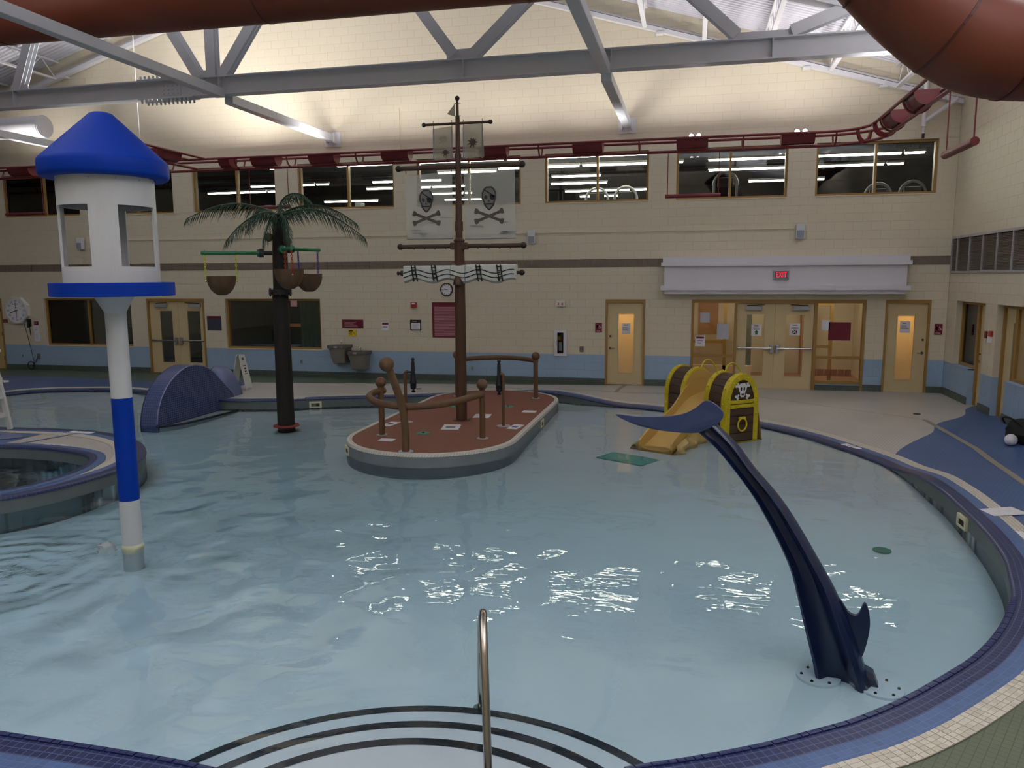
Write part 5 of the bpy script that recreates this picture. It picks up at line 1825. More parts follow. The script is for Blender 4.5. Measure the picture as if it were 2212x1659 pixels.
def yard(z, xa, xb, r, kr, label=None):
    o = B().tube([(xa, MY, z), (xb, MY, z)], r, 12).make('yard', 'yard_wood', t, True)
    for x, s in ((xa, -1), (xb, 1)):
        B().ball((x + s * kr * .6, MY, z), kr, 12).make('yard_knob', 'knob_dark', o, True)
    return o
yard(5.575, -4.93, -3.70, .024, .042)
yard(4.80, -5.44, -3.12, .045, .062)
o = yard(3.345, -5.44, -3.10, .042, .062)
for k in range(10):
    x = -5.2 + k * .21
    if abs(x - MX) > .15:
        B().ball((x, MY, 3.30), .014, 6).make('nozzle', 'knob_dark', o)
B().box(MX - .17, MX + .17, MY - .07, MY + .07, 3.28, 3.41).make('yard_clamp', 'mast_wood', t, bevel=.02)
o = yard(2.845, -5.42, -3.13, .03, .055)
for s in (-1, 1):
    B().lathe([(.02, 0), (.045, .02), (.02, .06), (.03, .08), (.02, .1)], (MX + s * 1.16 - (.1 if s < 0 else 0), MY, 2.845), 10, 0).make('turned_end', 'knob_dark', o, True)

def sheet(name, label, corners, wave, m, cat='sail', thick=.004, nseg=12):
    """corners: bottom-left, bottom-right, top-right, top-left as (x, z); hangs just before the mast plane"""
    (ax, az), (bx, bz), (cx, cz_), (dx, dz) = corners
    rows_ = []
    y0 = MY + .0
    b = B()
    for j in range(9):
        v = j / 8
        row = []
        for i in range(nseg + 1):
            u = i / nseg
            x = (ax * (1 - u) + bx * u) * (1 - v) + (dx * (1 - u) + cx * u) * v
            z = (az * (1 - u) + bz * u) * (1 - v) + (dz * (1 - u) + cz_ * u) * v
            y = y0 + wave * math.sin(u * 5.1 + v * 1.3) * (1 - .6 * v) - .03 * math.sin(u * math.pi) * math.sin(v * math.pi)
            row.append((x, y, z))
        rows_.append(row)
    b.loft(rows_, closed=False)
    tt = thing(name, label, cat, ((ax + bx) / 2, y0, min(az, bz)))
    b.make('cloth', m, tt, True)
    return tt
def skull(tt, cx, cz_, s, y):
    """skull with eye patch over crossed bones, printed on the sheet"""
    def P(a, b):
        return (cx + a * s, y, cz_ + b * s)
    th = (0, -.002, 0)
    outl = [(-.16, .30), (-.22, .18), (-.22, .03), (-.17, -.08), (-.15, -.19), (-.06, -.30), (0, -.35), (.06, -.30), (.15, -.19), (.17, -.08), (.22, .03), (.22, .18), (.16, .30), (.08, .36), (-.08, .36)]
    B().ext([P(a, b) for a, b in outl], th).make('skull_print', 'skull_shade', tt)
    B().tube([P(a, b) for a, b in outl], .014 * s / .5, 5, closed=True).make('skull_outline', 'print_dark', tt)
    th = (0, -.004, 0)
    B().ext([P(a, b) for a, b in ((.02, .12), (.19, .10), (.20, -.02), (.12, -.06), (.04, -.02))], th).make('eye_patch', 'ink', tt)
    B().ext([P(a, b) for a, b in ((-.18, .28), (-.14, .29), (.20, .07), (.19, .03))], th).make('patch_strap', 'ink', tt)
    B().ext([P(-.10 + .055 * math.cos(a), .04 + .065 * math.sin(a)) for a in [2 * math.pi * k / 12 for k in range(12)]], th).make('eye_socket', 'print_dark', tt)
    B().ext([P(a, b) for a, b in ((0, -.02), (.035, -.10), (-.035, -.10))], th).make('nose_hole', 'print_dark', tt)
    B().ext([P(a, b) for a, b in ((-.14, -.15), (.14, -.15), (.12, -.19), (-.12, -.19))], th).make('mouth_line', 'ink', tt)
    for sgn in (-1, 1):
        d = Vector((.9, 0, sgn * .34)).normalized()
        n = Vector((-d.z, 0, d.x))
        c = Vector((cx, y - .001 - (sgn > 0) * .003, cz_ - .56 * s))
        L, w = .46 * s, .042 * s
        pts = []
        for q, ww in ((-1.12, 1.1), (-1.1, 2.1), (-.95, 2.2), (-.82, 1.1), (.82, 1.1), (.95, 2.2), (1.1, 2.1), (1.12, 1.1)):
            pts.append(c + d * L * q + n * w * ww)
        for q, ww in ((1.12, -1.1), (1.1, -2.1), (.95, -2.2), (.82, -1.1), (-.82, -1.1), (-.95, -2.2), (-1.1, -2.1), (-1.12, -1.1)):
            pts.append(c + d * L * q + n * w * ww)
        B().ext(pts, (0, -.002, 0)).make('crossed_bone', 'bone_shade', tt)
mat('skull_shade', '74746f', .7, var=.2, scale=12)
mat('bone_shade', '57524b', .7, var=.2, scale=12)
mat('smudge', '8a8f92', .8, var=.3, scale=10)
def smudges(tt, x0, x1, z0, z1, n, y):
    for k in range(n):
        x, z = rnd.uniform(x0, x1 - .2), z0 + (z1 - z0) * rnd.random() ** 1.6
        w_, h_ = rnd.uniform(.14, .3), rnd.uniform(.008, .018)
        B().ext([(x + w_ * .5 + w_ * .5 * math.cos(a), y, z + h_ * math.sin(a)) for a in [2 * math.pi * q / 10 for q in range(10)]], (0, -.002, 0)).make('grey_smudge', 'smudge', tt)
sl1 = sheet('pirate_sail', 'large translucent sail with skull and crossbones, left of the mast', ((-5.34, 3.50), (-4.42, 3.47), (-4.42, 4.72), (-5.36, 4.66)), .012, 'sail_film')
skull(sl1, -4.92, 4.18, .56, MY - .055)
smudges(sl1, -5.3, -4.45, 3.56, 4.5, 7, MY - .05)
sl2 = sheet('pirate_sail', 'large translucent sail with skull and crossbones, right of the mast', ((-4.19, 3.46), (-3.21, 3.49), (-3.22, 4.74), (-4.19, 4.70)), .012, 'sail_film')
skull(sl2, -3.70, 4.20, .57, MY - .055)
smudges(sl2, -4.15, -3.25, 3.56, 4.5, 7, MY - .05)
for tt, x0, x1, z in ((sl1, -5.34, -4.42, 3.49), (sl2, -4.19, -3.21, 3.475)):
    B().tube([(x0, MY, z), (x1, MY, z)], .012, 6).make('hem_bar', 'smudge', tt)
    for x in (x0 + .01, x1 - .01):
        B().tube([(x, MY, 4.70), (x, MY - .02, 4.80)], .006, 5).make('tie_cord', 'ink', tt)
def burst(tt, cx, cz_, r, y, m, n=8, ph=0.0):
    pts = []
    for k in range(2 * n):
        a = ph + math.pi * k / n
        q = r * ((1.0 + .25 * math.sin(k * 2.7)) if k % 2 == 0 else .52)
        pts.append((cx + q * math.cos(a), y, cz_ + q * math.sin(a)))
    B().ext(pts, (0, -.002, 0)).make('torn_patch', m, tt)
mat('tear_tan', '9a927e', .8, var=.2)
mat('tear_dark', '4b443b', .8, var=.2)
s3 = sheet('tattered_flag', 'small grey tattered sail with torn star patches, left of the upper mast', ((-4.75, 4.93), (-4.43, 4.95), (-4.41, 5.53), (-4.77, 5.50)), .01, 'sail_top')
burst(s3, -4.57, 5.30, .10, MY - .04, 'tear_tan'); burst(s3, -4.53, 5.06, .075, MY - .04, 'tear_dark', 8, .3)
s4 = sheet('tattered_flag', 'small grey tattered sail with torn star patches, right of the upper mast', ((-4.17, 4.94), (-3.79, 4.96), (-3.83, 5.57), (-4.19, 5.54)), .01, 'sail_top')
burst(s4, -4.0, 5.22, .105, MY - .04, 'tear_dark', 9); burst(s4, -3.93, 5.06, .06, MY - .04, 'tear_tan', 8, .3)
for tt, xs_ in ((s3, (-4.77, -4.41)), (s4, (-4.19, -3.83))):
    for x in xs_:
        B().tube([(x, MY, 5.50), (x, MY - .01, 5.64)], .005, 5).make('tie_cord', 'ink', tt)
        z0 = 4.93
        B().box(x - .012, x + .012, MY - .008, MY - .004, 4.94, 5.5).make('hem_strip', 'smudge', tt)
t5 = thing('mast_pennant', 'small triangular grey pennant at the top of the mast', 'flag', (MX, MY, 5.68))
B().ext([(MX - .04, MY, 5.94), (MX - .20, MY, 5.75), (MX - .05, MY, 5.70)], (0, .006, 0)).make('cloth', 'sail_top', t5)
for z in (5.71, 5.93):
    B().tube([(MX - .06, MY, z), (MX + .06, MY, z)], .006, 5).make('pin', 'knob_dark', t5)
# furled sail
t6 = thing('furled_sail', 'white furled sail with dark rope bands across the lower mast', 'sail', (MX, MY, 2.65))
def furl(x0, x1, zt, nm):
    n = max(6, int((x1 - x0) / .04))
    tops, bots, lines = [], [], []
    rings = []
    for i in range(n + 1):
        x = x0 + (x1 - x0) * i / n
        zb = 2.70 - .035 * math.sin((x - MX) * 2 * math.pi / .62 + .5)
        rings.append([(x, MY - .13, zb + .02), (x, MY - .155, zb + .12), (x, MY - .13, zt - .02), (x, MY - .06, zt), (x, MY + .06, zt), (x, MY + .1, zb + .1), (x, MY + .05, zb), (x, MY - .06, zb - .02)])
    B().loft(rings).make(nm, 'sail_cloth', t6, True)
mat('sail_cloth', 'cdd2cc', .7, var=.1, scale=5)
furl(-5.38, -4.45, 2.985, 'sail_roll'); furl(-4.44, -4.16, 2.99, 'sail_roll'); furl(-4.15, -3.19, 3.0, 'sail_roll')
for zo in (.09, .17):
    pts = []
    for i in range(60):
        x = -5.37 + 2.16 * i / 59
        zb = 2.70 - .035 * math.sin((x - MX) * 2 * math.pi / .62 + .5)
        pts.append((x, MY - .150 if zo < .15 else MY - .152, zb + zo))
    B().tube(pts, .009, 5).make('rope_line', 'ink', t6)
for x in (-5.17, -4.77, -3.90, -3.50):
    for q in (-.035, .035):
        B().tube([(x + q, MY - .165, 2.99), (x + q + .02, MY - .17, 2.84), (x + q + .04, MY - .14, 2.685)], .012, 6).make('rope_band', 'ink', t6)
    for k in range(4):
        z = 2.74 + k * .07
        B().tube([(x - .02, MY - .168, z), (x + .06, MY - .168, z + .01)], .008, 5).make('rope_band', 'ink', t6)

def post(t, x, y, h, r=.052, br=.096):
    o = B().tube([(x, y, ZI), (x, y, h)], r, 12).make('log_post', 'log_wood', t, True)
    disc(o, (x, y), .10, ZI, ZI + .012, 'base_plate', 'closer_grey')
    B().ball((x, y, h + br * .85), br, 16).make('ball_top', 'log_wood', o, True)
t = thing('bow_railing', 'log railing with leaning ball-topped stem at the front of the island', 'railing', (-4.36, 12.0, ZI))
post(t, -5.27, 12.58, .87)
post(t, -3.45, 12.64, .87)
o = B().tube(smooth_path([(-4.38, 11.40, ZI), (-4.375, 11.39, .35), (-4.40, 11.34, .75), (-4.46, 11.27, 1.05), (-4.54, 11.18, 1.36)], 6), [.06] * 25, 12).make('stem_log', 'log_wood', t, True)
disc(o, (-4.38, 11.40), .12, ZI, ZI + .012, 'base_plate', 'closer_grey')
B().ball((-4.565, 11.15, 1.44), .116, 18).make('ball_top', 'log_wood', o, True)
B().tube(smooth_path([(-5.24, 12.66, .80), (-5.33, 12.45, .79), (-5.28, 12.1, .77), (-5.0, 11.72, .75), (-4.6, 11.47, .74), (-4.3, 11.43, .74), (-3.95, 11.6, .75), (-3.68, 11.95, .77), (-3.52, 12.3, .79), (-3.45, 12.58, .80)], 6), .058, 12).make('rail_log', 'log_wood', t, True)
t = thing('stern_railing', 'curved log railing on two ball-topped posts at the rear of the island', 'railing', (-4.36, 17.3, ZI))
post(t, -3.42, 17.17, .90)
post(t, -5.28, 17.15, .90)
B().tube(smooth_path([(-5.28, 17.2, .86), (-5.0, 17.6, .86), (-4.6, 17.85, .86), (-4.1, 17.85, .86), (-3.7, 17.6, .86), (-3.42, 17.22, .86)], 6), .055, 12).make('rail_log', 'log_wood', t, True)

def cannon(lb, x, y, gx):
    t = thing('water_cannon', lb, 'water cannon', (x, y, ZI))
    disc(t, (x, y), .13, ZI, ZI + .01, 'base_plate', 'closer_grey')
    s = 1 if gx > x else -1
    B().tube(smooth_path([(x, y, ZI), (x, y, .5), (x, y, .92), (x + s * .02, y, .98), (x + s * .05, y, .995)], 6), .032, 12).make('stand_pipe', 'log_wood', t, True)
    B().tube([(x + s * .03, y, .99), (gx, y, .99)], .022, 10).make('swivel', 'cannon_black', t, True)
    B().lathe([(.001, 1.265), (.022, 1.26), (.034, 1.235), (.034, 1.215), (.02, 1.195), (.032, 1.185), (.034, 1.165), (.036, 1.0), (.055, .82), (.066, .79), (.066, .775), (.058, .77), (.058, .70), (.05, .67), (.02, .655), (.02, .64), (.045, .625), (.03, .60), (.001, .595)][::-1], (gx, y, 0), 14).make('barrel', 'cannon_black', t, True)
cannon('black water cannon on a pipe stand at the right of the island', -3.36, 13.8, -3.44)
cannon('black water cannon on a pipe stand behind the bow stem', -5.28, 13.8, -5.12)

def plate(lb, x, y, w, h, ang, dark=None):
    t = thing('deck_plate', lb, 'plate', (x, y, ZI))
    c, s = math.cos(R(ang)), math.sin(R(ang))
    def q(a, b, z):
        return (x + a * c - b * s, y + a * s + b * c, z)
    B().ext([q(-w / 2, -h / 2, ZI + .001), (q(w / 2, -h / 2, ZI + .001)), q(w / 2, h / 2, ZI + .001), q(-w / 2, h / 2, ZI + .001)], (0, 0, .008)).make('cover', 'plate_white', t)
    if dark:
        B().ext([q(-w * .3, -h * .2, ZI + .0095), q(w * .25, -h * .2, ZI + .0095), q(w * .25, h * .12, ZI + .0095), q(-w * .3, h * .12, ZI + .0095)], (0, 0, .001)).make('print_block', dark, t)
plate('blank white plate at the left front of the island', -5.02, 12.18, .26, .18, 0)
plate('white plate with print beside the left front post', -5.50, 13.55, .2, .42, -8, 'print_dark')
plate('large white access plate in front of the mast', -4.28, 13.48, .32, .46, 10, 'print_grey')
plate('white access plate just behind the mast', -4.02, 14.72, .32, .40, 5)
plate('blank white plate at the right side of the island', -3.20, 15.4, .28, .22, 0)
plate('white plate with blue print beside the right water cannon', -3.12, 13.75, .2, .42, -8, 'print_blue')
for lb, x, y in (('green floor nozzle in front of the mast', -4.60, 12.85), ('green floor nozzle left of the mast foot', -4.87, 15.7), ('green floor nozzle right of the mast foot', -3.78, 15.93)):
    t = thing('floor_nozzle', lb, 'nozzle', (x, y, ZI))
    B().lathe([(.13, ZI), (.12, ZI + .012), (.06, ZI + .016), (.03, ZI + .012), (.001, ZI + .012)], (x, y, 0), 18).make('ring_plate', 'nozzle_green', t, True)
    B().lathe([(.025, ZI + .012), (.02, ZI + .03), (.001, ZI + .03)], (x, y, 0), 10).make('jet_tip', 'skimmer_dark', t)

def skimmer(lb, x, y, ang, z=-.135, w=.28, h=.15):
    t = thing('skimmer_inlet', lb, 'skimmer', (x, y, z - h / 2))
    d, n = Vector((math.cos(R(ang)), math.sin(R(ang)), 0)), Vector((-math.sin(R(ang)), math.cos(R(ang)), 0))
    c = Vector((x, y, z))
    def bx(a0, a1, b0, b1, n0, n1, nm, m):
        b = B()
        vs = [c + d * a + n * k + Vector((0, 0, bq)) for a in (a0, a1) for k in (n0, n1) for bq in (b0, b1)]
        b.add(vs, [(0, 1, 3, 2), (4, 6, 7, 5), (0, 2, 6, 4), (1, 5, 7, 3), (0, 4, 5, 1), (2, 3, 7, 6)])
        b.make(nm, m, t)
    f = .045
    bx(-w / 2, w / 2, h / 2 - f, h / 2, -.015, .02, 'frame_bar', 'skimmer_white')
    bx(-w / 2, w / 2, -h / 2, -h / 2 + f * .6, -.015, .02, 'frame_bar', 'skimmer_white')
    bx(-w / 2, -w / 2 + f, -h / 2 + f * .6, h / 2 - f, -.015, .02, 'frame_bar', 'skimmer_white')
    bx(w / 2 - f, w / 2, -h / 2 + f * .6, h / 2 - f, -.015, .02, 'frame_bar', 'skimmer_white')
    bx(-w / 2 + f, w / 2 - f, -h / 2 + f * .6, h / 2 - f, -.003, .02, 'opening', 'skimmer_dark')
skimmer('cream skimmer inlet in the pool wall right of the palm trunk', -8.42, 16.22, 24)
skimmer('cream skimmer inlet in the pool wall at the right curve', 3.185, 9.85, -88)
skimmer('cream skimmer inlet at the left front of the island side', -5.63, 11.92, -53)
skimmer('cream skimmer inlet on the right side of the island', -2.86, 15.0, -90 + 180)
# ================================================================== palm tree with coconut buckets
def palm():
    px, py = -7.94, 14.02
    vd = Vector((-px, -py, 0)).normalized()         # towards the viewer
    er = Vector((-vd.y, vd.x, 0))                   # to the right as seen from the deck below
    up = Vector((0, 0, 1))
    t = thing('palm_tree', 'artificial palm tree with black trunk and green fronds in the pool', 'palm tree', (px, py, -.6))
    def P(a, f, z):
        return Vector((px, py, 0)) + er * a + vd * f + up * z
    B().tube([(px, py, -.6), (px, py, .5), (px, py, 1.5), (px, py, 2.45)], [.172, .168, .160, .155], 20).make('trunk', 'palm_trunk', t, True)
    B().tube([(px + .02, py, 2.53), (px + .03, py, 3.2), (px + .04, py, 3.95)], [.150, .145, .12], 20).make('trunk', 'palm_trunk', t, True)
    B().lathe([(.155, 2.44), (.22, 2.44), (.22, 2.54), (.15, 2.54)], (px, py, 0), 20).make('trunk_collar', 'black_metal', t)
    for k in range(10):
        a = 2 * math.pi * k / 10 + .2
        B().tube([(px + .2 * math.cos(a), py + .2 * math.sin(a), 2.41), (px + .2 * math.cos(a), py + .2 * math.sin(a), 2.57)], .018, 6).make('collar_bolt', 'black_metal', t)
    B().lathe([(.17, -.21), (.255, -.205), (.26, -.19), (.25, -.175), (.165, -.17)], (px, py, 0), 26).make('base_flange', 'red_flange', t, True)
    # fronds: points along the rib (right, towards viewer, height)
    top = (0.03, 0.0, 3.95)
    fr = [([top, (-.25, .05, 4.10), (-.7, .1, 4.18), (-1.15, .12, 4.10), (-1.62, .15, 3.88)], .30),
          ([top, (.3, .1, 4.05), (.75, .15, 4.08), (1.2, .2, 3.88), (1.66, .22, 3.55)], .31),
          ([top, (.3, -.15, 4.12), (.75, -.3, 4.22), (1.2, -.4, 4.10), (1.58, -.45, 3.86)], .28),
          ([top, (.08, -.1, 4.22), (.25, -.2, 4.40), (.48, -.3, 4.42), (.66, -.35, 4.30)], .30),
          ([top, (-.15, .25, 4.02), (-.42, .45, 3.92), (-.70, .6, 3.70), (-.92, .7, 3.44)], .30),
          ([top, (-.03, .2, 3.98), (-.13, .35, 3.84), (-.22, .42, 3.62), (-.28, .45, 3.38)], .26),
          ([top, (.08, .2, 3.98), (.17, .32, 3.82), (.20, .38, 3.62), (.20, .40, 3.42)], .24),
          ([top, (-.15, -.25, 4.1), (-.35, -.55, 4.12), (-.5, -.9, 3.95), (-.6, -1.2, 3.7)], .26),
          ([top, (.1, -.3, 4.1), (.12, -.7, 4.12), (.15, -1.1, 3.9), (.18, -1.35, 3.6)], .26)]
    for pts, ll in fr:
        path = smooth_path([P(*q) for q in pts], 12)
        b = B()
        n = len(path)
        b.tube(path, [.02 * (1 - .8 * i / n) + .003 for i in range(n)], 5)
        for i in range(3, n):
            d = (path[min(i + 1, n - 1)] - path[i - 1]).normalized()
            side = d.cross(up)
            if side.length < .05:
                side = er.copy()
            side.normalize()
            f = i / n
            L = ll * (1.0 - .55 * max(0, f - .55) / .45) * (.55 + .45 * min(1, f / .2))
            for s in (-1, 1):
                for jit in (0,):
                    base = path[i] + d * (.035 * jit)
                    tip = base + side * s * L * .45 * rnd.uniform(.6, 1.3) + d * L * .55 * rnd.uniform(.8, 1.2) - up * L * rnd.uniform(.75, 1.2)
                    mid_ = base * .5 + tip * .5 + side * s * L * .14 + up * L * .10
                    w = d * .0085
                    b.add([base - w, base + w, mid_ + w, tip, mid_ - w], [(0, 1, 2, 4), (4, 2, 3)])
        b.make('frond', 'palm_leaf', t)
    # three swing arms with tipping buckets
    def bucket(lb, a_dir, f_dir, z_arm, d0, d1, z_rim, chain, r=.272):
        dirv = (er * a_dir + vd * f_dir).normalized()
        side = dirv.cross(up)
        c0 = Vector((px, py, 0))
        arm = B().tube([c0 + dirv * .38 + up * z_arm, c0 + dirv * (d1 + .06) + up * z_arm], .034, 12).make('swing_arm', 'arm_green', t, True)
        B().tube([c0 + dirv * .12 + up * z_arm, c0 + dirv * .28 + up * z_arm], .045, 10).make('arm_root', 'black_metal', arm, True)
        B().tube([c0 + dirv * .28 + up * z_arm, c0 + dirv * .36 + up * z_arm], .085, 12).make('arm_flange', 'black_metal', arm)
        B().tube([c0 + dirv * .36 + up * z_arm, c0 + dirv * .40 + up * z_arm], .075, 12).make('arm_flange', 'arm_green', arm)
        cb = c0 + dirv * (d0 + d1) / 2
        bt = thing('coconut_bucket', lb, 'bucket', (cb.x, cb.y, z_rim - .36))
        prof = [(.001, .02), (.03, .0), (.07, .0), (.13, .04), (.19, .11), (.228, .20), (.244, .29), (.246, .37), (.238, .37), (.232, .29), (.19, .16), (.12, .09), (.001, .05)]
        B().lathe([(a * r / .248, z + z_rim - .36) for a, z in prof], (cb.x, cb.y, 0), 28).make('shell', 'coconut', bt, True)
        for q in (d0, d1):
            p1 = c0 + dirv * q + up * (z_arm - .03)
            s = -1 if q == d0 else 1
            p0 = cb + dirv * s * (r + .012) + up * (z_rim - .09)
            nl = max(4, int((p1 - p0).length / .045))
            ch = B()
            dv = (p1 - p0) / nl
            for k in range(nl):
                m0, m1 = p0 + dv * (k - .15), p0 + dv * (k + 1.15)
                w = (side if k % 2 else dirv) * .016
                mm = (m0 + m1) / 2
                ch.tube([m0, m0 * .75 + m1 * .25 + w, m0 * .25 + m1 * .75 + w, m1, m0 * .25 + m1 * .75 - w, m0 * .75 + m1 * .25 - w], 0.0075, 5, closed=True)
            o = ch.make('chain', chain, bt)
            B().ball(p0, .018, 8).make('pivot_bolt', 'chrome', bt)
            B().tube([p1 - up * .02, p1 + up * .09], .01, 6).make('eye_bolt', 'chrome', bt)
    bucket('brown coconut bucket on yellow chains left of the palm trunk', -1.0, -.05, 3.25, .80, 1.37, 2.80, 'chain_yellow')
    bucket('brown coconut bucket on red chains in front of the palm trunk', .22, 1.0, 3.31, .55, 1.06, 2.92, 'chain_red')
    bucket('brown coconut bucket on blue chains right of the palm trunk', .66, -.70, 3.34, .55, 1.14, 2.84, 'chain_blue')
    B().ball(P(-.17, .08, 3.55), .085, 14).make('coconut', 'coconut', t, True)
    B().ball(P(.17, .12, 3.48), .08, 14).make('coconut', 'coconut', t, True)
palm()

# ================================================================== treasure chest slide
def chest():
    t = thing('chest_slide', 'yellow and brown treasure chest water slide with skull emblem', 'water slide', (0.91, 14.40, -0.30), math.atan2(.631, .775))
    HWD, ZS, RY = .36, .80, .50
    def prof(g=0.0, n=18, zb=0.0):
        """arch outline in local x, z, grown by g"""
        pts = [(HWD + g, zb)]
        for k in range(n + 1):
            a = math.pi * k / n
            pts.append(((HWD + g) * math.cos(a), ZS + (RY + g) * math.sin(a)))
        pts.append((-HWD - g, zb))
        return pts
    def solid(y0, y1, g, nm, m, par=t):
        p = prof(g)
        return B().ext([(x, y0, z) for x, z in p], (0, y1 - y0, 0)).make(nm, m, par, local=True)
    def band(y0, y1, g0, g1, par=t):
        o, i = prof(g1), prof(g0)
        b = B()
        b.loft([[(x, y0, z) for x, z in i], [(x, y0, z) for x, z in o], [(x, y1, z) for x, z in o], [(x, y1, z) for x, z in i]], closed=False)
        q = b.make('gold_band', 'chest_yellow', par, local=True)
        return q
    def rivets(par, y, g, ks, n=18, r=.022):
        p = prof(g, n)
        for k in ks:
            x, z = p[k]
            B().ball((x, y, z), r, 8).make('rivet', 'chest_yellow', par, local=True)
    for y0, y1 in ((0.0, .56), (1.16, 1.74)):
        seg = solid(y0 + .01, y1 - .01, -.02, 'chest_body', 'chest_dark')
        # curved lid planks
        p = prof(-.002, 20)
        for k in range(1, 21, 2):
            (xa, za), (xm, zm), (xb, zb) = p[k], p[k + 1], p[min(k + 2, len(p) - 1)]
            f = .06
            A = [(xa + (xm - xa) * f, za + (zm - za) * f), (xm, zm), (xb + (xm - xb) * f, zb + (zm - zb) * f)]
            Ai = [(x * .93, ZS + (z - ZS) * .95) for x, z in A][::-1]
            B().ext([(x, y0 + .09, z) for x, z in A + Ai], (0, y1 - y0 - .18, 0)).make('plank', 'chest_wood', seg, local=True)
        for s in (-1, 1):
            for k in range(4):
                B().box(min(s * (HWD - .03), s * HWD), max(s * (HWD - .03), s * HWD), y0 + .09, y1 - .09, .02 + k * .195, .20 + k * .195).make('plank', 'chest_wood', seg, local=True)
        for yb in (y0, y1 - .10):
            bd = band(yb, yb + .10, -.03, .022, seg)
            rivets(bd, yb + .05, .025, range(2, 18, 2))
            for s in (-1, 1):
                for z in (.12, .36, .6, .78):
                    B().ball((s * (HWD + .022), yb + .05, z), .022, 8).make('rivet', 'chest_yellow', bd, local=True)
            for s in (-1, 1):
                pass
    # skull face
    face = B().ext([(x, -.004, z) for x, z in prof(.0)], (0, .02, 0)).make('chest_face', 'chest_dark', t, local=True)
    def xw(z, g=-.085):
        w = HWD + g
        if z <= ZS:
            return w
        q = (z - ZS) / (RY + g)
        return w * math.sqrt(max(0, 1 - q * q))
    zs = [.10, .25, .41, .56, .70]
    for a, b in zip(zs[:-1], zs[1:]):
        B().box(-xw(a), xw(a), -.022, -.004, a + .006, b - .006).make('plank', 'chest_wood', face, local=True)
    zs = [.86, .97, 1.08, 1.17, 1.225]
    for a, b in zip(zs[:-1], zs[1:]):
        pl = [(-xw(a), a + .006), (xw(a), a + .006), (xw((a + b) / 2), (a + b) / 2), (xw(b) * .98, b - .004), (-xw(b) * .98, b - .004), (-xw((a + b) / 2), (a + b) / 2)]
        B().ext([(x, -.022, z) for x, z in pl], (0, .018, 0)).make('plank', 'chest_wood', face, local=True)
    o, i = prof(.022), prof(-.085)
    rim = B().loft([[(x, -.03, z) for x, z in i], [(x, -.035, z) for x, z in o], [(x, .0, z) for x, z in o]], closed=False).make('gold_rim', 'chest_yellow', face, local=True)
    pm = prof(-.03, 18)
    for k in range(2, 19, 2):
        B().ball((pm[k][0], -.036, pm[k][1]), .02, 8).make('rivet', 'chest_yellow', rim, local=True)
    for s in (-1, 1):
        for z in (.1, .26, .42, .58):
            B().ball((s * (HWD - .03), -.036, z), .018, 8).make('rivet', 'chest_yellow', rim, local=True)
    for z0 in (.705, .785):
        st = B().box(-HWD + .05, HWD - .05, -.036, -.004, z0, z0 + .065).make('gold_strap', 'chest_yellow', face, local=True)
        for k in range(6):
            B().ball((-HWD + .1 + k * .104, -.04, z0 + .033), .018, 8).make('rivet', 'chest_yellow', st, local=True)
    st = B().box(-HWD - .02, HWD + .02, -.036, -.004, 0.0, .09).make('gold_strap', 'chest_yellow', face, local=True)
    for k in range(6):
        B().ball((-HWD + .08 + k * .115, -.04, .055), .018, 8).make('rivet', 'chest_yellow', st, local=True)
    # skull and bones emblem
    def E(nm, pts, y, m='bone_white', d=.006):
        B().ext([(x, y, z) for x, z in pts], (0, d, 0)).make(nm, m, face, local=True)
    cz_ = 1.02
    E('skull', [(-.085, .12), (-.095, .06), (-.09, .0), (-.06, -.03), (-.06, -.10), (-.03, -.13), (.03, -.13), (.06, -.10), (.06, -.03), (.09, .0), (.095, .06), (.085, .12), (.05, .15), (-.05, .15)] and [(x, z + cz_) for x, z in [(-.085, .10), (-.095, .05), (-.085, .0), (-.06, -.03), (-.055, -.09), (-.03, -.12), (.03, -.12), (.055, -.09), (.06, -.03), (.085, .0), (.095, .05), (.085, .10), (.05, .13), (-.05, .13)]], -.032)
    for s in (-1, 1):
        E('eye_hole', [(s * .035 + .018 * math.cos(a), cz_ + .03 + .035 * math.sin(a)) for a in [2 * math.pi * k / 10 for k in range(10)]], -.035, 'ink', .003)
    E('smile', [(-.035, cz_ - .055), (.035, cz_ - .055), (.02, cz_ - .085), (-.02, cz_ - .085)], -.035, 'ink', .003)
    for sx in (-1, 1):
        for sz in (-1, 1):
            bx, bz = sx * .13, cz_ + (.1 if sz > 0 else -.12)
            B().bar((bx * .65, -.03, cz_ + (bz - cz_) * .6), (bx, -.03, bz), .035, .006, up=(0, 1, 0)).make('bone_end', 'bone_white', face, local=True)
            for q in (-1, 1):
                B().lathe([(.001, -.004), (.026, -.004), (.026, .004)], (bx + q * .018 * sz, -.03, bz - q * .018 * sx + .0), 10, 1).make('bone_end', 'bone_white', face, local=True)
    # ring handle
    B().tube([(.0 + .10 * math.cos(a), -.05, .40 + .115 * math.sin(a)) for a in [2 * math.pi * k / 24 for k in range(24)]], .016, 8, closed=True).make('ring_handle', 'chest_yellow', face, True, local=True)
    B().box(-.075, .075, -.065, -.02, .50, .545).make('ring_bracket', 'chest_yellow', face, bevel=.012, local=True)
    # chute through the middle, sliding out towards the left
    cl = smooth_path([(.40, .86, .86), (.10, .86, .84), (-.25, .84, .74), (-.6, .74, .50), (-1.0, .56, .32), (-1.35, .38, .18), (-1.75, .18, .06)], 8)
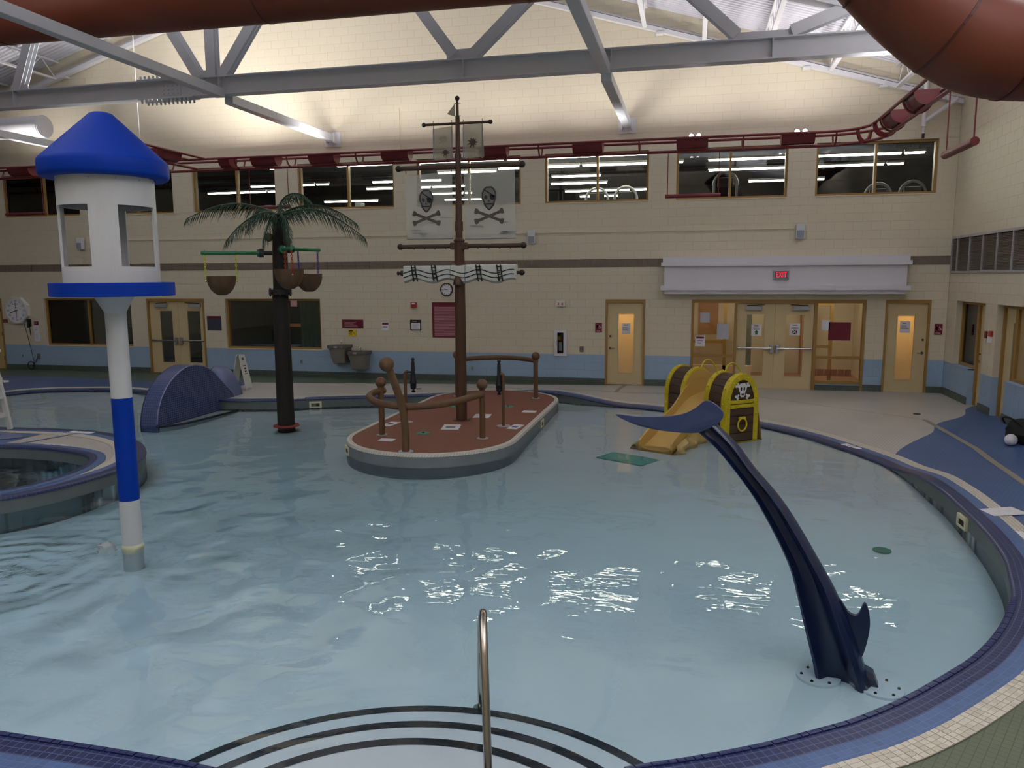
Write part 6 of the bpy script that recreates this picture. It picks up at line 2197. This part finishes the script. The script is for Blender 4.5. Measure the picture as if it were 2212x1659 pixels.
    def chute(w, h, nm, m, par):
        rings = []
        for k, p in enumerate(cl):
            f = k / (len(cl) - 1)
            hh = h * (1.6 - 1.0 * f) + (.06 * math.sin(f * 9) if nm != 'x' else 0)
            d = (cl[min(k + 1, len(cl) - 1)] - cl[max(k - 1, 0)])
            d.z = 0
            d.normalize()
            n = Vector((-d.y, d.x, 0))
            rings.append([p + n * w + Vector((0, 0, hh)), p + n * (w * .9) + Vector((0, 0, .02)), p + n * w * .55, p, p - n * w * .55, p - n * (w * .9) + Vector((0, 0, .02)), p - n * w + Vector((0, 0, hh)),
                          p - n * (w + .03) + Vector((0, 0, hh)), p - n * (w + .03) - Vector((0, 0, .05)), p + n * (w + .03) - Vector((0, 0, .05)), p + n * (w + .03) + Vector((0, 0, hh))])
        return B().loft(rings).make(nm, m, par, True, local=True)
    chute(.29, .20, 'chute', 'slide_tan', t)
    for y, s in ((.56, 1), (1.155, -1)):
        B().ext([(x, y, z) for x, z in prof(-.01)], (0, s * .012, 0)).make('side_panel', 'slide_tan', t, local=True)
    # sandy rock under and beside the chute
    rings = []
    for k in range(0, len(cl), 2):
        p = cl[k]
        f = k / (len(cl) - 1)
        d = (cl[min(k + 1, len(cl) - 1)] - cl[max(k - 1, 0)])
        d.z = 0
        d.normalize()
        n = Vector((-d.y, d.x, 0))
        ring = []
        for q, zf in ((-1.55, 0), (-1.45, .35), (-1.25, .7), (-1.08, .95), (-.9, .9), (0, .8), (.9, .9), (1.08, .95), (1.25, .6), (1.45, .3), (1.5, 0)):
            wob = .05 * mnoise.noise(Vector((p.x * 3 + q, p.y * 3, q * 2))) * (1 + 2 * (abs(q) > 1))
            z = zf * (p.z + (.05 if abs(q) > 1 and abs(q) < 1.3 else -.07)) - (.25 if zf == 0 else 0)
            ring.append(p * 1 + n * (.29 * q * (1.0 + .35 * f * (q < 0)) + wob) - Vector((0, 0, p.z)) + Vector((0, 0, z + wob * .6)))
        rings.append(ring)
    B().loft(rings, closed=False).make('sand_rock', 'sand_rock', t, True, local=True)
    rings = []
    for k in range(7):
        y = -.05 + k * .32
        rings.append([(HWD + .02 + .03 * math.sin(k * 2.1), y, .6 - .1 * math.sin(k * 1.7)), (HWD + .07 + .03 * math.sin(k), y, .35), (HWD + .12 + .04 * math.sin(k * 1.3), y, .1), (HWD + .14, y, -.3)])
    B().loft(rings, closed=False).make('sand_rock', 'sand_rock', t, True, local=True)
    # entry steps behind and yellow grab loops
    B().box(.30, .75, .58, 1.14, -.3, .5).make('entry_step', 'sand_rock', t, bevel=.05, local=True)
    for y in (.50, 1.18):
        B().tube(smooth_path([(.05, y, 1.30), (.12, y, 1.42), (.25, y, 1.45), (.40, y, 1.32), (.50, y, 1.1), (.55, y, .5)], 6), .016, 8).make('grab_loop', 'chest_yellow', t, True, local=True)
    return t
chest()
bb = B().ext([(-1.53, 12.95, 0), (-.74, 12.52, 0), (.12, 13.75, 0), (-.92, 14.05, 0)], (0, 0, .03))
zz = float(floor_z([(-.6, 12.7)])[0])
bb.v = [(x, y, z + zz - .02) for x, y, z in bb.v]
tag(bb.make('landing_mat', 'teal_mat'), 'teal landing mat under water at the foot of the chest slide', 'mat')

# ================================================================== diving whale spray feature
def whale():
    bx, by = 1.178, 6.31
    vd = Vector((-bx, -by, 0)).normalized()
    er = Vector((-vd.y, vd.x, 0))
    t = thing('diving_whale', 'navy blue arched whale tail feature standing in the pool', 'pool feature', (bx, by, -.6))
    def P(s, z, f=0.0):
        return Vector((bx, by, 0)) + er * s + vd * f + Vector((0, 0, z))
    left = [(-1.14, 1.50), (-.99, 1.38), (-.84, 1.22), (-.62, .93), (-.385, .50), (-.29, .19), (-.21, -.12), (-.15, -.35), (-.10, -.60)]
    right = [(-.97, 1.56), (-.80, 1.40), (-.66, 1.22), (-.40, .92), (-.10, .44), (.02, .22), (.14, -.05), (.25, -.35), (.34, -.60)]
    L = smooth_path([(a, 0, b) for a, b in left], 5)
    Rr = smooth_path([(a, 0, b) for a, b in right], 5)
    rings = []
    n = len(L)
    for k in range(n):
        a, b = L[k], Rr[k]
        w = (b - a)
        f = k / (n - 1)
        dep = .055 + .09 * math.sin(min(1, f * 1.15) * math.pi * .55)
        ring = []
        # section: left bead, concave belly, right bead, rounded back
        for u, d in ((0, 0), (.03, .5), (.09, .62), (.16, .38), (.24, .14), (.40, .05), (.55, .10), (.64, .32), (.72, .75), (.82, 1.0), (.93, .85), (1.0, .35), (1.0, -.3), (.85, -.8), (.5, -1.0), (.15, -.7), (0, -.35)):
            q = a + w * u
            ring.append(P(q.x, q.z, dep * d))
        rings.append(ring)
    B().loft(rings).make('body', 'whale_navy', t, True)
    # tail fluke: broad crescent plate
    fl = [(-1.78, 1.615), (-1.62, 1.60), (-1.40, 1.605), (-1.24, 1.635), (-1.14, 1.69), (-1.06, 1.755), (-.99, 1.735), (-.925, 1.68), (-.915, 1.63), (-.95, 1.575), (-1.02, 1.53), (-1.12, 1.485), (-1.25, 1.478), (-1.40, 1.487), (-1.55, 1.512), (-1.68, 1.555)]
    pts = [(p.x, p.z) for p in smooth_path([(a, 0, b) for a, b in fl], 3, True)]
    def bend(s):
        return .05 + .22 * max(0, (-1.1 - s)) ** 1.5
    c0 = [P(a, b, bend(a)) for a, b in pts]
    c1 = [P(a, b, bend(a) - .03) for a, b in pts]
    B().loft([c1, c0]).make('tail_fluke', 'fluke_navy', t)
    fin = [(.02, .22), (.09, .13), (.14, .105), (.17, .125), (.195, .20), (.215, .215), (.24, .16), (.255, .05), (.24, -.10), (.20, -.24), (.12, -.2), (.06, 0)]
    fp = smooth_path([(a, 0, b) for a, b in fin], 3, True)
    B().ext([P(p.x, p.z, -.02) for p in fp], vd * .045).make('dorsal_fin', 'whale_navy', t)
    B().loft([[P(.16, -.28, -.05), P(.30, -.34, -.05), P(.30, -.34, .05), P(.16, -.28, .05)], [P(.30, -.60, -.03), P(.40, -.60, -.03), P(.40, -.60, .03), P(.30, -.60, .03)]]).make('snout', 'whale_navy', t)
    FZ = float(floor_z([(1.2, 6.4)])[0])
    for s in (-.10, .36):
        c = P(s, 0, .02)
        pl = B().lathe([(.001, FZ + .02), (.17, FZ + .02), (.17, FZ - .02)], (c.x, c.y, 0), 24).make('anchor_plate', 'step_plaster', t)
        for k in range(6):
            a = 2 * math.pi * k / 6
            B().ball((c.x + .13 * math.cos(a), c.y + .13 * math.sin(a), FZ + .022), .013, 8).make('anchor_bolt', 'skimmer_dark', pl)
whale()

# ================================================================== tiled whale mound
def mound():
    t = thing('tiled_mound', 'blue mosaic tiled whale-back mound at the pool edge', 'play feature', (-10.65, 14.7, -.6))
    X0, X1 = -10.86, -10.46
    side = [(13.40, -.65), (13.40, -.16), (13.46, .10), (13.62, .40), (13.90, .66), (14.25, .84), (14.62, .915), (15.0, .86), (15.35, .70), (15.65, .46), (15.95, .22), (16.10, .10), (16.16, -.02), (16.16, -.65)]
    sp = [(p.y, p.z) for p in smooth_path([(0, a, b) for a, b in side[1:-1]], 4)]
    prof = [side[0]] + sp + [side[-1]]
    B().ext([(X1, y, z) for y, z in prof], (-.02, 0, 0)).make('side_face', 'mound_side', t)
    B().ext([(X0, y, z) for y, z in prof], (.02, 0, 0)).make('side_face', 'mound_side', t)
    b = B()
    b.uv = []
    acc = 0
    for i, (y, z) in enumerate(prof):
        if i:
            acc += math.hypot(y - prof[i - 1][0], z - prof[i - 1][1])
        for x, q in ((X0, 0), (X1, 1)):
            # rear part flares into a tail shoulder
            b.v.append((x, y, z))
            b.uv.append((acc, q * .4))
    b.f = [(2 * i, 2 * i + 1, 2 * i + 3, 2 * i + 2) for i in range(len(prof) - 1)]
    b.make('back_tiles', 'mound_top', t, True)
    B().tube([(X1 - .004, y, z) for y, z in sp], .012, 5).make('edge_bead', mat('bead_grey', '8d90b4', .4), t)
    # tail shoulder rising behind
    tailp = [(15.75, .30), (15.95, .62), (16.15, .70), (16.45, .66), (16.62, .48), (16.72, .15), (16.75, -.10)]
    tp = smooth_path([(0, a, b_) for a, b_ in tailp], 4)
    rings = []
    for k, p in enumerate(tp):
        f = k / (len(tp) - 1)
        rings.append([(-10.98, p.y + .12, p.z), (-10.82, p.y + .05, p.z - .02), (-10.66, p.y, p.z - .10 - .05 * f), (-10.52, p.y - .08, p.z - .32), (-10.46, p.y - .15, -.15)])
    B().loft(rings, closed=False).make('tail_tiles', 'mound_top', t, True)
    b = B().ext([(-10.98, p.y + .12, p.z) for p in tp] + [(-10.98, 16.87, -.1), (-10.98, 15.9, -.1)], (-.03, 0, 0))
    b.make('tail_back', 'mound_side', t)
    # dark line on the ledge at its foot
    g = [(-10.45, 13.45), (-10.2, 13.85), (-10.1, 14.5), (-10.05, 15.1), (-10.0, 15.55)]
    gp = smooth_path([(a, c, 0) for a, c in g], 5)
    lg = [(p.x, p.y, -.23) for p in gp] + [(-10.46, 15.7, -.23), (-10.46, 13.45, -.23)]
    B().ext(lg, (0, 0, -.3)).make('foot_ledge', 'plaster', t)
    B().tube([(p.x, p.y, -.215) for p in gp], .025, 6).make('ledge_stripe', 'stripe_black', t)
mound()

# ================================================================== grab rail at the steps
t = thing('grab_rail', 'bent stainless steel grab rail at the pool entry steps', 'rail', (-1.1, 3.9, 0))
rail = smooth_path([(-1.04, 3.86, -.05), (-1.08, 3.97, .35), (-1.115, 4.07, .60), (-1.16, 4.22, .735), (-1.20, 4.36, .73), (-1.25, 4.50, .60), (-1.31, 4.70, .30), (-1.42, 5.08, -.20), (-1.50, 5.38, -.60)], 8)
B().tube(rail, .024, 14).make('tube', 'stainless', t, True)
B().lathe([(.024, -.40), (.06, -.405), (.062, -.42), (.024, -.42)], (-1.465, 5.24, -.03), 18).make('escutcheon', 'stainless', t, True)

# ================================================================== deck things
t = thing('wet_floor_sign', 'white folding wet floor sign standing by the tiled mound', 'sign', (-10.95, 17.18, 0))
vdx = Vector((10.95, -17.18, 0)).normalized()
for s in (-1, 1):
    def q(a, b, z, s=s):
        # panel leans outward towards +-x; a across, b lean
        return (-10.93 + s * (.03 + .17 * (1 - z / .84)) + b, 17.22 + a, z)
    pn = B()
    oq = [(-.15, 0), (-.11, .0), (-.10, .05), (.10, .05), (.11, 0), (.15, 0), (.125, .84), (.09, .88), (-.09, .88), (-.125, .84)]
    o = pn.ext([q(a, 0, z) for a, z in oq], (s * .018, 0, .004)).make('panel', 'white_plastic', t)
    B().ext([q(-.05, s * .02, .74), q(.05, s * .02, .74), q(.05, s * .02, .81), q(-.05, s * .02, .81)], (s * .003, 0, 0)).make('hand_slot', 'print_grey', o)
    for z in (.40, .60):
        B().ext([q(-.06, s * .02, z), q(.06, s * .02, z), q(.06, s * .02, z + .018), q(-.06, s * .02, z + .018)], (s * .003, 0, 0)).make('print_bar', 'maroon', o)
    for z in (.45, .52):
        B().ext([q(-.03, s * .02, z), q(.035, s * .02, z), q(.035, s * .02, z + .045), q(-.03, s * .02, z + .03)], (s * .003, 0, 0)).make('print_mark', 'ink', o)
t.rotation_euler = (0, 0, 0)

t = thing('lifeguard_chair', 'white lifeguard chair with splayed legs on the left peninsula', 'chair', (-12.75, 11.35, 0))
for sx in (-1, 1):
    for sy in (-1, 1):
        B().bar((-12.72 + sx * .44, 11.32 + sy * .38, .012), (-12.72 + sx * .30, 11.32 + sy * .28, 1.5), .09, .05, up=(0, 1, 0)).make('leg', 'white_plastic', t)
for z, w in ((.28, .41), (.62, .385), (.95, .355)):
    for sy in (-1, 1):
        B().bar((-12.72 - w, 11.32 + sy * .37, z), (-12.72 + w, 11.32 + sy * .37, z), .05, .07).make('rung', 'white_plastic', t)
    for sx in (-1, 1):
        B().bar((-12.72 + sx * w, 10.97, z), (-12.72 + sx * w, 11.67, z), .05, .06).make('side_rung', 'white_plastic', t)
B().box(-13.1, -12.32, 10.95, 11.7, 1.45, 1.5).make('seat', 'white_plastic', t)
B().box(-13.1, -12.32, 10.95, 11.0, 1.5, 2.1).make('backrest', 'white_plastic', t)
B().bar((-12.45, 11.75, .90), (-12.28, 11.72, .90), .08, .03).make('foot_rest', 'white_plastic', t)

t = thing('gym_bag', 'black bag with a white ball tucked beside it on the blue deck', 'bag', (5.45, 14.2, 0))
bb = B()
rings = []
for k in range(9):
    f = k / 8
    y = 13.85 + .75 * f
    r = .17 * math.sin(math.pi * (.12 + .76 * f)) + .04
    rings.append([(5.42 + r * 1.15 * math.cos(a) + .02 * math.sin(5 * a + k), y, .17 + min(.02, 0) + max(-.17, r * 1.1 * math.sin(a))) for a in [2 * math.pi * q / 14 for q in range(14)]])
bb.loft(rings).make('bag_body', 'black_cloth', t, True)
B().tube(smooth_path([(5.3, 14.0, .3), (5.15, 14.05, .42), (5.1, 14.25, .40), (5.2, 14.42, .28)], 6), .014, 6).make('strap', 'black_cloth', t)
t.children[0]['label'] = 'soft black cloth body'
tag(B().ball((5.12, 13.9, .095), .095, 16).make('white_ball', 'sign_white', None, True), 'small white ball on the blue deck in front of the black bag', 'ball')
t['label'] = 'black cloth bag lying on the blue deck at the right edge'

# trench drain across the deck
def strip(pts, w, z, nm, m, par=None):
    P3 = [Vector((x, y, 0)) for x, y in pts]
    l, r_ = [], []
    for i, p in enumerate(P3):
        d = (P3[min(i + 1, len(P3) - 1)] - P3[max(i - 1, 0)]).normalized()
        n = Vector((-d.y, d.x, 0)) * w / 2
        l.append(p + n)
        r_.append(p - n)
    zl = deck_z([(p.x, p.y) for p in l]) + z
    zr = deck_z([(p.x, p.y) for p in r_]) + z
    return B().loft([[(p.x, p.y, float(q)) for p, q in zip(l, zl)], [(p.x, p.y, float(q)) for p, q in zip(r_, zr)]], closed=False).make(nm, m, par)
mat('drain_tan', '8a8577', .6, var=.2, scale=8)
def lerp_path(pts, n=14):
    out = []
    for a, b in zip(pts[:-1], pts[1:]):
        out += [(a[0] + (b[0] - a[0]) * k / n, a[1] + (b[1] - a[1]) * k / n) for k in range(n)]
    return out + [pts[-1]]
t = root('trench_drain', (2, 17, 0))
strip(lerp_path([(-8.0, 18.72), (-1.64, 18.77), (1.37, 18.61), (4.42, 16.1)]), .025, .004, 'joint_strip', 'drain_tan', t)
strip(lerp_path([(4.42, 16.1), (4.5, 13.6), (4.38, 11.3), (4.2, 8.5)]), .10, .004, 'drain_cover', 'drain_tan', t)
strip(lerp_path([(-1.75, 18.77), (-1.62, 19.8)], 4), .10, .005, 'drain_cover', 'drain_tan', t)
for lb, x, y in (('small dark round drain on the white deck near the right wall', 4.45, 16.75), ('small dark round drain on the white deck left of the island', -6.6, 18.2)):
    t = thing('floor_drain', lb, 'drain', (x, y, 0))
    B().lathe([(.07, .001), (.07, .006), (.001, .006)], (x, y, 0), 16).make('grate', 'skimmer_dark', t)
# depth markers
def marker(lb, x, y, ang, txt, w=.42, h=.16, z=.008):
    t = thing('depth_marker', lb, 'marker', (x, y, 0))
    c, s = math.cos(R(ang)), math.sin(R(ang))
    zz = float(deck_z([(x, y)])[0]) + z
    def q(a, b, d=0.0):
        return (x + a * c - b * s, y + a * s + b * c, zz + d)
    B().ext([q(-w / 2, -h / 2), q(w / 2, -h / 2), q(w / 2, h / 2), q(-w / 2, h / 2)], (0, 0, .003)).make('tile_plate', 'sign_white', t)
    lettering('marker_print', txt, h * .8, 'ink', t, lambda a, b, d: q(a, b, .0035 + d))
    return t
marker('white depth marker tile at the right beach edge', 2.75, 14.05, -58, '0 FT', .4, .14)
marker('white depth marker tile by the chest slide beach edge', -.35, 17.35, -34, '0 FT', .4, .14)
marker('white depth marker tile at the back edge right of the palm trunk', -8.9, 16.15, 22, '1 FT', .45, .14)
marker('white depth marker tile on the peninsula beside the outer edge', -10.75, 11.72, -2, '2 FT', .5, .14)
marker('white depth marker tile on the peninsula beside the inner pool', -10.35, 10.68, 0, '3 FT', .5, .14)
t = marker('white tile with round no diving symbol at the right pool edge', 3.62, 8.95, -92, 'NO', .34, .3)
tag(B().ext([(3.38, 9.92, .009), (3.45, 9.66, .009), (3.88, 9.83, .009), (3.78, 10.1, .009)], (0, 0, .004)).make('access_lid', 'plate_white'), 'blank white access lid crossing the white tile line at right', 'lid')

# peninsula paving
pen = root('peninsula_paving', (-10.5, 10.8, 0))
patch = [(-14.5, 11.45), (-13.4, 11.55), (-12.4, 11.5), (-11.75, 11.35), (-11.45, 11.15), (-11.6, 10.95), (-12.2, 10.85), (-13.4, 10.85), (-14.5, 10.9)]
B().ext([(p.x, p.y, .006) for p in smooth_path([(a, b, 0) for a, b in patch], 4, True)], (0, 0, .003)).make('blue_field', 'pen_blue', pen)
B().bar((-11.05, 10.72, .008), (-10.75, 11.62, .008), .05, .003).make('blue_line', 'pen_blue', pen)
tag(B().lathe([(.06, .001), (.06, .010), (.001, .010)], (-12.05, 11.2, 0), 14).make('floor_drain', 'skimmer_dark'), 'small dark drain in the blue patch of the peninsula', 'drain')
# pool floor fitting
tag(B().lathe([(.10, 0), (.10, .012), (.001, .012)], (2.2, 9.3, float(floor_z([(2.2, 9.3)])[0])), 18).make('floor_fitting', 'nozzle_green'), 'round pale green fitting on the pool floor at right', 'fitting')

# splash where the jet meets the tower pole
b = B()
for i in range(9):
    ring = []
    for k in range(14):
        a = 2 * math.pi * k / 14
        r = .075 * math.cos(i / 8 * math.pi / 2) * (1 + .5 * mnoise.noise(Vector((math.cos(a) * 2, math.sin(a) * 2, i * .6))))
        ring.append((-6.20 + r * 1.3 * math.cos(a), 6.98 + r * math.sin(a), WATER + .11 * math.sin(i / 8 * math.pi / 2)))
    b.v += ring
for i in range(8):
    for k in range(14):
        b.f.append((i * 14 + k, i * 14 + (k + 1) % 14, (i + 1) * 14 + (k + 1) % 14, (i + 1) * 14 + k))
glass('foam', 'e8f2f2', 1.0, .1, haze=.55, hazecol='eef4f2')
o = b.make('water_splash', 'foam', None, True)
o['kind'] = 'stuff'
tag(o, 'small white splash of water at the foot of the tower pole', 'water')
